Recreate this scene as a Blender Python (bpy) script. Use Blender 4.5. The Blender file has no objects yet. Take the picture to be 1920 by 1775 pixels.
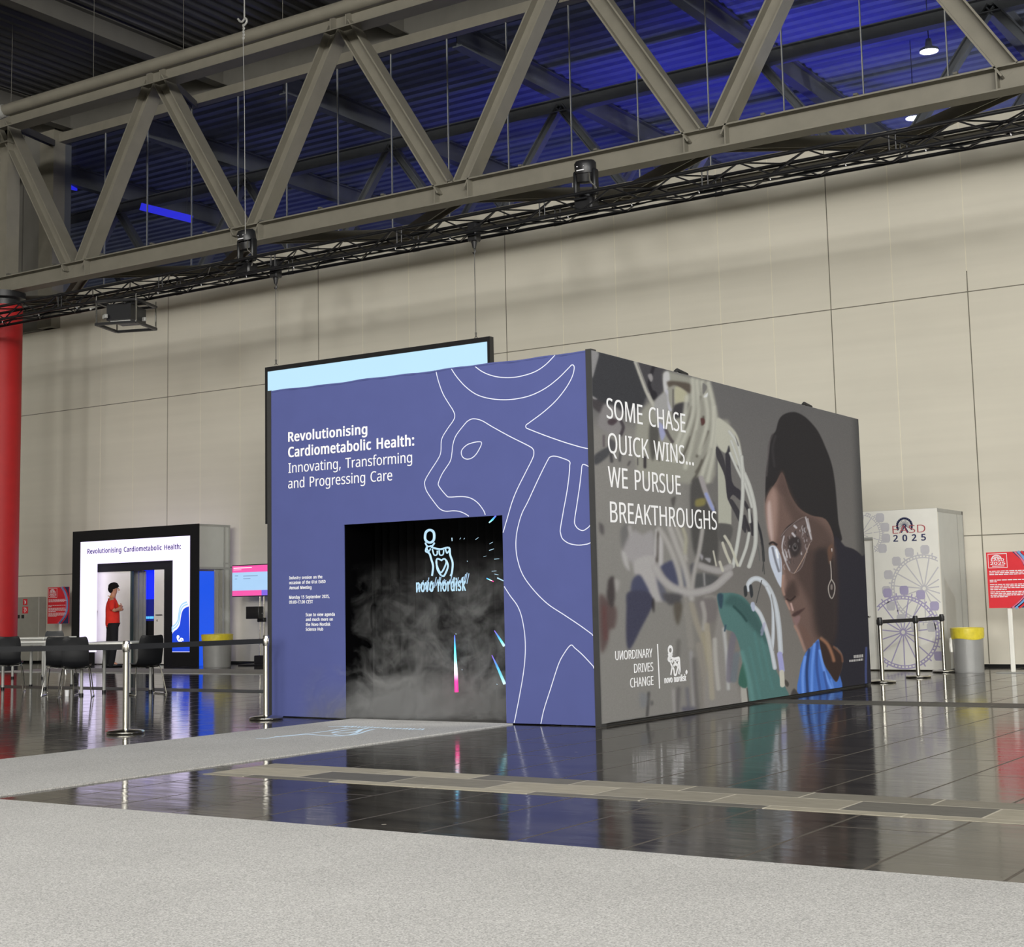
import bpy, bmesh, math, random
import numpy as np
from mathutils import Vector, Matrix

random.seed(11)
C = bpy.context.scene.collection
SC = bpy.context.scene

# ------------------------------------------------------------------ camera
W_PX, H_PX = 1920, 1775
F_PX, CX, CY = 2812.42, 935.94, 800.71
YAW, PITCH, ROLL = -0.5845985, 0.1188478, -0.0204367
EYE = Vector((0, 0, 1.2))


def cam_axes():
    f = Vector((math.sin(YAW) * math.cos(PITCH), math.cos(YAW) * math.cos(PITCH), math.sin(PITCH)))
    r0 = Vector((math.cos(YAW), -math.sin(YAW), 0))
    u0 = r0.cross(f)
    r = math.cos(ROLL) * r0 + math.sin(ROLL) * u0
    u = -math.sin(ROLL) * r0 + math.cos(ROLL) * u0
    return r, u, f


RR, UU, FF = cam_axes()
cam_data = bpy.data.cameras.new('camera')
cam = bpy.data.objects.new('camera', cam_data)
C.objects.link(cam)
cam_data.sensor_width = 36
cam_data.lens = F_PX / W_PX * 36
cam_data.shift_x = (W_PX / 2 - CX) / W_PX
cam_data.shift_y = (CY - H_PX / 2) / W_PX
cam_data.clip_end = 400
cam.matrix_world = Matrix.Translation(EYE) @ Matrix((RR, UU, -FF)).transposed().to_4x4()
SC.camera = cam

# ------------------------------------------------------------------ view, world, light
SC.view_settings.view_transform = 'Standard'
SC.view_settings.look = 'None'
SC.view_settings.gamma = 1
SC.view_settings.use_curve_mapping = False
SC.view_settings.exposure = 0.0
SC.cycles.max_bounces = 6
SC.cycles.diffuse_bounces = 3
SC.cycles.glossy_bounces = 4
SC.cycles.transparent_max_bounces = 16
SC.cycles.volume_bounces = 0
SC.cycles.use_denoising = True
SC.cycles.caustics_reflective = False
SC.cycles.caustics_refractive = False

world = bpy.data.worlds.new('hall_air')
SC.world = world
world.use_nodes = True
world.node_tree.nodes['Background'].inputs[0].default_value = (0.9, 0.95, 1.0, 1)
world.node_tree.nodes['Background'].inputs[1].default_value = 0.13

LAMP_COL = (1, .985, .955)
# hanging hall lamps: row y, height, watts of each, x of each
LAMP_ROWS = ((2.0, 12.9, 760, (-1.0, 8.0, 17.0, 26.0)),
             (-7.0, 12.1, 1500, (-3.0, 6.0, 15.0, 24.0, 33.0)),
             (-16.0, 11.2, 2350, (1.0, 10.0, 19.0, 28.0, 36.0)),
             (-26.0, 10.4, 3600, (-5.0, 6.0, 17.0, 27.0, 36.0)),
             (-36.0, 9.6, 5100, (0.0, 11.0, 22.0, 32.0)),
             (-48.0, 9.0, 7300, (-8.0, 5.0, 18.0, 31.0)))


def bulb(name, loc, power, color, radius=.8):
    l = bpy.data.lights.new(name, 'POINT')
    l.energy = power
    l.color = color
    l.shadow_soft_size = radius
    o = bpy.data.objects.new(name, l)
    o.location = loc
    C.objects.link(o)
    return o


def spot(name, loc, power, color=(1, .96, .88), size=170, radius=.22, aim=None, blend=.25):
    l = bpy.data.lights.new(name, 'SPOT')
    l.energy = power
    l.color = color
    l.spot_size = math.radians(size)
    l.spot_blend = blend
    l.shadow_soft_size = radius
    o = bpy.data.objects.new(name, l)
    o.location = loc
    if aim is not None:
        o.rotation_euler = (Vector(aim) - Vector(loc)).to_track_quat('-Z', 'Y').to_euler()
    C.objects.link(o)
    return o


for ry, rz, pw, xs in LAMP_ROWS:
    for lx in xs:
        bulb('hall_light', (lx, ry, rz), pw, LAMP_COL, 1.3)
# added spot out of view that brightens the booth's long side
spot('side_fill', (13, 11, 10.5), 5600, (.92, .965, 1), 46, .5, (-7.5, 17.0, 2.0), .6)
# unseen spots added overhead to brighten the floor only
for lx, ly in ((-9.0, 1.5), (-2.0, 3.0), (4.0, 1.0), (-9.8, 9.0)):
    spot('floor_fill', (lx, ly, 12.5), 1100, LAMP_COL, 84, .4, (lx, ly, 0), .9)
# the neighbouring hall is washed in blue
for bx, by, bz, pw, ax, ay in ((-12.5, 31, 9.0, 800, -13.0, 33.0), (-17.5, 31.5, 9.4, 330, -18.5, 33.5)):
    spot('blue_wash', (bx, by, bz), pw, (.06, .06, 1.0), 110, .5, (ax, ay, 15), .9)
bulb('blue_fill', (-13, 42, 8), 520, (.12, .14, 1.0), 1.0)  # unseen blue fill added to lift the dark parts behind the glazing
bulb('blue_fill', (-24, 36, 9), 160, (.07, .10, 1.0), 1.0)
bulb('blue_fill', (-33, 36, 9), 90, (.07, .10, 1.0), 1.0)
bulb('far_lamp', (-3, 37, 9), 1000, (.72, .78, 1.0), .5)


# ------------------------------------------------------------------ where a photographed point lies
def ray(px, py):
    return FF + RR * ((px - CX) / F_PX) - UU * ((py - CY) / F_PX)


def on_front(px, py, Y):
    v = ray(px, py)
    return EYE + v * (Y / v.y)


def on_side(px, py, X):
    v = ray(px, py)
    return EYE + v * (X / v.x)


def on_floor(px, py, z=0.0):
    v = ray(px, py)
    return EYE + v * ((z - EYE.z) / v.z)


# ------------------------------------------------------------------ materials
def lin(c):
    c = c / 255.0
    return c / 12.92 if c <= .04045 else ((c + .055) / 1.055) ** 2.4


def rgb(*c):
    return tuple(lin(x) for x in c) + (1,)


def pm(name, col, rough=.5, metal=0.0, vary=.06, scale=8.0, bump=0.0, stretch=None, spec=.5):
    """plain painted, plastic, cloth or metal surface with a little procedural unevenness"""
    m = bpy.data.materials.new(name)
    m.use_nodes = True
    nt = m.node_tree
    b = nt.nodes['Principled BSDF']
    tc = nt.nodes.new('ShaderNodeTexCoord')
    mp = nt.nodes.new('ShaderNodeMapping')
    if stretch:
        mp.inputs['Scale'].default_value = stretch
    nz = nt.nodes.new('ShaderNodeTexNoise')
    nz.inputs['Scale'].default_value = scale
    nz.inputs['Detail'].default_value = 4
    nt.links.new(tc.outputs['Object'], mp.inputs[0])
    nt.links.new(mp.outputs[0], nz.inputs['Vector'])
    rp = nt.nodes.new('ShaderNodeMapRange')
    rp.inputs[1].default_value = .25
    rp.inputs[2].default_value = .75
    rp.inputs[3].default_value = 1 - vary
    rp.inputs[4].default_value = 1 + vary
    nt.links.new(nz.outputs[0], rp.inputs[0])
    mx = nt.nodes.new('ShaderNodeMix')
    mx.data_type = 'RGBA'
    mx.blend_type = 'MULTIPLY'
    mx.inputs[0].default_value = 1
    mx.inputs[6].default_value = col
    nt.links.new(rp.outputs[0], mx.inputs[7])
    nt.links.new(mx.outputs[2], b.inputs['Base Color'])
    b.inputs['Roughness'].default_value = rough
    b.inputs['Metallic'].default_value = metal
    b.inputs['Specular IOR Level'].default_value = spec
    if bump:
        bp = nt.nodes.new('ShaderNodeBump')
        bp.inputs['Strength'].default_value = bump
        bp.inputs['Distance'].default_value = .01
        nt.links.new(nz.outputs[0], bp.inputs['Height'])
        nt.links.new(bp.outputs[0], b.inputs['Normal'])
    return m


def glow(name, col, strength, vary=.03, scale=3.0):
    m = bpy.data.materials.new(name)
    m.use_nodes = True
    nt = m.node_tree
    b = nt.nodes['Principled BSDF']
    b.inputs['Base Color'].default_value = (.02, .02, .02, 1)
    b.inputs['Roughness'].default_value = .4
    nz = nt.nodes.new('ShaderNodeTexNoise')
    nz.inputs['Scale'].default_value = scale
    rp = nt.nodes.new('ShaderNodeMapRange')
    rp.inputs[3].default_value = strength * (1 - vary)
    rp.inputs[4].default_value = strength * (1 + vary)
    nt.links.new(nz.outputs[0], rp.inputs[0])
    b.inputs['Emission Color'].default_value = col
    nt.links.new(rp.outputs[0], b.inputs['Emission Strength'])
    return m


M = {}
M['steel_paint'] = pm('grey_steel_paint', rgb(128, 124, 112), .55, .0, .08, 3)
M['dark_steel'] = pm('dark_steel_paint', rgb(96, 94, 88), .6, .0, .08, 3)
M['black_metal'] = pm('black_coated_metal', rgb(34, 34, 36), .38, .0, .1, 20)
M['truss_metal'] = pm('black_truss_tube', rgb(36, 36, 38), .3, .2, .15, 9)
M['chrome'] = pm('chrome', rgb(205, 203, 196), .14, 1.0, .04, 30)
M['brushed'] = pm('brushed_steel', rgb(190, 188, 180), .26, 1.0, .06, 30, 0, (1, 1, .05))
M['alu'] = pm('grey_aluminium', rgb(170, 170, 166), .45, .15, .05, 12)
M['black_plastic'] = pm('black_plastic', rgb(22, 23, 26), .42, 0, .1, 14)
M['black_cloth'] = pm('black_cloth', rgb(15, 15, 17), .95, 0, .2, 60, .2)
M['belt'] = pm('black_belt_webbing', rgb(20, 21, 24), .8, 0, .15, 120, .2)
M['white_panel'] = pm('white_panel', rgb(240, 238, 229), .5, 0, .03, 4)
M['grey_panel'] = pm('pale_grey_panel', rgb(196, 197, 192), .5, 0, .03, 4)
M['white_laminate'] = pm('white_laminate', rgb(238, 238, 232), .35, 0, .02, 6)
M['red_paint'] = pm('red_paint', rgb(172, 20, 22), .6, 0, .06, 5)
M['red_print'] = pm('red_print', rgb(226, 40, 52), .5, 0, .03, 9)
M['navy_print'] = pm('navy_print', rgb(46, 52, 96), .5, 0, .05, 9)
M['sky_print'] = pm('sky_blue_print', rgb(120, 165, 220), .5, 0, .05, 9)
M['pink_print'] = pm('pink_print', rgb(225, 120, 150), .5, 0, .05, 9)
M['white_print'] = pm('white_print', rgb(245, 245, 248), .5, 0, .02, 30)
M['lilac_line'] = pm('pale_line_print', rgb(226, 230, 248), .5, 0, .02, 30)
M['purple'] = pm('purple_blue_fabric', rgb(78, 86, 143), .85, 0, .035, 3, .05)
M['black_edge'] = pm('black_frame_edge', rgb(50, 50, 50), .6, 0, .1, 9)
M['yellow_bag'] = pm('yellow_bin_liner', rgb(222, 204, 62), .35, 0, .12, 14, .5)
M['bin_grey'] = pm('grey_bin_body', rgb(168, 168, 166), .38, .3, .05, 6)
M['wheel_violet'] = pm('violet_wheel_print', rgb(176, 168, 200), .5, 0, .04, 9)
M['wheel_grey'] = pm('grey_wheel_print', rgb(202, 200, 204), .5, 0, .04, 9)
M['logo_red'] = pm('dark_red_print', rgb(180, 70, 80), .5, 0, .04, 9)
M['cabinet_grey'] = pm('grey_cabinet_paint', rgb(158, 156, 146), .5, 0, .05, 6)
M['skin'] = pm('skin', rgb(196, 140, 112), .5, 0, .05, 20)
M['hair'] = pm('dark_hair', rgb(24, 20, 20), .85, 0, .3, 60, .5, None, .15)
M['shirt'] = pm('red_cotton', rgb(226, 48, 34), .85, 0, .08, 14, .15)
M['trousers'] = pm('black_trousers', rgb(20, 20, 24), .9, 0, .15, 20, .2)
M['lanyard'] = pm('yellow_lanyard', rgb(226, 160, 50), .7, 0, .05, 30)


# ------------------------------------------------------------------ mesh building
class MB:
    def __init__(s):
        s.v, s.f, s.mi, s.sm, s.cur = [], [], [], [], 0

    def add(s, vs, fs, smooth=False):
        n = len(s.v)
        s.v += [tuple(p) for p in vs]
        s.f += [tuple(i + n for i in f) for f in fs]
        s.mi += [s.cur] * len(fs)
        s.sm += [smooth] * len(fs)

    def box(s, a, b):
        x0, x1 = sorted((a[0], b[0]))
        y0, y1 = sorted((a[1], b[1]))
        z0, z1 = sorted((a[2], b[2]))
        s.add([(x0, y0, z0), (x1, y0, z0), (x1, y1, z0), (x0, y1, z0), (x0, y0, z1), (x1, y0, z1), (x1, y1, z1), (x0, y1, z1)],
              [(3, 2, 1, 0), (4, 5, 6, 7), (0, 1, 5, 4), (1, 2, 6, 5), (2, 3, 7, 6), (3, 0, 4, 7)])

    def bbox(s, a, b, r=.01):
        """box with chamfered upright and top edges"""
        x0, x1 = sorted((a[0], b[0]))
        y0, y1 = sorted((a[1], b[1]))
        z0, z1 = sorted((a[2], b[2]))
        r = min(r, (x1 - x0) / 2.2, (y1 - y0) / 2.2, (z1 - z0) / 2.2)
        def ring(d, z):
            return [(x0 + d + r, y0 + d, z), (x1 - d - r, y0 + d, z), (x1 - d, y0 + d + r, z), (x1 - d, y1 - d - r, z),
                    (x1 - d - r, y1 - d, z), (x0 + d + r, y1 - d, z), (x0 + d, y1 - d - r, z), (x0 + d, y0 + d + r, z)]
        rings = [ring(r * .5, z0), ring(0, z0 + r), ring(0, z1 - r), ring(r * .5, z1)]
        s.loft(rings, True)

    def loft(s, rings, caps=True, smooth=False):
        n = len(rings[0])
        vs = [p for r in rings for p in r]
        fs = []
        for k in range(len(rings) - 1):
            for i in range(n):
                j = (i + 1) % n
                fs.append((k * n + i, k * n + j, (k + 1) * n + j, (k + 1) * n + i))
        if caps:
            fs.append(tuple(reversed(range(n))))
            fs.append(tuple((len(rings) - 1) * n + i for i in range(n)))
        s.add(vs, fs, smooth)

    def tube(s, pts, r, n=8, closed=False, caps=True):
        pts = [Vector(p) for p in pts]
        rs = r if isinstance(r, (list, tuple)) else [r] * len(pts)
        rings = []
        prev = None
        for i, p in enumerate(pts):
            if closed:
                t = pts[(i + 1) % len(pts)] - pts[i - 1]
            else:
                t = pts[min(i + 1, len(pts) - 1)] - pts[max(i - 1, 0)]
            t.normalize()
            if prev is None:
                a = Vector((0, 0, 1)) if abs(t.z) < .9 else Vector((1, 0, 0))
                e = t.cross(a).normalized()
            else:
                e = (prev - t * prev.dot(t)).normalized()
            prev = e
            g = t.cross(e)
            rings.append([p + (e * math.cos(2 * math.pi * k / n) + g * math.sin(2 * math.pi * k / n)) * rs[i] for k in range(n)])
        if closed:
            rings.append(rings[0])
            caps = False
        s.loft(rings, caps, True)

    def lathe(s, prof, n=24, c=(0, 0, 0), caps=True):
        rings = [[(c[0] + r * math.cos(2 * math.pi * k / n), c[1] + r * math.sin(2 * math.pi * k / n), c[2] + z) for k in range(n)] for r, z in prof]
        s.loft(rings, caps, True)

    def beam(s, a, b, h, w, tf, tw, side):
        """I section from a to b; the web lies in the plane of (b-a) and up; side is the web's normal"""
        a, b = Vector(a), Vector(b)
        t = (b - a).normalized()
        sd = Vector(side)
        sd = (sd - t * sd.dot(t)).normalized()
        up = sd.cross(t)
        prof = [(-w / 2, -h / 2), (w / 2, -h / 2), (w / 2, -h / 2 + tf), (tw / 2, -h / 2 + tf), (tw / 2, h / 2 - tf), (w / 2, h / 2 - tf),
                (w / 2, h / 2), (-w / 2, h / 2), (-w / 2, h / 2 - tf), (-tw / 2, h / 2 - tf), (-tw / 2, -h / 2 + tf), (-w / 2, -h / 2 + tf)]
        r0 = [a + sd * x + up * y for x, y in prof]
        r1 = [b + sd * x + up * y for x, y in prof]
        s.add(r0 + r1, [(i, (i + 1) % 12, 12 + (i + 1) % 12, 12 + i) for i in range(12)] +
              [(0, 1, 2, 11), (2, 3, 10, 11), (3, 4, 9, 10), (4, 5, 8, 9), (5, 6, 7, 8)] +
              [tuple(12 + i for i in f) for f in ((0, 11, 2, 1), (11, 10, 3, 2), (10, 9, 4, 3), (9, 8, 5, 4), (8, 7, 6, 5))])

    def bar(s, a, b, w, h, up=(0, 0, 1)):
        """square bar from a to b"""
        a, b = Vector(a), Vector(b)
        t = (b - a).normalized()
        u = Vector(up)
        u = (u - t * u.dot(t))
        if u.length < 1e-4:
            u = Vector((1, 0, 0)) - t * t.x
        u.normalize()
        sd = t.cross(u)
        o = [(-w / 2, -h / 2), (w / 2, -h / 2), (w / 2, h / 2), (-w / 2, h / 2)]
        s.loft([[a + sd * x + u * y for x, y in o], [b + sd * x + u * y for x, y in o]], True)

    def ribbon(s, pts, w, nrm, closed=False, th=.0015, lift=.002):
        """printed line of width w lying on a plane"""
        pts = [Vector(p) for p in pts]
        nrm = Vector(nrm)
        n = len(pts)
        L, R = [], []
        for i, p in enumerate(pts):
            if closed:
                t = pts[(i + 1) % n] - pts[i - 1]
            else:
                t = pts[min(i + 1, n - 1)] - pts[max(i - 1, 0)]
            if t.length < 1e-9:
                t = Vector((0, 0, 1))
            sd = nrm.cross(t.normalized())
            L.append(p + sd * w / 2 + nrm * lift)
            R.append(p - sd * w / 2 + nrm * lift)
        vs = L + R + [p - nrm * th for p in L] + [p - nrm * th for p in R]
        fs = []
        for i in range(n if closed else n - 1):
            j = (i + 1) % n
            fs += [(i, n + i, n + j, j), (2 * n + i, i, j, 2 * n + j), (n + i, 3 * n + i, 3 * n + j, n + j)]
        s.add(vs, fs)

    def plate(s, pts, nrm, th=.002, lift=.002):
        """flat printed patch with a given outline"""
        nrm = Vector(nrm)
        top = [Vector(p) + nrm * lift for p in pts]
        bot = [p - nrm * th for p in top]
        n = len(pts)
        a = Vector((0, 0, 0))
        for i in range(n):
            a += top[i].cross(top[(i + 1) % n])
        fs = [tuple(range(n)) if a.dot(nrm) > 0 else tuple(reversed(range(n)))]
        fs += [(i, n + i, n + (i + 1) % n, (i + 1) % n) for i in range(n)]
        s.add(top + bot, fs)

    def ball(s, c, rx, ry, rz, n=14, m=9):
        rings = []
        for i in range(m + 1):
            a = -math.pi / 2 + math.pi * i / m
            k = max(math.cos(a), .02)
            rings.append([(c[0] + rx * k * math.cos(2 * math.pi * j / n), c[1] + ry * k * math.sin(2 * math.pi * j / n), c[2] + rz * math.sin(a)) for j in range(n)])
        s.loft(rings, True, True)

    def build(s, name, mats, parent=None):
        if not isinstance(mats, (list, tuple)):
            mats = [mats]
        me = bpy.data.meshes.new(name)
        me.from_pydata(s.v, [], s.f)
        for m in mats:
            me.materials.append(m)
        me.polygons.foreach_set('material_index', s.mi)
        me.polygons.foreach_set('use_smooth', s.sm)
        me.update()
        if any(s.sm):
            me.set_sharp_from_angle(angle=math.radians(38))
        o = bpy.data.objects.new(name, me)
        C.objects.link(o)
        if parent is not None:                      # the mesh is in world coordinates, the parent chain is unrotated
            o.parent = parent
            w = Vector((0, 0, 0))
            p = parent
            while p is not None:
                w += p.location
                p = p.parent
            o.location = -w
        return o


def tag(o, label, cat, group=None):
    o['label'] = label
    o['category'] = cat
    if group:
        o['group'] = group
    return o


def thing(name, label, cat, loc=(0, 0, 0), rz=0.0, group=None):
    o = bpy.data.objects.new(name, None)
    o.empty_display_size = .2
    C.objects.link(o)
    o.location = loc
    o.rotation_euler = (0, 0, rz)
    return tag(o, label, cat, group)


def local(mb, name, mat, parent):
    """part whose mesh is already in the parent's own coordinates"""
    o = mb.build(name, mat)
    o.parent = parent
    o.location = (0, 0, 0)
    return o


def struct(o):
    o['kind'] = 'structure'
    return o


def dup(root, loc, rz, label, group=None):
    r = root.copy()
    C.objects.link(r)
    r.location = loc
    r.rotation_euler = (0, 0, rz)
    r['label'] = label
    if group:
        r['group'] = group
    for ch in list(root.children):
        c = ch.copy()
        C.objects.link(c)
        c.parent = r
        for g in ch.children:
            d = g.copy()
            C.objects.link(d)
            d.parent = c
    return r


def curve(pts, n=8, closed=False):
    """smooth curve through the points"""
    P = [np.array(p, float) for p in pts]
    out = []
    m = len(P)
    for i in range(m if closed else m - 1):
        p0 = P[i - 1] if (closed or i > 0) else P[i]
        p1, p2 = P[i], P[(i + 1) % m]
        p3 = P[(i + 2) % m] if (closed or i + 2 < m) else p2
        for k in range(n):
            t = k / n
            out.append(.5 * ((2 * p1) + (-p0 + p2) * t + (2 * p0 - 5 * p1 + 4 * p2 - p3) * t * t + (-p0 + 3 * p1 - 3 * p2 + p3) * t ** 3))
    if not closed:
        out.append(P[-1])
    return out


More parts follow.
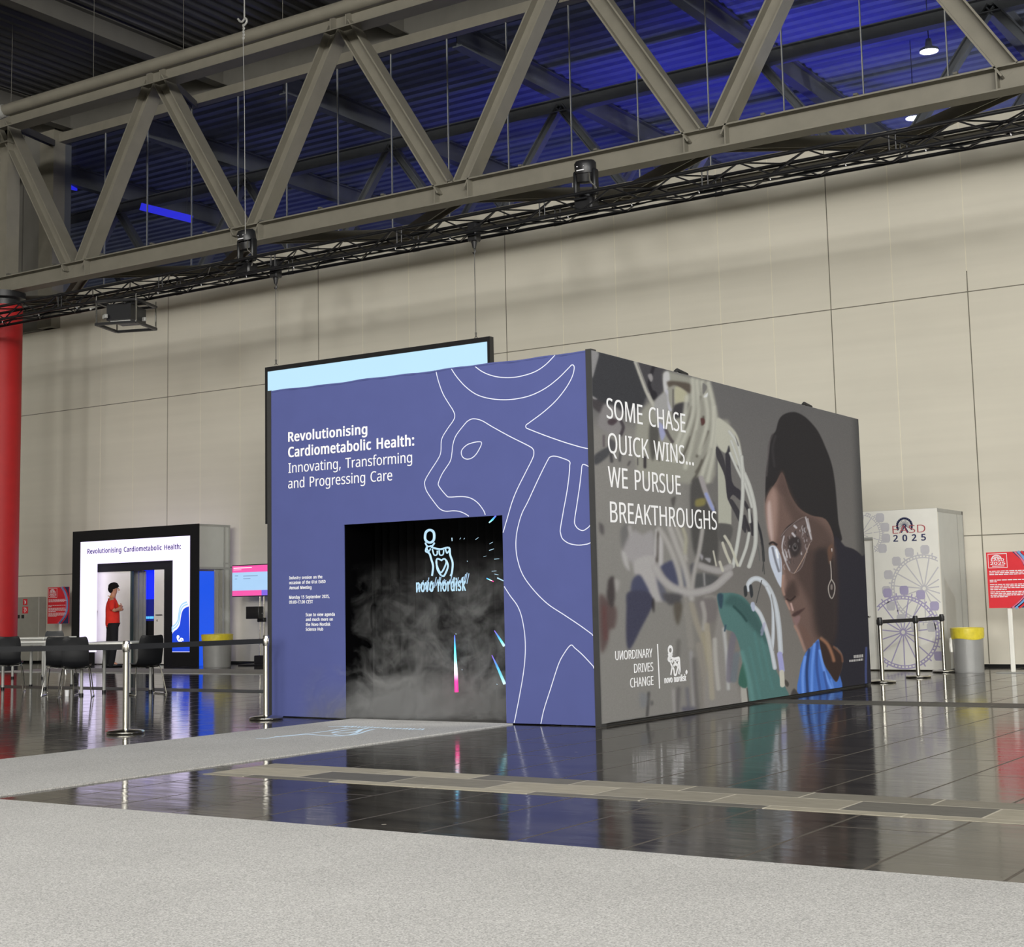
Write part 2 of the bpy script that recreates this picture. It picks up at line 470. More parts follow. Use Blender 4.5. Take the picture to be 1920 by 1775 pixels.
# ------------------------------------------------------------------ lettering: letter outlines as (advance, contours)
GLYPHS = {
' ': (260, ''),
',': (180, '28,-87 47,-3 53,27 57,53 61,78 124,78 129,71 122,46 114,20 104,-8 93,-35 82,-62 71,-87'),
'-': (216, '27,154 27,206 189,206 189,154'),
'.': (180, '89,-9 79,-8 69,-5 60,1 54,10 50,22 48,36 50,51 54,63 60,71 69,77 79,80 89,81 100,80 110,77 119,71 126,63 130,51 132,36 130,22 126,10 119,1 110,-5 100,-8'),
'0': (384, '191,-7 142,1 102,22 72,59 50,108 37,169 33,240 35,290 40,334 49,373 61,407 78,435 99,458 125,474 156,484 191,487 241,480 281,458 312,422 334,373 347,313 351,240 349,191 344,147 335,108 322,74 305,45 284,23 258,6 227,-3|191,44 224,49 249,65 268,92 281,130 289,180 291,240 289,300 281,349 268,388 249,415 224,431 191,437 159,431 133,415 115,388 102,349 95,300 92,240 95,180 102,131 115,93 133,65 159,49'),
'1': (384, '181,0 181,335 181,381 183,418 164,400 142,381 91,339 60,379 189,480 238,480 238,0'),
'2': (384, '32,0 32,49 158,176 181,199 201,221 219,240 234,259 247,278 257,296 264,315 268,334 269,355 267,380 259,400 246,415 229,427 208,434 185,436 162,435 142,430 123,424 105,415 87,403 69,390 38,430 57,445 79,458 102,470 128,479 155,484 185,486 226,482 262,471 291,452 312,427 325,396 330,359 328,334 323,311 314,288 303,267 288,245 271,224 252,202 230,179 207,155 107,56 107,54 349,54 349,0'),
'5': (384, '167,-7 142,-6 119,-4 97,0 76,5 58,12 42,19 42,75 60,66 79,58 101,52 124,47 146,45 167,44 200,46 229,55 253,69 271,89 282,115 285,147 282,176 273,200 257,219 234,233 203,242 165,244 122,241 83,234 54,253 72,480 312,480 312,426 122,426 111,287 142,291 185,294 231,290 270,278 302,257 326,229 341,195 346,153 341,107 325,68 299,36 263,12 219,-2'),
'6': (384, '200,-7 171,-4 143,3 118,16 95,34 75,57 59,86 47,120 39,160 37,205 38,239 41,273 46,307 54,339 65,369 79,397 97,423 119,444 146,462 177,475 214,484 257,486 288,485 316,480 316,430 288,436 258,438 229,436 203,431 181,422 162,411 145,397 132,380 121,361 113,341 106,318 101,295 98,270 96,244 100,244 112,259 126,272 143,284 163,293 187,298 214,300 253,296 286,283 314,262 336,233 348,197 353,154 348,108 334,69 311,36 281,12 244,-2|199,43 226,46 249,55 268,70 283,92 291,120 294,154 292,183 284,207 271,227 253,242 230,251 201,254 181,252 163,248 146,241 132,231 120,220 110,208 103,194 98,180 97,166 98,147 102,128 108,108 117,91 128,75 142,61 159,51 178,45'),
'7': (384, '91,0 288,426 30,426 30,480 351,480 351,434 156,0'),
'9': (384, '129,-7 98,-5 69,0 69,50 87,46 106,43 128,42 157,43 183,49 205,57 224,69 240,83 254,99 265,118 274,138 280,161 285,185 288,209 289,235 285,235 274,221 260,207 243,196 222,187 199,181 171,179 133,184 99,196 72,217 50,246 38,282 34,324 36,356 42,385 53,411 67,433 85,452 106,467 130,478 157,484 187,486 216,484 244,476 269,463 292,445 312,422 328,393 340,359 347,320 349,275 348,240 345,206 340,173 332,141 322,110 307,82 289,57 267,35 240,17 208,4 171,-4|184,226 205,227 223,231 240,239 254,248 266,259 276,272 284,286 288,299 289,314 288,333 284,352 278,371 269,388 258,404 244,418 227,428 208,434 187,437 161,433 138,424 119,409 104,387 95,359 92,325 95,296 102,272 115,252 132,237 155,229'),
':': (180, '89,278 79,279 69,283 60,289 54,297 50,309 48,324 50,339 54,351 60,359 69,365 79,368 89,369 100,368 110,365 119,359 126,351 130,339 132,324 130,309 126,297 119,289 110,283 100,279|89,-9 79,-8 69,-5 60,1 54,10 50,22 48,36 50,51 54,63 60,71 69,77 79,80 89,81 100,80 110,77 119,71 126,63 130,51 132,36 130,22 126,10 119,1 110,-5 100,-8'),
'A': (429, '0,0 187,482 242,482 428,0 366,0 308,148 118,148 61,0|138,202 290,202 236,347 230,367 221,396 214,419 203,378 193,347'),
'B': (437, '65,0 65,480 202,480 257,477 303,468 338,453 364,431 379,400 384,361 382,334 374,311 361,290 343,274 320,262 293,255 293,251 312,247 331,241 348,234 363,224 376,212 386,197 394,180 399,160 400,136 395,96 380,63 356,36 322,16 282,4 234,0|126,275 214,275 251,278 279,284 299,295 312,310 319,330 322,354 319,378 309,397 294,411 272,420 242,426 205,428 126,428|126,51 222,51 261,54 290,62 311,76 325,94 333,116 336,141 333,165 324,185 310,202 288,215 257,222 218,225 126,225'),
'C': (424, '261,-7 215,-3 174,7 139,24 109,46 85,75 65,109 52,149 44,192 41,240 44,287 53,330 67,368 88,403 114,431 146,455 183,472 225,483 271,486 320,483 364,474 404,458 379,407 364,413 348,420 330,425 311,430 292,432 271,433 223,427 182,410 149,381 124,343 110,296 105,240 109,184 123,137 146,98 178,69 219,52 270,46 291,47 311,49 330,52 348,56 367,60 385,65 385,13 367,7 348,2 329,-2 309,-5 286,-6'),
'D': (490, '65,0 65,480 213,480 259,477 301,468 338,453 371,432 398,406 420,374 436,336 446,293 449,244 442,170 420,109 383,61 333,27 272,7 199,0|126,52 191,52 299,73 364,136 385,242 380,301 364,348 338,383 302,408 258,423 204,428 126,428'),
'E': (373, '65,0 65,480 333,480 333,426 126,426 126,277 321,277 321,224 126,224 126,53 333,53 333,0'),
'G': (489, '271,-7 224,-3 182,7 145,23 114,46 88,74 67,108 53,148 44,191 41,240 44,288 54,331 71,370 93,404 121,433 155,456 195,473 240,483 289,486 316,485 341,483 366,479 389,473 411,466 433,458 410,406 392,413 373,419 352,425 331,430 309,432 286,433 233,427 188,410 152,381 125,343 109,296 104,240 106,203 112,169 123,139 137,112 157,89 181,70 210,57 245,48 285,46 305,46 323,47 338,49 379,57 379,199 273,199 273,253 439,253 439,18 413,10 387,4 361,-1 333,-4 303,-6'),
'H': (498, '65,0 65,480 126,480 126,277 371,277 371,480 432,480 432,0 371,0 371,224 126,224 126,0'),
'I': (228, '27,0 27,35 83,48 83,431 27,445 27,480 200,480 200,445 144,431 144,48 200,35 200,0'),
'K': (416, '65,0 65,480 126,480 126,243 167,289 208,334 338,480 408,480 218,271 416,0 345,0 175,229 126,186 126,0'),
'M': (609, '65,0 65,480 154,480 302,87 305,87 455,480 544,480 544,0 484,0 484,295 486,364 489,420 486,420 326,0 277,0 119,420 116,420 120,364 121,291 121,0'),
'N': (510, '65,0 65,480 135,480 391,83 394,83 392,115 390,162 389,209 389,480 445,480 445,0 375,0 118,398 116,398 119,340 121,268 121,0'),
'O': (525, '263,-7 216,-3 174,7 139,24 109,48 84,76 65,111 52,150 44,193 41,241 44,288 52,331 65,370 84,404 109,433 139,456 174,473 216,483 263,487 309,484 349,473 384,456 414,433 439,405 458,370 472,331 481,288 484,240 481,193 472,150 458,110 439,76 414,47 384,24 349,7 308,-3|263,46 312,51 352,69 382,98 403,137 416,184 420,240 416,297 403,344 382,382 352,411 313,428 263,434 214,428 174,411 143,382 122,344 109,297 105,240 109,184 122,137 143,98 173,69 213,51'),
'P': (406, '65,0 65,480 192,480 249,475 295,463 329,443 353,415 367,380 372,338 370,313 364,288 354,264 340,243 320,224 294,208 263,196 225,189 181,187 126,187 126,0|126,238 174,238 216,241 250,248 276,261 295,279 306,304 310,336 306,364 296,387 280,405 257,418 225,425 187,428 126,428'),
'Q': (525, '372,-114 279,-6 270,-7 263,-7 216,-3 174,7 139,24 109,48 84,76 65,111 52,150 44,193 41,241 44,288 52,331 65,370 84,404 109,433 139,456 174,473 216,483 263,487 309,484 349,473 384,456 414,433 439,405 458,370 472,331 481,288 484,240 480,185 468,135 448,91 421,54 386,25 344,5 459,-114|263,46 312,51 352,69 382,98 403,137 416,184 420,240 416,297 403,344 382,382 352,411 313,428 263,434 214,428 174,411 143,382 122,344 109,297 105,240 109,184 122,137 143,98 173,69 213,51'),
'R': (418, '65,0 65,480 197,480 252,476 296,464 329,446 353,419 367,385 372,343 370,319 366,298 358,279 348,264 336,250 322,239 307,229 292,221 276,215 408,0 337,0 221,198 126,198 126,0|126,249 197,249 233,252 261,259 283,272 298,290 307,313 310,340 306,369 297,391 281,407 259,418 230,425 194,427 126,427'),
'S': (369, '166,-7 140,-6 115,-4 91,-1 70,4 51,9 34,16 34,74 52,67 72,60 94,54 119,50 143,47 169,46 201,48 228,55 249,66 265,82 274,101 277,123 276,138 272,151 267,163 258,173 247,183 232,192 214,202 191,211 164,222 126,238 96,256 72,276 54,300 44,329 40,364 42,388 49,410 60,429 74,446 92,460 114,471 138,480 165,485 193,486 219,485 243,483 266,479 287,473 307,467 326,459 307,408 290,414 272,420 253,426 233,430 213,432 192,433 165,431 142,425 124,414 112,400 104,383 101,363 103,348 106,335 111,323 120,313 131,303 144,294 161,285 182,276 206,267 233,256 257,245 278,233 296,221 310,207 322,191 330,173 335,152 337,128 332,89 317,56 291,29 256,9 215,-3'),
'T': (373, '156,0 156,426 7,426 7,480 366,480 366,426 217,426 217,0'),
'U': (491, '243,-7 188,-1 143,15 107,42 81,78 66,121 60,171 60,480 121,480 121,169 124,133 135,102 152,78 176,60 208,49 246,46 286,50 317,61 341,80 357,106 367,135 370,169 370,480 430,480 430,169 428,137 421,107 410,80 394,55 373,34 348,16 318,4 283,-4'),
'V': (403, '171,0 0,480 63,480 171,172 189,117 201,67 214,117 232,173 339,480 403,480 232,0'),
'W': (625, '135,0 8,480 71,480 146,187 160,127 169,73 179,130 194,190 279,480 341,480 429,188 435,167 440,147 445,127 455,73 465,127 479,187 553,480 616,480 488,0 427,0 334,314 323,353 314,388 310,409 303,372 287,312 196,0'),
'Y': (380, '160,0 160,183 0,480 66,480 190,244 315,480 380,480 220,186 220,0'),
'a': (377, '144,-7 114,-4 86,5 63,19 45,40 34,67 31,100 36,133 50,161 73,183 106,200 150,210 203,215 265,217 265,238 262,265 256,286 245,301 230,311 212,316 190,318 172,317 154,315 136,310 120,304 104,298 89,291 71,335 87,343 106,350 126,357 148,362 170,365 193,366 233,363 266,353 291,337 308,314 319,283 322,245 322,0 279,0 268,51 265,51 249,33 233,19 216,7 196,0 173,-5|158,41 187,44 212,52 234,66 251,86 261,112 264,144 264,176 211,174 171,170 140,163 118,152 103,138 95,121 92,99 94,81 100,66 110,55 124,47 140,43'),
'b': (413, '228,-7 201,-5 178,0 158,9 142,20 128,32 116,46 111,46 99,0 57,0 57,510 116,510 116,386 115,344 113,312 116,312 128,327 142,339 158,351 178,359 201,364 228,366 269,361 305,345 335,319 358,283 372,237 376,180 372,123 358,77 335,40 305,14 269,-1|219,42 248,46 273,58 291,78 304,105 312,139 315,181 304,256 272,302 218,317 183,313 157,302 138,284 126,258 119,224 116,182 116,179 119,138 126,105 138,78 157,58 184,46'),
'c': (322, '201,-7 171,-5 143,2 117,13 93,28 74,48 58,73 46,103 39,138 37,178 39,220 47,256 59,286 76,311 96,332 119,347 146,358 174,365 206,367 224,366 241,364 259,361 275,357 288,352 300,347 282,298 244,310 230,313 217,314 204,315 145,300 110,254 98,179 101,139 110,105 124,79 144,60 170,48 201,44 220,45 237,47 253,50 267,55 281,60 294,65 294,13 282,7 268,2 254,-2 239,-4 221,-6'),
'd': (413, '185,-7 143,-2 107,14 77,40 55,76 41,123 37,179 41,236 55,283 78,319 108,346 144,361 185,367 211,365 234,360 254,351 270,340 285,328 297,314 301,314 299,339 297,367 297,510 356,510 356,0 308,0 300,48 297,48 285,34 271,21 254,9 234,0 211,-5|194,42 228,46 255,56 274,74 287,98 295,129 298,168 298,179 295,220 288,254 275,282 256,302 229,314 193,318 164,313 140,301 122,280 109,252 101,218 98,178 101,138 109,105 122,78 141,58 165,46'),
'e': (379, '210,-7 177,-4 147,3 120,14 96,30 75,51 59,76 47,106 39,140 37,177 39,215 46,249 57,279 72,305 90,326 112,344 138,357 166,364 196,367 226,364 252,358 276,347 296,331 313,312 327,290 337,264 343,235 345,204 345,169 98,169 102,131 113,100 129,76 152,58 180,47 213,44 235,44 255,46 274,50 292,55 310,61 328,69 328,17 310,9 292,4 274,-1 255,-4 234,-6|99,216 283,216 280,244 273,269 262,290 245,306 223,315 195,318 169,315 147,306 129,291 114,271 105,245'),
'f': (231, '73,0 73,314 10,314 10,342 73,362 73,383 77,425 87,458 104,483 127,500 156,510 190,514 204,513 217,512 229,510 260,502 244,455 220,462 191,465 173,463 158,457 147,446 139,430 134,409 132,383 132,360 223,360 223,314 132,314 132,0'),
'g': (413, '195,-161 145,-159 102,-151 65,-138 65,-84 103,-100 148,-109 198,-112 227,-109 251,-100 271,-85 286,-65 295,-40 298,-11 298,3 298,27 300,48 297,48 268,17 231,-1 185,-7 142,-1 106,15 76,42 54,79 41,125 37,179 41,233 54,278 76,316 106,344 142,361 185,367 208,365 229,361 249,353 267,343 283,329 298,312 301,312 309,360 356,360 356,-6 352,-53 338,-92 317,-122 286,-144 245,-157|194,42 227,45 253,55 273,71 287,94 295,126 298,165 298,179 295,224 287,259 273,285 252,303 226,313 193,317 165,313 142,301 123,281 109,254 101,220 98,179 101,138 109,104 123,77 141,57 165,46'),
'h': (415, '57,0 57,510 116,510 116,361 116,343 115,326 113,310 117,310 130,327 146,341 164,352 185,360 206,364 229,366 269,363 302,352 328,335 346,310 357,276 361,234 361,0 302,0 302,230 293,278 266,307 222,317 186,313 158,302 139,283 126,257 119,225 116,186 116,0'),
'i': (173, '87,420 78,421 70,424 62,429 57,436 54,446 52,457 54,469 57,479 62,486 70,491 78,494 87,495 96,494 104,491 111,486 117,479 120,469 122,457 120,446 117,436 111,429 104,424 96,421|57,0 57,360 116,360 116,0'),
'k': (359, '57,0 57,510 116,510 116,244 115,216 113,185 116,185 128,201 144,221 158,238 273,360 343,360 197,206 353,0 281,0 156,168 116,132 116,0'),
'l': (173, '57,0 57,510 116,510 116,0'),
'm': (628, '57,0 57,360 105,360 113,311 117,311 129,328 144,342 162,353 182,361 202,365 223,367 273,360 310,340 333,306 336,306 350,325 366,340 386,352 407,360 429,365 452,367 489,363 520,353 543,335 560,310 570,277 574,234 574,0 515,0 515,232 507,279 483,308 442,317 410,314 385,304 367,287 355,264 347,234 345,199 345,0 286,0 286,232 278,279 253,308 212,317 180,313 155,302 137,283 125,258 118,226 116,187 116,0'),
'n': (415, '57,0 57,360 105,360 113,311 117,311 130,328 146,342 165,353 186,361 208,365 230,367 270,363 302,353 328,335 346,310 357,277 361,234 361,0 302,0 302,230 293,278 266,307 222,317 186,313 158,302 139,283 126,258 119,226 116,187 116,0'),
'o': (406, '202,-7 172,-4 143,3 117,15 94,32 75,53 58,79 46,109 39,143 37,181 42,236 57,282 82,318 116,345 156,361 204,367 236,364 264,357 290,345 314,328 333,307 349,282 361,252 368,218 370,181 365,126 350,79 325,42 291,15 250,-1|203,42 237,46 263,59 283,80 298,107 306,141 309,181 306,220 298,253 283,281 263,301 236,313 203,317 169,313 143,301 123,281 109,253 101,220 98,181 101,141 109,107 123,80 143,59 170,46'),
'p': (413, '57,-161 57,360 105,360 113,311 116,311 128,326 142,339 158,351 178,360 201,365 228,367 270,362 305,346 335,320 358,284 372,238 376,181 372,124 358,78 335,41 305,14 269,-1 228,-7 202,-5 179,0 159,9 142,20 128,32 116,46 112,46 115,17 116,-13 116,-161|219,42 240,44 258,50 273,60 286,74 296,90 305,110 310,132 314,155 315,181 312,220 304,253 291,280 272,301 248,313 218,317 185,314 159,303 140,286 127,262 119,231 116,192 116,181 119,140 126,106 138,78 157,58 184,46'),
'r': (277, '57,0 57,360 105,360 112,294 115,294 128,313 143,330 160,345 179,357 201,364 225,367 247,366 267,363 260,308 241,312 221,313 203,311 186,306 169,298 154,286 141,272 131,256 123,236 118,215 116,192 116,0'),
's': (322, '148,-7 124,-6 102,-4 83,-1 66,4 50,9 35,16 35,70 50,63 68,56 87,50 107,45 128,42 149,41 176,43 198,47 214,55 225,66 232,79 234,94 234,103 231,111 227,118 221,125 212,133 200,140 186,147 168,155 146,164 124,173 104,182 86,191 71,200 58,211 48,223 40,237 36,253 34,271 38,299 51,323 72,342 99,356 132,364 169,367 191,366 211,364 231,360 249,355 267,350 284,343 264,296 248,301 233,307 216,312 200,315 183,318 165,318 143,317 124,313 110,307 99,298 93,287 91,275 92,265 95,257 99,249 107,243 116,236 129,229 144,222 162,215 183,206 205,198 225,189 242,180 257,170 269,159 279,147 286,133 290,118 291,99 287,67 274,41 253,20 224,5 189,-4'),
't': (242, '167,-7 149,-6 132,-2 115,3 100,11 87,22 77,37 68,55 63,78 62,105 62,314 11,314 11,343 62,366 86,443 121,443 121,360 225,360 225,314 121,314 121,106 123,86 128,70 137,57 148,49 162,43 177,42 205,44 228,49 228,4 201,-4'),
'u': (415, '184,-7 144,-3 111,7 86,25 68,49 57,83 53,124 53,360 113,360 113,128 122,81 148,52 193,42 229,46 256,57 276,76 289,102 296,134 299,173 299,360 358,360 358,0 310,0 301,48 298,48 285,31 269,17 250,6 229,-1 207,-5'),
'v': (341, '136,0 0,360 63,360 140,148 151,115 162,80 169,52 171,52 179,81 190,116 201,148 278,360 341,360 204,0'),
'w': (528, '106,1 7,361 69,361 118,169 132,110 142,61 144,61 151,89 159,125 169,158 232,361 297,361 359,158 373,108 383,62 385,62 395,108 410,169 460,361 520,361 420,1 351,1 289,203 274,258 265,299 262,299 253,258 249,240 244,221 238,203 173,1'),
'y': (343, '56,-161 28,-160 7,-156 7,-109 25,-111 47,-113 66,-111 83,-105 97,-95 108,-82 118,-67 127,-49 146,-1 1,360 64,360 142,155 160,104 165,88 169,72 172,57 175,57 187,101 206,156 279,360 343,360 187,-50 174,-81 157,-108 139,-131 116,-148 89,-158'),
}


def letters(name, lines, mat, parent, nrm, bold=0.0, mirror_at=None):
    """lines: (text, left baseline point, unit direction, width, capital height, up); one mesh for the whole block"""
    V, Fc = [], []
    nrm = Vector(nrm)
    for text, p, d, width, cap, up in lines:
        cu = bpy.data.curves.new('line', 'CURVE')
        cu.dimensions = '2D'
        cu.fill_mode = 'BOTH'
        cu.extrude = .004
        cu.offset = min(bold, .013)
        x = 0
        for k, ch in enumerate(text):
            adv, loops = GLYPHS[ch]
            if mirror_at == k:
                hi = max(int(t.split(',')[0]) for L in loops.split('|') for t in L.split())
                lo = min(int(t.split(',')[0]) for L in loops.split('|') for t in L.split())
            for L in (loops.split('|') if loops else ()):
                P = [tuple(int(q) / 1000 for q in t.split(',')) for t in L.split()]
                if mirror_at == k:
                    P = [((hi + lo) / 1000 - a, b) for a, b in P]
                sp = cu.splines.new('POLY')
                sp.points.add(len(P) - 1)
                for q, (a, b) in zip(sp.points, P):
                    q.co = (x + a, b, 0, 1)
                sp.use_cyclic_u = True
            x += adv / 1000 + bold * 1.5
        ob = bpy.data.objects.new('line', cu)
        C.objects.link(ob)
        bpy.context.view_layer.update()
        me = bpy.data.meshes.new_from_object(ob.evaluated_get(bpy.context.evaluated_depsgraph_get()))
        xs = [v.co.x for v in me.vertices]
        x0, x1 = min(xs), max(xs)
        sx, sy = width / (x1 - x0), cap / .48
        n = len(V)
        d, up, p = Vector(d), Vector(up), Vector(p)
        flip = d.cross(up).dot(nrm) < 0
        reps = (0, 1) if bold > .013 else (0,)
        for v in [w for _ in reps for w in me.vertices]:
            V.append(p + d * ((v.co.x - x0) * sx) + up * (v.co.y * sy) + nrm * (.0035 + v.co.z * .4))
        nv = len(me.vertices)
        if len(reps) > 1:                              # heavier strokes: a second, slightly shifted impression
            for i in range(n + nv, n + 2 * nv):
                V[i] = V[i] + d * ((bold - .013) * 2.2 * sx) + nrm * .0006
        for r_ in reps:
            for f in me.polygons:
                idx = [i + n + r_ * nv for i in f.vertices]
                Fc.append(tuple(reversed(idx)) if flip else tuple(idx))
        bpy.data.objects.remove(ob)
        bpy.data.curves.remove(cu)
        bpy.data.meshes.remove(me)
    mb = MB()
    mb.add(V, Fc)
    return mb.build(name, mat, parent)


def text_front(name, rows, Y, mat, parent, bold=0.0, mirror_at=None):
    """rows: (text, left px, baseline px, right px, px of the capital's top above the left end)"""
    for t, x0, yb, x1, yt in rows:
        a, c = on_front(x0, yb, Y), on_front(x0, yt, Y)
        b = on_front(x1, yb, Y)
        letters(name, [(t, a, (1, 0, 0), b.x - a.x, c.z - a.z, (0, 0, 1))], mat, parent, (0, -1, 0), bold, mirror_at)


def text_side(name, rows, X, mat, parent, bold=0.0, mirror_at=None):
    for t, x0, yb, x1, yt in rows:
        a, c = on_side(x0, yb, X), on_side(x0, yt, X)
        b = on_side(x1, yb, X)
        letters(name, [(t, a, (0, 1, 0), b.y - a.y, c.z - a.z, (0, 0, 1))], mat, parent, (1, 0, 0), bold, mirror_at)

# ================================================================== the hall
WALL_Y, WALL_TOP, GLASS_TOP = 26.2, 9.65, 13.9
CHORD_Y = 22.5
BOOTH_X, BOOTH_Y, BOOTH_W, BOOTH_D, BOOTH_H = -7.495, 13.046, 4.394, 7.62, 3.765


def floor_material():
    m = bpy.data.materials.new('dark_polished_floor')
    m.use_nodes = True
    nt = m.node_tree
    N, L = nt.nodes, nt.links
    b = N['Principled BSDF']
    tc = N.new('ShaderNodeTexCoord')
    # worn patches and fine streaks
    mp = N.new('ShaderNodeMapping')
    mp.inputs['Scale'].default_value = (.35, 2.2, 1)
    L.new(tc.outputs['Object'], mp.inputs[0])
    n1 = N.new('ShaderNodeTexNoise')
    n1.inputs['Scale'].default_value = 2.2
    n1.inputs['Detail'].default_value = 6
    L.new(mp.outputs[0], n1.inputs['Vector'])
    cr = N.new('ShaderNodeValToRGB')
    cr.color_ramp.elements[0].position = .3
    cr.color_ramp.elements[0].color = rgb(42, 40, 38)
    cr.color_ramp.elements[1].position = .75
    cr.color_ramp.elements[1].color = rgb(72, 69, 64)
    L.new(n1.outputs[0], cr.inputs[0])
    # joints of the floor slabs
    br = N.new('ShaderNodeTexBrick')
    br.inputs['Scale'].default_value = 1
    br.inputs['Mortar Size'].default_value = .011
    br.inputs['Mortar Smooth'].default_value = .3
    br.inputs['Brick Width'].default_value = 2.6
    br.inputs['Row Height'].default_value = .62
    br.offset = .37
    br.inputs['Color1'].default_value = (0, 0, 0, 1)
    br.inputs['Color2'].default_value = (0, 0, 0, 1)
    br.inputs['Mortar'].default_value = (1, 1, 1, 1)
    mr = N.new('ShaderNodeMapping')
    mr.inputs['Rotation'].default_value = (0, 0, math.pi / 2)
    L.new(tc.outputs['Object'], mr.inputs[0])
    L.new(mr.outputs[0], br.inputs['Vector'])
    mj = N.new('ShaderNodeMix')
    mj.data_type = 'RGBA'
    mj.inputs[7].default_value = rgb(92, 86, 78)
    jf = N.new('ShaderNodeMath')
    jf.operation = 'MULTIPLY'
    jf.inputs[1].default_value = .85
    L.new(br.outputs['Color'], jf.inputs[0])
    L.new(jf.outputs[0], mj.inputs[0])
    L.new(cr.outputs[0], mj.inputs[6])
    # specks of litter and chips
    vo = N.new('ShaderNodeTexVoronoi')
    vo.inputs['Scale'].default_value = 2.3
    L.new(tc.outputs['Object'], vo.inputs['Vector'])
    lt = N.new('ShaderNodeMath')
    lt.operation = 'LESS_THAN'
    lt.inputs[1].default_value = .035
    L.new(vo.outputs['Distance'], lt.inputs[0])
    ms = N.new('ShaderNodeMix')
    ms.data_type = 'RGBA'
    ms.inputs[7].default_value = rgb(170, 165, 155)
    L.new(lt.outputs[0], ms.inputs[0])
    L.new(mj.outputs[2], ms.inputs[6])
    L.new(ms.outputs[2], b.inputs['Base Color'])
    # roughness: polished with dull scuffs
    mp2 = N.new('ShaderNodeMapping')
    mp2.inputs['Scale'].default_value = (.5, 3.0, 1)
    mp2.inputs['Rotation'].default_value = (0, 0, .15)
    L.new(tc.outputs['Object'], mp2.inputs[0])
    n2 = N.new('ShaderNodeTexNoise')
    n2.inputs['Scale'].default_value = 5
    n2.inputs['Detail'].default_value = 8
    L.new(mp2.outputs[0], n2.inputs['Vector'])
    rr = N.new('ShaderNodeMapRange')
    rr.inputs[1].default_value = .3
    rr.inputs[2].default_value = .75
    rr.inputs[3].default_value = .055
    rr.inputs[4].default_value = .15
    L.new(n2.outputs[0], rr.inputs[0])
    ra = N.new('ShaderNodeMath')
    ra.operation = 'ADD'
    L.new(rr.outputs[0], ra.inputs[0])
    rj = N.new('ShaderNodeMath')
    rj.operation = 'MULTIPLY'
    rj.inputs[1].default_value = .35
    L.new(br.outputs['Color'], rj.inputs[0])
    L.new(rj.outputs[0], ra.inputs[1])
    L.new(ra.outputs[0], b.inputs['Roughness'])
    # the long shallow waves that comb the reflections
    mp3 = N.new('ShaderNodeMapping')
    mp3.inputs['Scale'].default_value = (.6, 5.0, 1)
    L.new(tc.outputs['Object'], mp3.inputs[0])
    n3 = N.new('ShaderNodeTexNoise')
    n3.inputs['Scale'].default_value = 1.6
    n3.inputs['Detail'].default_value = 3
    L.new(mp3.outputs[0], n3.inputs['Vector'])
    bp = N.new('ShaderNodeBump')
    bp.inputs['Strength'].default_value = .12
    bp.inputs['Distance'].default_value = .012
    L.new(n3.outputs[0], bp.inputs['Height'])
    L.new(bp.outputs[0], b.inputs['Normal'])
    b.inputs['IOR'].default_value = 1.22
    return m


def strip_material(name, c1, c2, mort, bw, rh):
    m = bpy.data.materials.new(name)
    m.use_nodes = True
    nt = m.node_tree
    N, L = nt.nodes, nt.links
    b = N['Principled BSDF']
    tc = N.new('ShaderNodeTexCoord')
    br = N.new('ShaderNodeTexBrick')
    br.inputs['Scale'].default_value = 1
    br.inputs['Mortar Size'].default_value = .008
    br.inputs['Brick Width'].default_value = bw
    br.inputs['Row Height'].default_value = rh
    br.inputs['Color1'].default_value = c1
    br.inputs['Color2'].default_value = c2
    br.inputs['Mortar'].default_value = mort
    br.inputs['Bias'].default_value = .1
    L.new(tc.outputs['Object'], br.inputs['Vector'])
    mp = N.new('ShaderNodeMapping')
    mp.inputs['Scale'].default_value = (3, 9, 1)
    L.new(tc.outputs['Object'], mp.inputs[0])
    nz = N.new('ShaderNodeTexNoise')
    nz.inputs['Scale'].default_value = 2
    nz.inputs['Detail'].default_value = 8
    L.new(mp.outputs[0], nz.inputs['Vector'])
    rp = N.new('ShaderNodeMapRange')
    rp.inputs[3].default_value = .7
    rp.inputs[4].default_value = 1.3
    L.new(nz.outputs[0], rp.inputs[0])
    mx = N.new('ShaderNodeMix')
    mx.data_type = 'RGBA'
    mx.blend_type = 'MULTIPLY'
    mx.inputs[0].default_value = 1
    L.new(br.outputs['Color'], mx.inputs[6])
    L.new(rp.outputs[0], mx.inputs[7])
    L.new(mx.outputs[2], b.inputs['Base Color'])
    b.inputs['Roughness'].default_value = .6
    return m


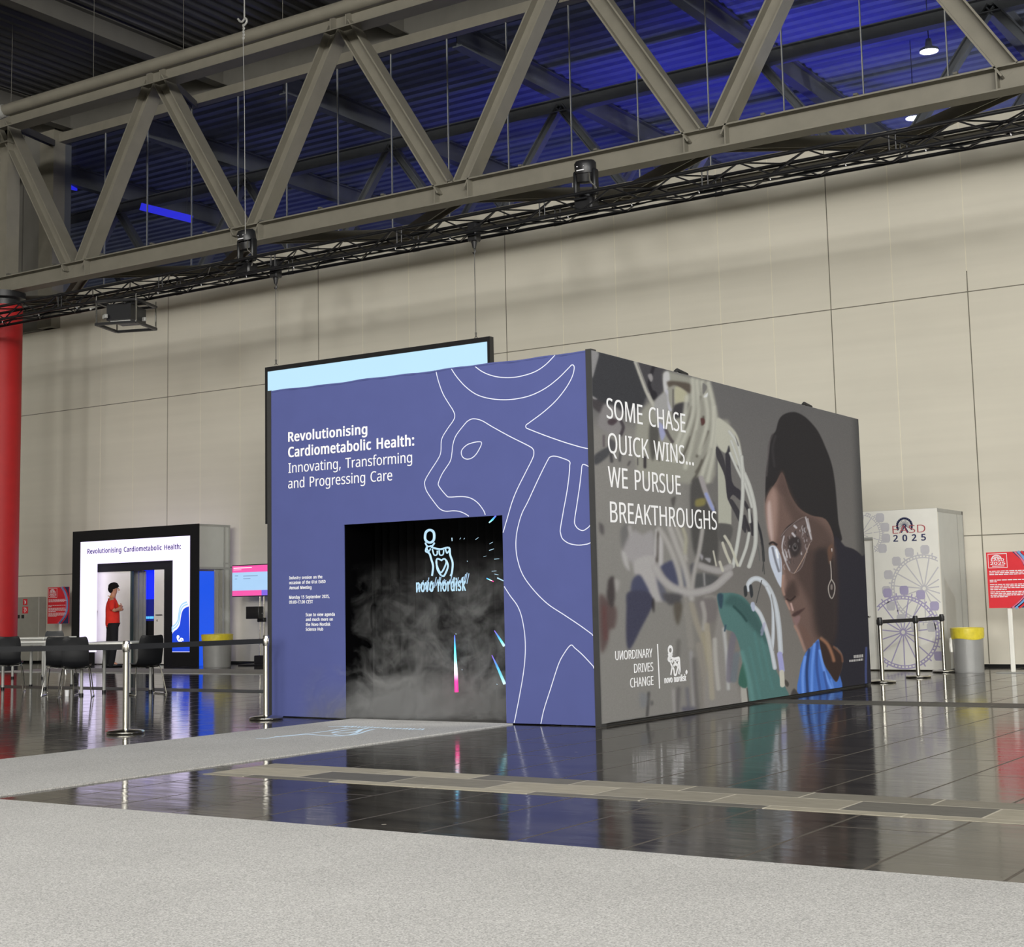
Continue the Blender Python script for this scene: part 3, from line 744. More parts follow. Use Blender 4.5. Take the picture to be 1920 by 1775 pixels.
def carpet_material(name, base):
    m = bpy.data.materials.new(name)
    m.use_nodes = True
    nt = m.node_tree
    N, L = nt.nodes, nt.links
    b = N['Principled BSDF']
    tc = N.new('ShaderNodeTexCoord')
    nz = N.new('ShaderNodeTexNoise')
    nz.inputs['Scale'].default_value = 130
    nz.inputs['Detail'].default_value = 3
    nz.inputs['Roughness'].default_value = .7
    L.new(tc.outputs['Object'], nz.inputs['Vector'])
    big = N.new('ShaderNodeTexNoise')
    big.inputs['Scale'].default_value = 1.3
    big.inputs['Detail'].default_value = 5
    L.new(tc.outputs['Object'], big.inputs['Vector'])
    cr = N.new('ShaderNodeValToRGB')
    cr.color_ramp.elements[0].position = .3
    cr.color_ramp.elements[0].color = rgb(*[c * .74 for c in base])
    cr.color_ramp.elements[1].position = .7
    cr.color_ramp.elements[1].color = rgb(*[min(255, c * 1.18) for c in base])
    L.new(nz.outputs[0], cr.inputs[0])
    rp = N.new('ShaderNodeMapRange')
    rp.inputs[3].default_value = .88
    rp.inputs[4].default_value = 1.12
    L.new(big.outputs[0], rp.inputs[0])
    mx = N.new('ShaderNodeMix')
    mx.data_type = 'RGBA'
    mx.blend_type = 'MULTIPLY'
    mx.inputs[0].default_value = 1
    L.new(cr.outputs[0], mx.inputs[6])
    L.new(rp.outputs[0], mx.inputs[7])
    L.new(mx.outputs[2], b.inputs['Base Color'])
    b.inputs['Roughness'].default_value = 1
    b.inputs['Specular IOR Level'].default_value = .1
    bp = N.new('ShaderNodeBump')
    bp.inputs['Strength'].default_value = .6
    bp.inputs['Distance'].default_value = .0025
    L.new(nz.outputs[0], bp.inputs['Height'])
    L.new(bp.outputs[0], b.inputs['Normal'])
    return m


def wall_material():
    m = pm('pale_wall_panel', rgb(216, 211, 196), .7, 0, .035, .5)
    nt = m.node_tree
    N, L = nt.nodes, nt.links
    # faint horizontal banding of the panels
    b = N['Principled BSDF']
    src = b.inputs['Base Color'].links[0].from_socket
    tc = N.new('ShaderNodeTexCoord')
    mp = N.new('ShaderNodeMapping')
    mp.inputs['Scale'].default_value = (.15, 1, 3.5)
    L.new(tc.outputs['Object'], mp.inputs[0])
    nz = N.new('ShaderNodeTexNoise')
    nz.inputs['Scale'].default_value = 1.5
    nz.inputs['Detail'].default_value = 5
    L.new(mp.outputs[0], nz.inputs['Vector'])
    rp = N.new('ShaderNodeMapRange')
    rp.inputs[3].default_value = .93
    rp.inputs[4].default_value = 1.07
    L.new(nz.outputs[0], rp.inputs[0])
    mx = N.new('ShaderNodeMix')
    mx.data_type = 'RGBA'
    mx.blend_type = 'MULTIPLY'
    mx.inputs[0].default_value = 1
    L.new(src, mx.inputs[6])
    L.new(rp.outputs[0], mx.inputs[7])
    L.new(mx.outputs[2], b.inputs['Base Color'])
    return m


M['floor'] = floor_material()
M['strip'] = strip_material('worn_stone_strip', rgb(178, 171, 152), rgb(100, 98, 92), rgb(190, 184, 168), .82, .4)
M['strip_dark'] = strip_material('dark_metal_strip', rgb(70, 68, 64), rgb(84, 82, 76), rgb(120, 116, 106), 1.6, .45)
M['carpet'] = carpet_material('grey_needle_felt', (184, 183, 180))
M['wall'] = wall_material()
M['seam_light'] = pm('pale_wall_joint', rgb(228, 222, 202), .7)
M['seam_dark'] = pm('dark_wall_joint', rgb(120, 116, 102), .8)
M['gap'] = pm('black_gap', rgb(14, 14, 14), .9)
M['roof_sheet'] = pm('grey_roof_sheet', rgb(84, 83, 82), .5, .0, .06, 2)
M['blue_sheet'] = pm('pale_roof_sheet', rgb(170, 170, 175), .55, 0, .1, 1.5)
M['cladding'] = pm('grey_cladding', rgb(120, 118, 112), .55, .1, .06, 2)

# floor, strips let into it
mb = MB()
mb.box((-60, -60, -.3), (40, WALL_Y + 14, 0))
struct(mb.build('floor', M['floor']))
mb = MB()
mb.box((-8.2, 8.28, -.02), (14, 9.08, .003))
struct(mb.build('trim_1', M['strip']))
mb = MB()
mb.box((-60, 16.75, -.02), (14, 17.4, .003))
struct(mb.build('trim_2', M['strip_dark']))

# back wall with its joints and the black gap at its foot
mb = MB()
mb.box((-60, WALL_Y, .05), (20, WALL_Y + .3, WALL_TOP))
mb.cur = 1
for x, z0, z1 in ((-9.92, .06, WALL_TOP), (-7.4, .06, 6.9), (-27.18, 2.25, WALL_TOP), (-22.29, .06, WALL_TOP), (-17.1, .06, WALL_TOP), (-12.2, .06, 2.25), (-25.5, .06, 2.25),
                  (-30.45, .06, 2.25), (-6.3, .06, 2.25), (-4.9, .06, WALL_TOP)):
    mb.box((x - .009, WALL_Y - .002, z0), (x + .009, WALL_Y + .01, z1))
for z in (2.25, 6.525):
    mb.box((-60, WALL_Y - .0021, z - .009), (20, WALL_Y + .01, z + .009))
mb.cur = 2
for x in (-8.74, -7.4, -11.07, -12.15, -13.24, -26.06, -24.75, -20.99, -19.67, -14.44, -28.4, -29.6, -6.15, -15.7, -18.4, -23.5):
    mb.box((x - .008, WALL_Y - .0018, 2.27), (x + .008, WALL_Y + .01, WALL_TOP))
mb.cur = 3
mb.box((-60, WALL_Y + .03, 0), (20, WALL_Y + .25, .05))
struct(mb.build('wall_back', [M['wall'], M['seam_dark'], M['seam_light'], M['gap']]))

mb = MB()
mb.box((-60, -60, 0), (-59.7, WALL_Y + .3, 15))
struct(mb.build('wall_left', M['wall']))
mb = MB()
mb.box((40, -60, 0), (40.3, WALL_Y + .3, 15))
struct(mb.build('wall_right', M['wall']))
mb = MB()
mb.box((-60, -60.3, 0), (40.3, -60, 15))
struct(mb.build('wall_front', M['wall']))

# grey cladding that closes the glazing on the left
mb = MB()
mb.box((-60, WALL_Y - .15, WALL_TOP - .9), (-31.35, WALL_Y + .3, 14.6))
mb.cur = 1
for k in range(9):
    mb.box((-32.6 - k * 1.1, WALL_Y - .165, WALL_TOP - .9), (-32.57 - k * 1.1, WALL_Y, 14.6))
mb.cur = 2
mb.box((-31.75, WALL_Y - .3, WALL_TOP - .9), (-31.2, WALL_Y + .3, 14.1))
struct(mb.build('trim_3', [M['cladding'], M['dark_steel'], M['steel_paint']]))

# corrugated roof of this hall, ridges running towards the wall
def corrugated(x0, x1, y0, y1, z, pitch, amp, along):
    n = int((x1 - x0 if along == 'y' else y1 - y0) / pitch)
    prof = []
    for k in range(n):
        for t, h in ((0, 0), (.32, 0), (.45, 1), (.85, 1)):
            prof.append(((k + t) * pitch, h * amp))
    vs, fs = [], []
    for t, h in prof:
        if along == 'y':
            vs += [(x0 + t, y0, z + h), (x0 + t, y1, z + h)]
        else:
            vs += [(x0, y0 + t, z + h), (x1, y0 + t, z + h)]
    for k in range(len(prof) - 1):
        fs.append((2 * k, 2 * k + 1, 2 * k + 3, 2 * k + 2))
    up = [(a, b, c + .02) for a, b, c in vs]
    n = len(vs)
    m = MB()
    m.add(vs + up, fs + [tuple(reversed([i + n for i in f])) for f in fs])
    return m


struct(corrugated(-60, 40, -60, WALL_Y + .3, 14.6, .36, .09, 'y').build('ceiling', M['roof_sheet']))
# roof beams above the steel truss
k = 4
for x in (-36.5, -30.9, -25.3, -19.7, -14.1, -8.5, -2.9):
    mb = MB()
    mb.beam((x, -10, 14.33), (x, WALL_Y, 14.33), .5, .3, .03, .02, (1, 0, 0))
    struct(mb.build('trim_%d' % k, M['dark_steel']))
    k += 1
mb = MB()
mb.box((-31.3, WALL_Y - .02, GLASS_TOP), (20, WALL_Y + .25, GLASS_TOP + .7))
mb.cur = 1
mb.box((-31.3, WALL_Y - .14, GLASS_TOP - .12), (20, WALL_Y + .1, GLASS_TOP + .12))
struct(mb.build('trim_%d' % k, [M['dark_steel'], M['steel_paint']]))
k += 1
mb = MB()
mb.box((-31.3, WALL_Y - .05, WALL_TOP - .04), (20, WALL_Y + .35, WALL_TOP + .03))
struct(mb.build('trim_%d' % k, M['steel_paint']))
k += 1


def glass_material():
    m = bpy.data.materials.new('clerestory_glass')
    m.use_nodes = True
    nt = m.node_tree
    N, L = nt.nodes, nt.links
    N.remove(N['Principled BSDF'])
    out = N['Material Output']
    tr = N.new('ShaderNodeBsdfTransparent')
    tr.inputs[0].default_value = (.84, .87, .93, 1)
    gl = N.new('ShaderNodeBsdfGlossy')
    gl.inputs['Roughness'].default_value = .02
    gl.inputs[0].default_value = (.8, .85, 1, 1)
    fr = N.new('ShaderNodeFresnel')
    fr.inputs[0].default_value = 1.5
    tc = N.new('ShaderNodeTexCoord')
    nz = N.new('ShaderNodeTexNoise')
    nz.inputs['Scale'].default_value = .4
    L.new(tc.outputs['Object'], nz.inputs['Vector'])
    bp = N.new('ShaderNodeBump')
    bp.inputs['Strength'].default_value = .02
    bp.inputs['Distance'].default_value = .05
    L.new(nz.outputs[0], bp.inputs['Height'])
    L.new(bp.outputs[0], gl.inputs['Normal'])
    mx = N.new('ShaderNodeMixShader')
    ge = N.new('ShaderNodeNewGeometry')           # only the face one looks at mirrors
    fm = N.new('ShaderNodeMath')
    fm.operation = 'SUBTRACT'
    fm.use_clamp = True
    L.new(fr.outputs[0], fm.inputs[0])
    L.new(ge.outputs['Backfacing'], fm.inputs[1])
    L.new(fm.outputs[0], mx.inputs[0])
    L.new(tr.outputs[0], mx.inputs[1])
    L.new(gl.outputs[0], mx.inputs[2])
    L.new(mx.outputs[0], out.inputs[0])
    return m


M['glass'] = glass_material()
JOINTS = [-31.2 + 1.577 * i for i in range(22)]
for i in range(21):
    a, b = JOINTS[i], JOINTS[i + 1]
    mb = MB()
    mb.box((a + .009, WALL_Y + .08, WALL_TOP + .03), (b - .009, WALL_Y + .1, GLASS_TOP))
    pane = struct(mb.build('window_%d' % (i + 1), M['glass']))
    mb = MB()
    mb.box((b - .009, WALL_Y + .07, WALL_TOP + .03), (b + .009, WALL_Y + .11, GLASS_TOP))
    fr = mb.build('window_frame', M['alu'], pane)

# ---- the neighbouring hall behind the glazing
struct(corrugated(-60, 20, WALL_Y + .4, 60, 14.3, .42, .06, 'x').build('ceiling_far', M['blue_sheet']))
mb = MB()
mb.box((-60, 59, 6), (20, 59.3, 15))
struct(mb.build('wall_far', M['dark_steel']))
kk = k
for x in (-34, -29.0, -23.8, -18.6, -13.4, -8.2, -3.0):
    mb = MB()
    mb.beam((x, WALL_Y + .5, 14.0), (x, 58, 14.0), .55, .25, .03, .02, (1, 0, 0))
    struct(mb.build('trim_%d' % kk, M['steel_paint']))
    kk += 1
for y, z in ((30.5, 13.3), (34.8, 13.3)):
    mb = MB()
    mb.beam((-40, y, z), (20, y, z), .34, .26, .03, .02, (0, 1, 0))
    for x in np.arange(-39, 19, 5.2):
        mb.beam((x, y, z), (x + 2.6, y, 9.8), .2, .2, .03, .02, (0, 1, 0))
        mb.beam((x + 2.6, y, 9.8), (x + 5.2, y, z), .2, .2, .03, .02, (0, 1, 0))
    struct(mb.build('trim_%d' % kk, M['steel_paint']))
    kk += 1

# lamps of the neighbouring hall
M['blue_streak'] = glow('blue_streak_glow', (.03, .03, 1, 1), .75)
M['lamp_glow'] = glow('lamp_glow', (1, .97, .9, 1), 30)
for n, (px, py, Y, lab) in enumerate(((1742, 97, 31.3, 'round lit ceiling lamp behind the glazing, the higher of two'),
                                      (1714, 222, 34.0, 'round lit ceiling lamp behind the glazing, just above the black truss'))):
    p = on_front(px, py, Y)
    t = thing('ceiling_lamp', lab, 'lamp', p, 0, 'lamps behind the glazing')
    mb = MB()
    mb.lathe([(.03, .3), (.06, .28), (.08, .12), (.2, .06), (.215, 0), (.2, 0), (.18, .03), (.03, .05)], 20, caps=False)
    local(mb, 'lamp_shade', M['alu'], t)
    mb = MB()
    mb.lathe([(.02, .03), (.185, .03), (.185, .012), (.02, .012)], 20, caps=True)
    local(mb, 'diffuser', M['lamp_glow'], t)
    mb = MB()
    mb.tube([(0, 0, .28), (0, 0, 14.3 - p.z)], .01, 6)
    local(mb, 'hanger', M['dark_steel'], t)

for P, lab in ((((264, 387), (360, 411)), 'long glowing blue bar for a light streak in the left part of the glazing'),
               (((119, 345), (143, 351)), 'short glowing blue bar for a light streak in the leftmost glazing pane')):
    a, b = on_front(*P[0], 28.5), on_front(*P[1], 29.2)
    t = thing('glow_bar', lab, 'light', a, 0, 'blue lights behind the glazing')
    mb = MB()
    mb.bar(a, b, .06, .2)  # glowing bar stands in for a blue streak of light in the glass
    mb.build('tube', M['blue_streak'], t)
    for q in (a.lerp(b, .1), a.lerp(b, .9)):
        mb = MB()
        mb.tube([(q.x, q.y, q.z + .1), (q.x, q.y, 14.3)], .006, 5)
        mb.build('hanger', M['dark_steel'], t)

# ================================================================== steel roof truss along the wall
tr = thing('roof_truss', 'large grey steel girder with sloping members before the blue glazing', 'truss', (0, CHORD_Y, 8.9))


def part(mb, name, mat, parent):
    o = mb.build(name, mat, parent)
    return o


ZB, ZT = 8.92, 12.88
mb = MB()
mb.beam((-45, CHORD_Y, ZB), (18, CHORD_Y, ZB), .38, .34, .028, .016, (0, 1, 0))
part(mb, 'bottom_chord', M['steel_paint'], tr)
mb = MB()
mb.beam((-45, CHORD_Y, ZT), (18, CHORD_Y, ZT), .34, .4, .028, .016, (0, 1, 0))
part(mb, 'top_chord', M['steel_paint'], tr)
NODE = [-26.2 + 5.22 * i for i in range(-3, 9)]
for x in NODE:
    mb = MB()
    mb.beam((x - .18, CHORD_Y, ZB + .1), (x - 2.56, CHORD_Y, ZT - .1), .32, .34, .03, .02, (0, 1, 0))
    part(mb, 'diagonal', M['steel_paint'], tr)
    mb = MB()
    mb.beam((x + .18, CHORD_Y, ZB + .1), (x + 2.4, CHORD_Y, ZT - .1), .32, .34, .03, .02, (0, 1, 0))
    part(mb, 'diagonal', M['steel_paint'], tr)
    for dx in (-.38, .38):
        for yy in (-1, 1):
            mb = MB()
            mb.box((x + dx - .012, CHORD_Y + yy * .01, ZB - .165), (x + dx + .012, CHORD_Y + yy * .165, ZB + .165))
            part(mb, 'stiffener', M['steel_paint'], tr)
    for dx in (2.35, 2.75):
        mb = MB()
        mb.box((x + dx - .012, CHORD_Y - .19, ZT - .145), (x + dx + .012, CHORD_Y - .01, ZT + .145))
        part(mb, 'stiffener', M['steel_paint'], tr)
    # horizontal bracing back to the wall
    mb = MB()
    mb.beam((x, CHORD_Y + .2, ZB - .02), (x + 3.25, 24.8, ZB - .02), .2, .2, .02, .014, (0, 0, 1))
    part(mb, 'wind_brace', M['steel_paint'], tr)
    mb = MB()
    mb.beam((x, CHORD_Y + .2, ZB - .02), (x - 3.25, 24.8, ZB - .02), .2, .2, .02, .014, (0, 0, 1))
    part(mb, 'wind_brace', M['steel_paint'], tr)
    mb = MB()
    mb.beam((x + 2.6, CHORD_Y + .2, ZT), (x, WALL_Y - .1, ZT + .9), .16, .16, .02, .014, (0, 0, 1))
    part(mb, 'wind_brace', M['dark_steel'], tr)
mb = MB()
mb.beam((-45, 24.85, ZB - .02), (18, 24.85, ZB - .02), .12, .12, .014, .01, (0, 1, 0))
part(mb, 'brace_rail', M['steel_paint'], tr)
# flange bolts along the bottom chord
for i in range(20):
    x = -30 + i * 1.58
    mb = MB()
    mb.box((x - .035, CHORD_Y - .2, ZB + .19), (x + .035, CHORD_Y - .12, ZB + .225))
    part(mb, 'clamp', M['dark_steel'], tr)

# pipe under the roof
t = thing('ceiling_pipe', 'long round grey pipe running under the corrugated roof above the steel girder', 'pipe', (0, 21.2, 12.9))
pz = on_front(400, 88, 21.2).z
pA, pB = on_front(20, 190, 21.2), on_front(690, 3, 21.2)
mb = MB()
mb.tube([(pA.x - .2, 21.2, pz), (16, 21.2, pz)], .13, 14)
mb.build('pipe', M['steel_paint'], t)
mb = MB()
mb.tube([(pA.x - .2, 21.2, pz), (pA.x - .6, 21.1, pz - .1), (pA.x - 1.0, 20.9, pz - .35)], .15, 12)
mb.build('elbow', M['alu'], t)
for i in range(9):
    x = -27 + i * 2.7
    mb = MB()
    mb.tube([(x, 21.2, pz + .1), (x, 21.2, 14.6)], .006, 6)
    mb.build('hanger', M['dark_steel'], t)

# ================================================================== red column
cx = on_front(2, 900, CHORD_Y).x
R0 = (on_front(37.5, 900, CHORD_Y).x - cx) * .63
t = thing('red_column', 'thick round red column at the far left holding up the steel girder', 'column', (cx, CHORD_Y, 0))
mb = MB()
mb.lathe([(R0, .12), (R0, 8.42)], 40)
local(mb, 'shaft', M['red_paint'], t)
mb = MB()
mb.lathe([(R0 - .05, 8.42), (R0 - .05, 8.56), (R0 + .06, 8.6), (R0 + .06, 8.74)], 40)
local(mb, 'capital', M['black_metal'], t)
mb = MB()
mb.lathe([(R0 + .02, 0), (R0 + .02, .12), (R0, .13)], 40)
local(mb, 'base', M['black_metal'], t)
# steel post that carries on above it
t = thing('steel_post', 'grey steel post standing on the red column at the end of the girder', 'post', (cx, CHORD_Y, 9.11))
mb = MB()
mb.beam((0, 0, 0), (0, 0, 3.6), .5, .36, .03, .02, (0, 1, 0))
local(mb, 'shaft', M['steel_paint'], t)
mb = MB()
mb.box((-.28, -.24, 3.2), (.28, .24, 3.24))
local(mb, 'end_plate', M['steel_paint'], t)

# ================================================================== carpets
mb = MB()
mb.box((-30, -6, 0), (20, 6.55, .012))
tag(mb.build('carpet', M['carpet']), 'wide pale grey carpet filling the bottom of the photo', 'carpet', 'grey carpets')
mb = MB()
mb.box((-10.62, 6.552, 0), (-8.52, BOOTH_Y - .03, .012))
tag(mb.build('carpet', M['carpet']), 'pale grey carpet runner leading to the dark doorway of the blue booth', 'carpet', 'grey carpets')
mb = MB()
mb.box((-27.6, 21.6, 0), (-13, 23.3, .012))
tag(mb.build('carpet', M['carpet']), 'narrow grey carpet across the far floor in front of the glowing portal', 'carpet', 'grey carpets')

# ================================================================== the printed booth
X0, Y0 = BOOTH_X, BOOTH_Y
M['velvet'] = pm('black_velvet', rgb(6, 6, 7), 1, 0, .1, 20, 0, None, 0)
XL, YB, BH = X0 - BOOTH_W, Y0 + BOOTH_D, BOOTH_H
DX0, DX1 = on_front(645.5, 1100, Y0).x, on_front(944.5, 1100, Y0).x
DZ = .5 * (on_front(645, 983.5, Y0).z + on_front(943, 965.5, Y0).z)
booth = thing('exhibition_booth', 'large booth with blue front, foggy doorway and a printed woman on its side', 'booth', (X0 - BOOTH_W / 2, Y0, 0))

mb = MB()
E_ = .062
mb.box((XL + E_, Y0, .012), (DX0, Y0 + .015, BH - .01))
mb.box((DX1, Y0, .012), (X0 - E_ - .005, Y0 + .015, BH - .01))
mb.box((DX0, Y0, DZ), (DX1, Y0 + .015, BH - .01))
mb.build('front_wall', M['purple'], booth)
# the fabric's upper hem, slightly wavy
mb = MB()
N_ = 60
hem = [(XL + E_ + (BOOTH_W - 2 * E_) * i / N_, Y0 + .008 - .004 * math.sin(i * 1.7) * math.sin(i * .37), BH - .016 + .007 * math.sin(i * .55) * math.sin(i * .21 + 1)) for i in range(N_ + 1)]
mb.tube(hem, .013, 8)
mb.build('hem', M['purple'], booth)
mb = MB()
mb.box((XL, Y0 - .004, 0), (XL + E_, Y0 + .1, BH))
mb.build('corner_post', M['black_edge'], booth)
mb = MB()
mb.box((X0 - E_ - .006, Y0 - .004, 0), (X0 - .002, Y0 + .1, BH + .012))
mb.build('corner_post', M['black_edge'], booth)
mb = MB()
mb.box((XL, YB - .1, 0), (X0 - .005, YB, BH - .01))
mb.build('rear_wall', M['black_edge'], booth)
mb = MB()
mb.box((XL, Y0 + .1, 0), (XL + .1, YB - .1, BH - .01))
mb.build('left_wall', M['black_edge'], booth)
mb = MB()
mb.box((XL + .1, Y0 + .1, BH - .2), (X0 - .1, YB - .1, BH - .15))
mb.build('roof', M['black_cloth'], booth)  # unseen black cover added to keep the interior dark
# clips along the upper edge of the side wall
for py_ in (1.9, 5.6):
    mb = MB()
    mb.tube([(X0 - .02, Y0 + py_, BH), (X0 - .02, Y0 + py_ + .05, BH + .03), (X0 - .02, Y0 + py_ + .3, BH + .005)], .02, 6)
    mb.build('clip', M['black_edge'], booth)
mb = MB()
mb.box((DX0 - .35, Y0 + .016, 0), (DX0 - .002, Y0 + .5, DZ + .1))
mb.build('door_jamb', M['velvet'], booth)
mb = MB()
mb.box((DX1 + .002, Y0 + .016, 0), (DX1 + .35, Y0 + .5, DZ + .1))
mb.build('door_jamb', M['velvet'], booth)

mb = MB()
mb.box((XL + .1, Y0 + .016, DZ + .11), (X0 - .1, Y0 + .1, BH - .02))
mb.build('front_frame', M['velvet'], booth)

# pleated black curtain behind the doorway
mb = MB()
n = 160
vs = []
for i in range(n + 1):
    x = XL + .12 + (BOOTH_W - .24) * i / n
    y = Y0 + 1.75 + .05 * math.sin(i * 1.25) + .02 * math.sin(i * .41)
    vs += [(x, y, .01), (x, y + .02 * math.sin(i * .9), BH - .22)]
vb = [(a, b + .012, c) for a, b, c in vs]
m_ = len(vs)
fs = [(2 * i, 2 * i + 2, 2 * i + 3, 2 * i + 1) for i in range(n)]
mb.add(vs + vb, fs + [tuple(reversed([q + m_ for q in f])) for f in fs], True)
mb.build('curtain', pm('black_curtain', rgb(17, 16, 18), .9, 0, .25, 10), booth)

# the outline drawing of the bull on the front
c5 = lambda P: [(490 + x / 3, 620 + y / 3) for x, y in P]
c6 = lambda P: [(490 + x / 3, 940 + y / 3) for x, y in P]
OUT = [
    (c5([(982, 222), (990, 260), (1005, 310), (1025, 360), (1055, 410), (1080, 450), (1088, 478), (1080, 505), (1045, 555), (1015, 610), (1010, 680), (995, 720),
         (950, 790), (922, 840), (920, 870), (935, 910), (985, 980), (1010, 1005), (1040, 1015), (1080, 1012), (1115, 1016), (1145, 1028), (1168, 1043)]), False),
    (c5([(1068, 212), (1100, 260), (1150, 315), (1210, 358), (1280, 380), (1360, 388), (1440, 382), (1520, 362), (1600, 322), (1670, 268), (1730, 208), (1745, 193),
         (1757, 195), (1760, 215), (1748, 260), (1715, 320), (1660, 390), (1590, 455), (1510, 515), (1490, 530), (1490, 545), (1510, 555), (1600, 590), (1700, 625),
         (1790, 652), (1843, 664)]), False),
    (c5([(1198, 197), (1240, 228), (1290, 250), (1350, 262), (1420, 262), (1490, 248), (1550, 225), (1600, 190), (1640, 150), (1652, 137)]), False),
    (c5([(1260, 1035), (1250, 1010), (1220, 970), (1180, 942), (1130, 932), (1060, 935), (1040, 925), (1000, 875), (998, 850), (1020, 800), (1062, 735), (1072, 690),
         (1078, 640), (1095, 590), (1140, 530), (1165, 505), (1195, 495), (1240, 505), (1300, 540), (1400, 595), (1500, 645), (1528, 665), (1533, 690), (1525, 720),
         (1490, 790), (1440, 890), (1410, 965), (1385, 1050), (1360, 1135)]), False),
    (c5([(1238, 628), (1236, 645), (1215, 685), (1190, 712), (1160, 722), (1135, 712), (1125, 688), (1132, 665), (1160, 640), (1200, 627), (1228, 624)]), True),
    (c6([(1872, 755), (1790, 695), (1700, 635), (1610, 575), (1530, 495), (1470, 410), (1440, 320), (1432, 240), (1440, 160), (1465, 70), (1500, 0), (1560, -130),
         (1610, -230), (1625, -250), (1650, -255), (1690, -245), (1733, -226), (1735, -200), (1733, -160), (1720, -60), (1700, 50), (1683, 150), (1684, 180), (1695, 210),
         (1730, 235), (1780, 245), (1830, 240), (1858, 229)]), False),
    (c5([(1845, 765), (1808, 752), (1800, 800), (1790, 880), (1775, 980), (1763, 1060), (1765, 1090), (1785, 1115), (1815, 1122), (1855, 1092)]), False),
    (c6([(1366, 477), (1400, 530), (1440, 585), (1465, 650), (1482, 750), (1485, 850), (1475, 960), (1455, 1080), (1422, 1250)]), False),
    (c6([(1572, 1253), (1590, 1170), (1625, 1060), (1670, 920), (1700, 860), (1740, 808), (1765, 825), (1810, 865), (1878, 938)]), False),
]
mb = MB()
for P, cl in OUT:
    Q = [on_front(x, y, Y0) for x, y in curve(P, 5, cl)]
    Q = [(min(q.x, X0 - E_ - .01), Y0, max(q.z, .015)) for q in Q]
    mb.ribbon(Q, .0095, (0, -1, 0), cl)
mb.build('bull_outline_print', M['lilac_line'], booth)

text_front('headline_lettering', [
    ('Revolutionising', 540.7, 828, 688.7, 810.7),
    ('Cardiometabolic Health:', 540.7, 857, 776.7, 838.7)], Y0, M['white_print'], booth, .022)
text_front('headline_lettering', [
    ('Innovating, Transforming', 541.3, 886.7, 773.3, 868.3),
    ('and Progressing Care', 540.7, 915.7, 736, 897)], Y0, M['white_print'], booth)
text_front('session_lettering', [
    ('Industry session on the', 542.7, 1086, 604.7, 1080.4),
    ('occasion of the 61st EASD', 542.7, 1095, 610.7, 1089.4),
    ('Annual Meeting', 542.7, 1104.7, 584.3, 1099),
    ('Monday 15 September 2025,', 542.7, 1122.5, 618, 1116.8),
    ('09.00-17.00 CEST', 542.7, 1131.6, 587, 1126),
    ('Scan to view agenda', 573.7, 1155, 628, 1149.3),
    ('and much more on', 573.7, 1164, 624.3, 1158.3),
    ('the Novo Nordisk', 573.7, 1173.3, 619.7, 1167.6),
    ('Science Hub', 573.7, 1182.3, 606.3, 1176.6)], Y0, M['white_print'], booth, .012)


# ------------------------------------------------------------------ the printed portrait on the side wall, colour by colour on a fine grid
GY, GZ = 520, 500
ys = np.linspace(Y0 + .002, YB, GY)
zs = np.linspace(.03, BH - .004, GZ)
PY, PZ = np.meshgrid(ys, zs)
V3 = np.stack([np.full_like(PY, X0), PY, PZ - EYE.z], -1)
dd = V3 @ np.array(FF)
IX = CX + F_PX * (V3 @ np.array(RR)) / dd                  # where each grid point falls in the photograph's own frame of measure
IY = CY - F_PX * (V3 @ np.array(UU)) / dd
IMG = np.zeros(IX.shape + (3,))


def blend(mask, col, sl=None):
    global IMG
    c = np.array(col, float)
    tgt = IMG if sl is None else IMG[sl]
    m = mask[..., None]
    tgt[...] = tgt * (1 - m) + c * m


def window(P, pad):
    P = np.array(P, float)
    x0, y0 = P.min(0) - pad
    x1, y1 = P.max(0) + pad
    sel = (IX >= x0) & (IX <= x1) & (IY >= y0) & (IY <= y1)
    r = np.where(sel.any(1))[0]
    c = np.where(sel.any(0))[0]
    if len(r) == 0 or len(c) == 0:
        return None
    return (slice(r[0], r[-1] + 1), slice(c[0], c[-1] + 1))


def sdist(P, sl, closed):
    X, Y = IX[sl], IY[sl]
    d = np.full(X.shape, 1e9)
    ins = np.zeros(X.shape, bool)
    tt = np.zeros(X.shape)
    n = len(P)
    for i in range(n if closed else n - 1):
        ax, ay = P[i]
        bx, by = P[(i + 1) % n]
        ex, ey = bx - ax, by - ay
        L = ex * ex + ey * ey + 1e-9
        t = np.clip(((X - ax) * ex + (Y - ay) * ey) / L, 0, 1)
        q = np.hypot(X - ax - t * ex, Y - ay - t * ey)
        k = q < d
        tt[k] = (i + t[k]) / max(n - 1, 1)
        d = np.where(k, q, d)
        if closed:
            cr_ = ((ay > Y) != (by > Y)) & (X < ex * (Y - ay) / (by - ay + 1e-12) + ax)
            ins ^= cr_
    return d, ins, tt


def sm(x):
    x = np.clip(x, 0, 1)
    return x * x * (3 - 2 * x)


def fill(P, col, blur=1.0, alpha=1.0, smooth=True):
    P = [tuple(p) for p in (curve(P, 4, True) if smooth else P)]
    sl = window(P, blur + 1)
    if sl is None:
        return
    d, ins, _ = sdist(P, sl, True)
    sd = np.where(ins, d, -d)
    blend(sm(sd / (2 * blur) + .5) * alpha, col, sl)


def stroke(P, w, col, blur=.8, alpha=1.0, round_shade=0.0):
    P = [tuple(p) for p in curve(P, 5)]
    sl = window(P, w + blur + 1)
    if sl is None:
        return
    d, _, _ = sdist(P, sl, False)
    blend(sm((w / 2 - d) / (2 * blur) + .5) * alpha, col, sl)
    if round_shade:
        blend(sm((w / 4 - d) / (w / 3) + .5) * alpha * round_shade, [min(255, c * 1.22) for c in col], sl)


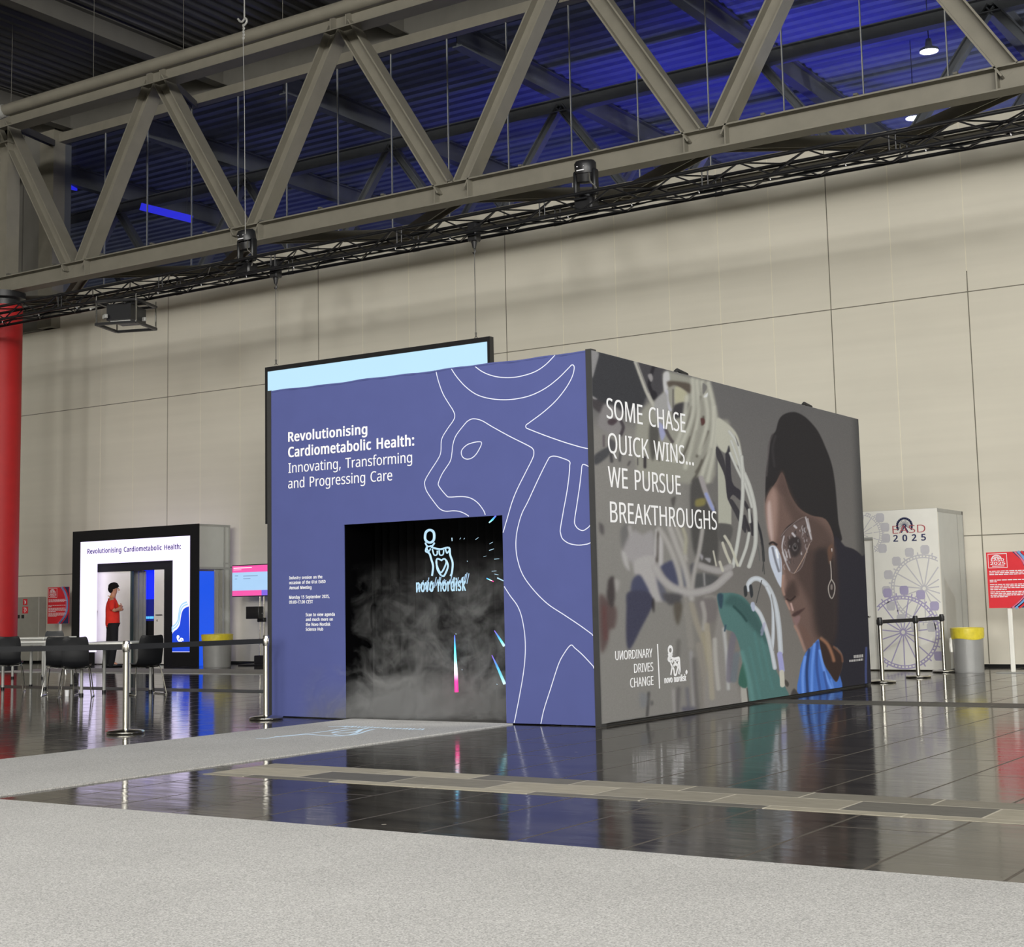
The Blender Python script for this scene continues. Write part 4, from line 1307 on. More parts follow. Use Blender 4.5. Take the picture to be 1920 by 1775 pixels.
cA = lambda *P: [(1105 + x / 7.385, 660 + y / 7.385) for x, y in P]
cB = lambda *P: [(1110 + x / 7.385, 880 + y / 7.385) for x, y in P]
cC = lambda *P: [(1110 + x / 6.96, 1110 + y / 6.96) for x, y in P]
cD = lambda *P: [(1300 + x / 5.647, 750 + y / 5.647) for x, y in P]
cE = lambda *P: [(1320 + x / 5.915, 1020 + y / 5.915) for x, y in P]

# backdrop
ty = np.clip((IY - 700) / 600, 0, 1)[..., None]
IMG[:] = np.array((97, 95, 92)) * (1 - ty) + np.array((124, 119, 110)) * ty
blend(sm((IX - 1592 - (IY - 800) * .03) / 22) * .75, (64, 64, 62))
blend(sm((1330 - IX) / 60) * sm((IY - 760) / 60), (126, 123, 115))
# upper left: dark backdrop, pale strip, black fittings
fill(cA((0, -40), (640, 100), (830, 560), (780, 640), (700, 760), (240, 820), (0, 640)), (57, 57, 58), 4)
fill(cA((20, -20), (130, 10), (90, 200), (40, 360), (20, 200)), (132, 130, 126), 1.5)
fill(cA((640, 130), (1080, 250), (1020, 560), (900, 700), (820, 520), (700, 300)), (68, 66, 67), 2)
stroke(cA((890, 200), (830, 420), (850, 520)), 6, (40, 38, 41), 2)
fill(cA((850, 520), (930, 560), (930, 640), (890, 680), (850, 610)), (42, 40, 43), 1.5)
fill(cA((810, 320), (860, 300), (880, 370), (850, 410)), (140, 136, 132), 1.5)
fill(cA((20, 640), (200, 700), (260, 760), (180, 860), (30, 740)), (66, 62, 62), 3)
fill(cA((30, 600), (110, 650), (60, 650)), (140, 138, 134), 1.5)
# the white apparatus with its hoses
fill(cA((1040, 270), (1380, 340), (1650, 410), (1760, 760), (1800, 920), (1940, 980), (1940, 1400), (1760, 1300), (1700, 1800), (1200, 1800), (700, 1700), (640, 1100), (760, 760), (960, 640), (1040, 500)), (142, 140, 126), 5)
fill(cA((1030, 290), (1100, 275), (1110, 420), (1050, 560), (1020, 440)), (182, 180, 174), 2)
fill(cA((1100, 400), (1400, 440), (1400, 560), (1330, 540), (1190, 460), (1100, 480)), (84, 76, 66), 3)
fill(cA((1190, 480), (1350, 560), (1340, 700), (1200, 740)), (168, 164, 136), 2.5)
fill(cA((1200, 720), (1370, 700), (1310, 860), (1180, 920), (1150, 820)), (62, 60, 60), 3)
stroke(cA((1070, 540), (1080, 680), (1120, 800)), 6, (176, 174, 178), 1.5)
stroke(cA((1160, 520), (1160, 760)), 2.5, (90, 86, 80), 1)
fill(cA((840, 1000), (960, 1060), (960, 1250), (880, 1500), (830, 1300)), (82, 80, 74), 4)
fill(cA((960, 960), (1060, 1080), (1010, 1230), (970, 1120)), (150, 152, 178), 2)
stroke(cA((1060, 1080), (1110, 1180), (1150, 1240)), 6, (78, 72, 70), 2)
for k, (x0_, y0_, x1_, y1_) in enumerate(((1420, 760, 1330, 1060), (1530, 620, 1420, 1160), (1470, 1100, 1330, 1500), (1640, 1100, 1490, 1440), (1720, 1240, 1480, 1660), (1580, 900, 1560, 1000),
                                         (1560, 1500, 1440, 1780), (1400, 1180, 1260, 1500))):
    stroke(cA((x0_, y0_), ((x0_ + x1_) / 2 + 10, (y0_ + y1_) / 2), (x1_, y1_)), 4.5, (92, 88, 78), 2.5)
for x0_, y0_, x1_, y1_, x2_, y2_ in ((1430, 380, 1420, 900, 1180, 1500), (1490, 400, 1500, 900, 1330, 1600), (1560, 420, 1640, 900, 1520, 1400), (1650, 430, 1740, 900, 1700, 1300),
                                     (1720, 760, 1700, 1200, 1560, 1700), (1780, 940, 1740, 1300, 1640, 1780), (1350, 620, 1300, 1000, 1200, 1300)):
    stroke(cA((x0_, y0_), (x1_, y1_), (x2_, y2_)), 9, (170, 168, 152), 3, .75, .3)
fill(cA((1540, 920), (1590, 920), (1600, 980), (1560, 1010)), (84, 56, 52), 1.5)
fill(cA((1580, 620), (1640, 560), (1630, 620)), (205, 205, 198), 1.5)
fill(cA((1570, 430), (1630, 480), (1600, 560), (1570, 580)), (112, 110, 104), 1.5)
# slanted pale tube at the top
stroke(cA((640, 130), (720, 350), (800, 560), (890, 740)), 7.5, (158, 155, 142), 1.2, 1, .4)
stroke(cA((660, 150), (740, 360), (820, 560)), 2, (120, 118, 112), 1)
fill(cA((900, 690), (1060, 560), (1080, 800), (1020, 960), (930, 900)), (150, 148, 142), 3)
# left column: fittings between the lines of lettering
fill(cA((180, 760), (260, 720), (420, 800), (480, 960), (470, 1140), (260, 1120), (120, 1000)), (126, 122, 118), 4)
fill(cA((255, 950), (330, 920), (390, 950), (330, 1010), (270, 1000)), (70, 60, 62), 2)
stroke(cA((440, 960), (470, 1040), (440, 1140)), 6, (66, 60, 62), 2)
fill(cA((60, 1440), (240, 1320), (300, 1340), (260, 1440), (90, 1560)), (70, 70, 70), 3)
stroke(cA((200, 1160), (200, 1300)), 4, (90, 82, 82), 2)
fill(cA((270, 1200), (360, 1250), (350, 1360), (290, 1350)), (80, 78, 78), 3)
stroke(cA((300, 1420), (310, 1510)), 6, (70, 68, 68), 2)
stroke(cA((430, 1400), (420, 1500)), 5, (80, 78, 76), 2)
stroke(cA((770, 1460), (770, 1590)), 5.5, (58, 54, 54), 1.5)
stroke(cA((670, 1470), (670, 1560)), 2, (70, 66, 66), 1)
stroke(cA((960, 1380), (970, 1500)), 3, (80, 78, 72), 1.5)
stroke(cA((560, 1520), (540, 1560)), 4, (84, 80, 78), 2)
# middle right of the apparatus: dark slot, pale block, black hoses
fill(cB((1380, 160), (1500, 120), (1560, 330), (1720, 560), (1740, 1250), (1560, 1320), (1400, 1100), (1360, 500)), (76, 74, 70), 4)
fill(cB((1440, 420), (1560, 400), (1560, 490), (1440, 510)), (126, 118, 72), 3)
stroke(cB((1510, 120), (1580, 330), (1660, 520)), 9, (150, 144, 140), 2)
stroke(cB((1580, 340), (1680, 560)), 6, (140, 148, 184), 2)
fill(cB((1740, -140), (1850, 60), (1880, 420), (1930, 450), (1930, 760), (1750, 740)), (166, 165, 148), 1.2, 1, False)
fill(cB((1750, 760), (1940, 790), (1900, 1000), (1760, 980)), (86, 84, 80), 3)
fill(cB((1100, 400), (1160, 380), (1130, 520), (1100, 470)), (84, 80, 76), 3)
fill(cD((250, 490), (330, 640), (370, 1000), (420, 1060), (500, 1190), (560, 1340), (540, 1400), (440, 1200), (360, 1030), (330, 800), (245, 600)), (60, 58, 60), 1)
fill(cD((340, 520), (385, 500), (410, 860), (500, 960), (500, 1060), (420, 1000), (360, 1030)), (54, 52, 56), 1)
stroke(cD((540, 1080), (590, 1180), (620, 1320), (630, 1420)), 6, (56, 54, 56), 1)
stroke(cD((540, 1230), (590, 1380)), 6, (56, 54, 56), 1)
stroke(cD((670, 1280), (710, 1400), (735, 1560), (745, 1700)), 4.5, (50, 50, 52), .8)
stroke(cD((650, 1440), (690, 1580), (700, 1700)), 1.2, (90, 92, 90), .6)
# big bundle of clear hoses on the right
fill(cD((250, 200), (360, 250), (450, 340), (500, 480), (520, 700), (420, 640), (380, 480), (340, 560), (250, 460)), (176, 174, 156), 2)
for P_, w_ in ((((380, 330), (470, 470), (520, 700), (560, 880)), 6), (((400, 430), (460, 600), (520, 790)), 5), (((390, 560), (460, 720), (530, 860)), 5),
               (((540, 780), (600, 930), (650, 1150), (660, 1400), (650, 1560), (590, 1760)), 8), (((510, 600), (525, 900), (510, 1200), (470, 1500), (420, 1760)), 7),
               (((545, 880), (590, 1020), (620, 1130)), 5), (((590, 1160), (600, 1290)), 5), (((590, 1410), (560, 1560), (490, 1750)), 6)):
    stroke(cD(*P_), w_, (172, 172, 162), .9, 1, .45)
stroke(cD((330, 1440), (400, 1560), (470, 1751)), 4.5, (186, 184, 164), .8)
stroke(cD((310, 1510), (360, 1650), (400, 1751)), 4.5, (186, 184, 164), .8)
fill(cD((440, 370), (480, 470), (470, 480)), (110, 108, 104), .8)
# lower left of the apparatus
fill(cB((100, 740), (160, 780), (160, 900), (110, 860)), (84, 80, 78), 3)
fill(cB((400, 820), (490, 760), (500, 1000), (440, 1140), (400, 1000)), (104, 102, 98), 4)
stroke(cB((520, 800), (540, 950), (500, 1120), (470, 1150)), 7, (152, 148, 142), 2)
fill(cB((560, 860), (700, 900), (850, 880), (880, 1380), (640, 1460), (560, 1300), (420, 1160)), (148, 144, 140), 5)
fill(cB((410, 1120), (480, 1200), (520, 1400), (440, 1300)), (164, 160, 154), 2.5)
fill(cB((600, 1250), (850, 1200), (900, 1440), (1000, 1790), (800, 1790), (680, 1460), (590, 1440)), (160, 156, 150), 3)
stroke(cB((910, 860), (915, 1060), (900, 1270)), 4, (70, 64, 58), 1)
stroke(cB((890, 830), (885, 1000), (880, 1200)), 3, (178, 174, 168), 1)
fill(cB((930, 880), (980, 1000), (980, 1330), (950, 1370), (920, 1280)), (170, 166, 160), 1.5)
fill(cB((960, 1330), (1150, 1260), (1200, 1500), (1190, 1640), (1060, 1530), (970, 1400)), (70, 72, 90), 2.5)
fill(cB((880, 1440), (960, 1560), (1060, 1790), (960, 1790)), (92, 92, 100), 3)
fill(cB((1240, 1260), (1330, 1560), (1260, 1600)), (74, 78, 92), 3)
fill(cB((1440, 1440), (1740, 1480), (1700, 1600), (1450, 1700), (1400, 1600)), (80, 80, 78), 4)
fill(cB((1360, 1320), (1440, 1300), (1400, 1440), (1370, 1440)), (84, 82, 84), 2.5)
fill(cB((550, 1560), (640, 1460), (720, 1540), (800, 1760), (560, 1790)), (70, 72, 90), 2.5)
fill(cB((220, 1560), (270, 1480), (310, 1520), (310, 1790), (220, 1790)), (66, 60, 58), 3)
fill(cB((310, 1520), (380, 1560), (340, 1700)), (150, 146, 138), 2.5)
# pale tubes crossing the middle
for P_, w_, c_ in ((((930, 820), (1040, 1000), (1150, 1260), (1220, 1500), (1260, 1790)), 10, (150, 146, 138)), (((1080, 800), (1170, 1050), (1280, 1350), (1380, 1790)), 11, (152, 148, 140)),
                   (((1170, 800), (1260, 1050), (1300, 1250)), 8, (150, 146, 136)), (((1530, 830), (1480, 1150), (1420, 1400), (1380, 1700)), 8, (148, 144, 136)),
                   (((880, 1360), (960, 1500), (1100, 1620), (1300, 1700), (1500, 1690), (1700, 1620), (1900, 1440)), 15, (152, 148, 142)),
                   (((1500, 1330), (1650, 1380), (1780, 1400), (1910, 1350)), 13, (146, 142, 136)), (((1260, 820), (1300, 960), (1290, 1150)), 7, (150, 146, 126)),
                   (((1550, 1440), (1560, 1600)), 4, (130, 128, 124))):
    stroke(cB(*P_), w_, c_, 2.2, .95, .3)
for P_, w_ in ((((1680, 1130), (1720, 1330)), 3), (((1810, 1030), (1850, 1150), (1910, 1270)), 4.5), (((1840, 920), (1920, 1050)), 4), (((1770, 1280), (1810, 1400)), 5)):
    stroke(cB(*P_), w_, (182, 178, 160), .9)
fill(cB((1490, 1160), (1540, 1200), (1520, 1260)), (150, 146, 146), 2)
fill(cB((1560, 1230), (1640, 1230), (1630, 1290)), (148, 146, 142), 2)
# lower left: dark funnel, streaks
fill(cC((470, 0), (720, -10), (800, 110), (770, 220), (640, 470), (530, 690), (470, 740), (445, 560), (450, 200)), (62, 62, 76), 1.5)
fill(cC((790, 80), (815, 110), (810, 270), (785, 200)), (50, 46, 46), 1.2)
fill(cC((90, 60), (220, 120), (320, 230), (300, 450), (230, 500), (190, 700), (110, 740)), (88, 74, 70), 5)
stroke(cC((160, 200), (165, 420), (180, 600)), 7, (92, 60, 58), 4, .8)
fill(cC((200, -20), (290, 60), (270, 200), (210, 130)), (66, 60, 58), 3)
fill(cC((930, 20), (1180, 40), (1190, 200), (1080, 160), (1000, 160)), (76, 74, 74), 4)
fill(cC((1070, 150), (1180, 160), (1130, 420), (1080, 330)), (86, 80, 70), 4)
fill(cC((1380, 90), (1640, 110), (1650, 330), (1500, 400), (1400, 260)), (112, 106, 102), 5)
for P_, w_, c_ in ((((1300, 160), (1370, 420), (1480, 700), (1560, 1000)), 10, (150, 142, 124)), (((1440, 140), (1470, 300), (1460, 480)), 8, (164, 160, 150)), (((1200, 100), (1260, 380), (1290, 700)), 12, (136, 132, 122)),
                   (((1480, 560), (1520, 900), (1560, 1300)), 16, (150, 142, 118)), (((1400, 700), (1480, 1100), (1500, 1400)), 14, (138, 132, 120)), (((1290, 780), (1310, 1100), (1330, 1480)), 6, (150, 148, 144)),
                   (((1130, 640), (1120, 800), (1110, 900)), 8, (98, 94, 88)), (((1330, 880), (1350, 1200), (1380, 1560)), 8, (96, 92, 88)), (((1130, 1260), (1110, 1580)), 8, (92, 88, 86)),
                   (((1240, 1260), (1260, 1480)), 6, (94, 92, 98)), (((1700, 640), (1750, 900), (1780, 1250)), 6, (190, 190, 184)), (((1060, 1280), (1080, 1560)), 5, (156, 152, 146)),
                   (((1640, 1200), (1660, 1400)), 8, (146, 138, 120)), (((1680, 960), (1650, 1150)), 10, (96, 104, 108))):
    stroke(cC(*P_), w_, c_, 3, .75)
stroke(cC((740, 1310), (730, 1480), (715, 1660)), 3.2, (48, 46, 46), .8)
fill(cC((775, 1410), (795, 1450), (775, 1480)), (62, 60, 60), 1)
fill(cC((620, 1320), (720, 1340), (710, 1480), (640, 1500)), (118, 118, 116), 4)
fill(cC((1180, 1500), (1340, 1500), (1340, 1540), (1200, 1560)), (90, 88, 96), 4)


def soften(img, mask, r, n):
    out = img
    for _ in range(n):
        for ax in (0, 1):
            acc = np.zeros_like(out)
            for k in range(-r, r + 1):
                acc += np.roll(out, k, ax)
            out = acc / (2 * r + 1)
    return img * (1 - mask[..., None]) + out * mask[..., None]


IMG = soften(IMG, sm((1340 - IX) / 50) * (.3 + .6 * sm((IY - 960) / 60)), 2, 1)
# glove and sleeve
fill(cE((160, 700), (0, 600), (60, 560), (200, 640), (260, 1000), (300, 1350), (400, 1790), (0, 1790)), (134, 130, 122), 5)
for P_, w_, c_ in ((((30, 900), (60, 1200), (90, 1700)), 10, (156, 148, 128)), (((120, 1060), (130, 1300), (160, 1600)), 8, (170, 166, 156)), (((220, 940), (250, 1240), (270, 1600)), 6, (180, 180, 174)),
                   (((330, 1000), (290, 1250), (280, 1500)), 12, (108, 104, 112)), (((360, 1230), (330, 1500)), 12, (104, 112, 116))):
    stroke(cE(*P_), w_, c_, 3, .8)
fill(cE((410, 1550), (470, 1560), (560, 1780), (430, 1790)), (166, 162, 150), 2)
stroke(cE((480, 1600), (500, 1790)), 3, (70, 66, 60), 1.5)
fill(cE((150, 560), (250, 540), (340, 545), (430, 580), (520, 680), (600, 780), (680, 960), (740, 1200), (790, 1370), (850, 1500), (950, 1690), (860, 1740), (540, 1790), (480, 1580), (420, 1500), (430, 1330),
          (390, 1120), (330, 980), (240, 940), (190, 820), (160, 700)), (82, 116, 110), 1.5)
fill(cE((380, 1540), (440, 1300), (480, 1580)), (60, 98, 84), 2)
fill(cE((300, 560), (440, 610), (560, 740), (640, 900), (700, 1100), (600, 1000), (460, 840), (330, 700), (230, 660)), (62, 90, 86), 6, .9)
stroke(cE((330, 690), (420, 780), (470, 850)), 4, (44, 72, 68), 2)
fill(cE((150, 560), (210, 560), (200, 700), (170, 690)), (52, 72, 82), 2.5)
stroke(cE((230, 960), (240, 900)), 3, (60, 80, 90), 1.5)
for P_ in (((560, 980), (600, 1200), (660, 1500)), ((500, 1150), (560, 1400), (620, 1700)), ((640, 1050), (690, 1300), (760, 1600))):
    stroke(cE(*P_), 5, (84, 124, 118), 3, .8)
stroke(cE((420, 1200), (500, 1500), (540, 1740)), 8, (100, 142, 134), 4, .7)
# hoses by the hand
for P_, w_ in ((((490, 500), (500, 430), (550, 385), (620, 390), (700, 460), (770, 600), (810, 760), (835, 960), (850, 1200)), 9.5), (((700, 480), (760, 640), (770, 900), (760, 1180)), 7), (((540, 680), (620, 770), (690, 950), (750, 1180), (785, 1370)), 8)):
    stroke(cE(*P_), w_, (178, 182, 182), .8, 1, .5)
stroke(cE((745, 560), (780, 760), (790, 1000), (775, 1180)), 1.5, (120, 118, 114), .8)
stroke(cE((640, 960), (670, 880), (640, 1000)), 5, (165, 160, 185), 1.5, .6)
stroke(cE((840, 1220), (855, 1320), (865, 1400)), 10, (160, 160, 200), 1.2)
stroke(cE((862, 1420), (870, 1560)), 9, (196, 192, 174), 1)
fill(cE((520, 650), (560, 650), (560, 740), (530, 730)), (170, 176, 190), 1)
fill(cE((440, 480), (470, 460), (480, 560), (450, 580)), (52, 54, 54), 1)
fill(cE((500, 470), (530, 450), (545, 560), (520, 590)), (52, 54, 56), 1)
for P_ in (((630, -20), (660, 120), (650, 300)), ((640, 400), (600, 560), (580, 650)), ((660, 190), (670, 330))):
    stroke(cE(*P_), 1.6, (70, 70, 68), .6)
fill(cE((900, 1500), (940, 1540), (930, 1580), (900, 1560)), (76, 72, 66), 1.2)
fill(cE((960, 1680), (1000, 1600), (1060, 1690), (1000, 1720)), (72, 68, 64), 2)
# the woman: hair and clothes
fill(cD((1050, 125), (960, 150), (905, 210), (870, 330), (820, 390), (800, 560), (770, 760), (762, 1000), (765, 1090), (800, 990), (880, 900), (960, 1000), (1080, 1150), (1200, 1220), (1330, 1330), (1440, 1560), (1480, 1760), (1830, 1760),
          (1790, 1660), (1700, 1580), (1600, 1550), (1560, 1500), (1575, 1470), (1555, 1380), (1535, 1280), (1520, 1100), (1500, 880), (1465, 680), (1400, 500), (1320, 330), (1220, 210), (1130, 145)), (44, 42, 42), 1.6)
fill(cE((1430, -60), (1560, 20), (1660, 60), (1750, 130), (1800, 260), (1850, 1640), (1480, 1660), (1540, 1300), (1480, 1150), (1280, 1030), (1300, 600)), (45, 44, 50), 2)
stroke(cD((840, 360), (800, 480), (790, 640), (775, 800)), 3, (86, 80, 78), 2, .7)
stroke(cD((870, 380), (840, 520), (860, 700)), 4, (66, 62, 62), 2.5, .6)
# face and neck
FACE = cD((945, 770), (880, 860), (800, 980), (764, 1090), (766, 1210), (790, 1330), (812, 1480), (840, 1540)) + cE((850, 130), (872, 260), (884, 340), (866, 480), (880, 560), (905, 612), (940, 700), (978, 790), (990, 850), (1010, 905), (1050, 985),
                                                                                                          (1090, 1100), (1115, 1180), (1150, 1195), (1185, 1170), (1215, 1110), (1275, 1042), (1330, 1060), (1400, 1080), (1450, 900), (1450, 300), (1440, 60)) + cD((1480, 1420), (1400, 1260), (1250, 1220), (1120, 1140), (1020, 980))
fill(FACE, (114, 87, 75), 1.2)
fill(cD((960, 860), (1060, 1060), (1150, 1190), (1350, 1300), (1480, 1500), (1470, 1760), (1250, 1760), (1130, 1500), (1040, 1250), (960, 1050)), (90, 70, 61), 8, .9)
fill(cE((1030, 0), (1180, 60), (1440, 80), (1450, 950), (1350, 1060), (1230, 1000), (1180, 700), (1100, 500), (1030, 380), (990, 200)), (80, 62, 55), 9, .92)
fill(cE((1230, 100), (1450, 200), (1460, 1050), (1320, 1050), (1240, 800)), (57, 48, 46), 8, .95)
fill(cD((770, 1080), (840, 930), (885, 1000), (890, 1200), (870, 1480), (830, 1500), (790, 1330)), (166, 130, 112), 7, .9)
fill(cD((782, 1120), (815, 1080), (835, 1300), (840, 1480), (818, 1470), (788, 1330)), (194, 164, 150), 4, .9)
fill(cD((930, 760), (960, 800), (1000, 1000), (940, 1000), (890, 900)), (92, 70, 62), 5, .8)
fill(cE((860, 200), (900, 330), (915, 470), (890, 560), (868, 480), (880, 340)), (150, 116, 100), 4, .85)
fill(cE((905, 612), (960, 680), (1000, 800), (1060, 960), (1100, 1100), (1060, 1000), (1000, 880), (940, 700)), (142, 108, 95), 4, .85)
# brow, spectacles, eye
stroke(cD((940, 1440), (1000, 1350), (1090, 1290), (1190, 1250)), 4, (48, 38, 36), 1.6)
stroke(cD((810, 1520), (840, 1505), (880, 1530)), 4, (50, 42, 40), 1.2)
LENS = cD((930, 1440), (1010, 1345), (1190, 1240), (1255, 1460), (1225, 1530), (1150, 1760)) + cE((1000, 320), (950, 300), (890, 180), (865, 60))
fill(LENS, (104, 85, 78), 1.5, .8)
fill(cD((1000, 1500), (1060, 1440), (1130, 1470), (1140, 1580), (1080, 1660), (1020, 1600)), (58, 50, 49), 4)
fill(cD((1045, 1560), (1075, 1510), (1105, 1560), (1075, 1600)), (116, 106, 102), 1.5, .8)
fill(cD((1060, 1545), (1085, 1525), (1095, 1570), (1070, 1580)), (38, 33, 33), 1.2)
rl = random.Random(4)
for i in range(46):
    u, w_ = rl.random(), rl.random()
    x_ = 960 + 250 * u
    y_ = 1440 - 170 * u + (300 + 60 * (1 - u)) * w_
    l_ = rl.uniform(14, 60)
    c_ = (196, 192, 190) if rl.random() < .55 else (60, 52, 50)
    stroke(cD((x_, y_), (x_ - l_ * .12, y_ + l_ * .5), (x_ + l_ * .1, y_ + l_)), rl.uniform(.8, 2.2), c_, .8, rl.uniform(.3, .8))
for P_, w_ in ((((960, 1440), (940, 1560), (980, 1700)), 2.5), (((1070, 1330), (1090, 1350)), 4), (((1050, 1410), (1075, 1440)), 4), (((1190, 1240), (1220, 1360), (1250, 1470)), 3), (((1212, 1255), (1238, 1390)), 2)):
    stroke(cD(*P_), w_, (206, 202, 200), 1.0, .8)
for P_, w_ in ((((870, 90), (900, 180), (950, 290)), 2.5), (((895, 60), (925, 150)), 2), (((935, 60), (955, 150)), 2)):
    stroke(cE(*P_), w_, (196, 190, 188), 1.0, .75)
stroke(cE((1170, 0), (1110, 140), (1030, 280), (1000, 322)), 1.3, (186, 150, 122), .6)
fill(cE((715, 60), (740, 20), (790, 20), (830, 80), (862, 200), (860, 460), (835, 455), (780, 340), (730, 200)), (196, 202, 210), 1)
stroke(cE((760, 40), (790, 170), (830, 300)), 4, (104, 104, 110), 1.2, .8)
stroke(cE((840, 120), (850, 300)), 2.5, (150, 150, 156), 1, .8)
stroke(cE((800, 60), (820, 150)), 3, (236, 238, 242), 1)
# nose, mouth, chin
fill(cE((890, 560), (960, 420), (1010, 420), (1040, 540), (1000, 600), (940, 625)), (70, 54, 48), 7, .8)
stroke(cE((920, 610), (960, 625), (1010, 580)), 3, (54, 40, 36), 1.5)
stroke(cE((880, 350), (872, 480), (890, 560)), 4, (176, 134, 112), 2, .8)
stroke(cE((910, 630), (950, 720)), 3.5, (178, 138, 118), 1.5, .8)
stroke(cE((965, 660), (985, 730)), 3.5, (206, 166, 150), 1.4, .85)
fill(cE((975, 790), (1000, 760), (1060, 730), (1120, 710), (1060, 770), (1010, 800)), (78, 54, 50), 2)
fill(cE((992, 850), (1000, 815), (1050, 790), (1070, 810), (1050, 870), (1020, 900)), (138, 104, 99), 2.5)
stroke(cE((1010, 910), (1050, 990), (1095, 1110), (1120, 1175)), 5, (172, 134, 114), 2.5, .8)
fill(cE((1060, 900), (1130, 950), (1200, 1080), (1160, 1180), (1110, 1060)), (116, 84, 70), 5, .8)
# blue blouse, neck
fill(cE((1066, 1680), (1060, 1430), (1095, 1280), (1140, 1185), (1215, 1110), (1270, 1055), (1290, 1140), (1335, 1330), (1400, 1440), (1470, 1530), (1500, 1440), (1505, 1660)), (74, 116, 190), 1)
for P_, w_, c_ in ((((1165, 1170), (1140, 1400), (1150, 1660)), 5, (44, 62, 104)), (((1225, 1110), (1200, 1350), (1195, 1660)), 5, (106, 150, 222)), (((1260, 1090), (1250, 1350), (1290, 1640)), 5, (58, 84, 146)), (((1120, 1250), (1095, 1450), (1100, 1660)), 5, (112, 154, 224)),
                   (((1285, 1180), (1340, 1420), (1420, 1610)), 5, (112, 156, 228)), (((1330, 1420), (1370, 1620)), 4, (60, 86, 150)), (((1410, 1500), (1440, 1620)), 3, (104, 146, 215))):
    stroke(cE(*P_), w_, c_, 1.6, .9)
fill(cE((1280, 1040), (1340, 1062), (1440, 1130), (1520, 1220), (1540, 1300), (1510, 1440), (1465, 1525), (1400, 1440), (1335, 1330), (1300, 1190)), (58, 46, 42), 1.4)
stroke(cE((1300, 1045), (1370, 1110), (1420, 1220), (1440, 1290)), 6, (156, 112, 84), 2.6, .9)
stroke(cE((1440, 1140), (1520, 1220), (1537, 1300)), 3.5, (128, 90, 70), 1.6, .8)
# duller skin, as printed
d_, in_, _ = sdist([tuple(p) for p in curve(FACE, 4, True)], (slice(None), slice(None)), True)
gm = sm(np.where(in_, d_, -d_) / 3 + .5)[..., None] * .24
IMG = IMG * (1 - gm) + IMG.mean(-1, keepdims=True) * gm
stroke(LENS[:6] + LENS[6:8], 1.4, (150, 138, 132), .7, .6)
# ear, earring
fill(cE((1370, 60), (1420, 0), (1430, 100), (1390, 220)), (110, 82, 66), 2.5, .8)
stroke(cE((1400, 190), (1410, 290), (1412, 380)), 1.6, (186, 176, 164), .6)
stroke(cE((1412, 390), (1380, 470), (1390, 560), (1420, 600), (1448, 530), (1448, 450), (1414, 390)), 1.8, (176, 168, 156), .6)
fill(cE((1405, 450), (1425, 450), (1425, 500), (1405, 500)), (130, 120, 112), 1)
fill(cE((1412, 50), (1422, 50), (1420, 85)), (220, 216, 210), .8)
stroke(cE((1800, 1150), (1795, 1400), (1800, 1600)), 4, (70, 80, 122), 1.6)
IMG = np.clip(IMG, 0, 255)
# slight paper grain
rng = np.random.default_rng(5)
IMG = np.clip(IMG + rng.normal(0, 1.6, IMG.shape[:2])[..., None], 0, 255) / 255
LINC = np.where(IMG <= .04045, IMG / 12.92, ((IMG + .055) / 1.055) ** 2.4)
PRINT_GAIN = 1.12
LINC = np.clip(LINC * PRINT_GAIN * np.array((.97, .99, 1.09)), 0, 1)


def mural_mesh():
    n = GY * GZ
    co = np.empty((2 * 0 + n, 3), np.float32)
    co[:, 0] = X0
    co[:, 1] = PY.ravel()
    co[:, 2] = PZ.ravel()
    i = np.arange(GZ - 1)[:, None] * GY + np.arange(GY - 1)[None, :]
    quads = np.stack([i, i + 1, i + 1 + GY, i + GY], -1).reshape(-1, 4)
    # back sheet and rim make it a panel 4 cm thick
    b0 = [(X0 - .04, ys[0], zs[0]), (X0 - .04, ys[-1], zs[0]), (X0 - .04, ys[-1], zs[-1]), (X0 - .04, ys[0], zs[-1])]
    co = np.concatenate([co, np.array(b0, np.float32)])
    c0, c1, c2, c3 = 0, GY - 1, n - 1, n - GY
    rim = np.array([(n, n + 1, c1, c0), (n + 1, n + 2, c2, c1), (n + 2, n + 3, c3, c2), (n + 3, n, c0, c3)])
    F = np.concatenate([quads, rim, [(n + 3, n + 2, n + 1, n)]]).astype(np.int32)
    me = bpy.data.meshes.new('side_wall')
    me.vertices.add(len(co))
    me.vertices.foreach_set('co', co.ravel())
    me.loops.add(F.size)
    me.loops.foreach_set('vertex_index', F.ravel())
    me.polygons.add(len(F))
    me.polygons.foreach_set('loop_start', np.arange(0, F.size, 4, dtype=np.int32))
    me.update(calc_edges=True)
    at = me.color_attributes.new('print', 'FLOAT_COLOR', 'POINT')
    colr = np.ones((len(co), 4), np.float32) * .05
    colr[:n, :3] = LINC.reshape(-1, 3)
    colr[:, 3] = 1
    at.data.foreach_set('color', colr.ravel())
    m = bpy.data.materials.new('printed_portrait')
    m.use_nodes = True
    nt = m.node_tree
    b = nt.nodes['Principled BSDF']
    vc = nt.nodes.new('ShaderNodeVertexColor')
    vc.layer_name = 'print'
    nt.links.new(vc.outputs[0], b.inputs['Base Color'])
    b.inputs['Roughness'].default_value = .8
    b.inputs['Specular IOR Level'].default_value = .15
    me.materials.append(m)
    o = bpy.data.objects.new('side_wall', me)
    C.objects.link(o)
    o.parent = booth
    o.location = -Vector(booth.location)
    return o


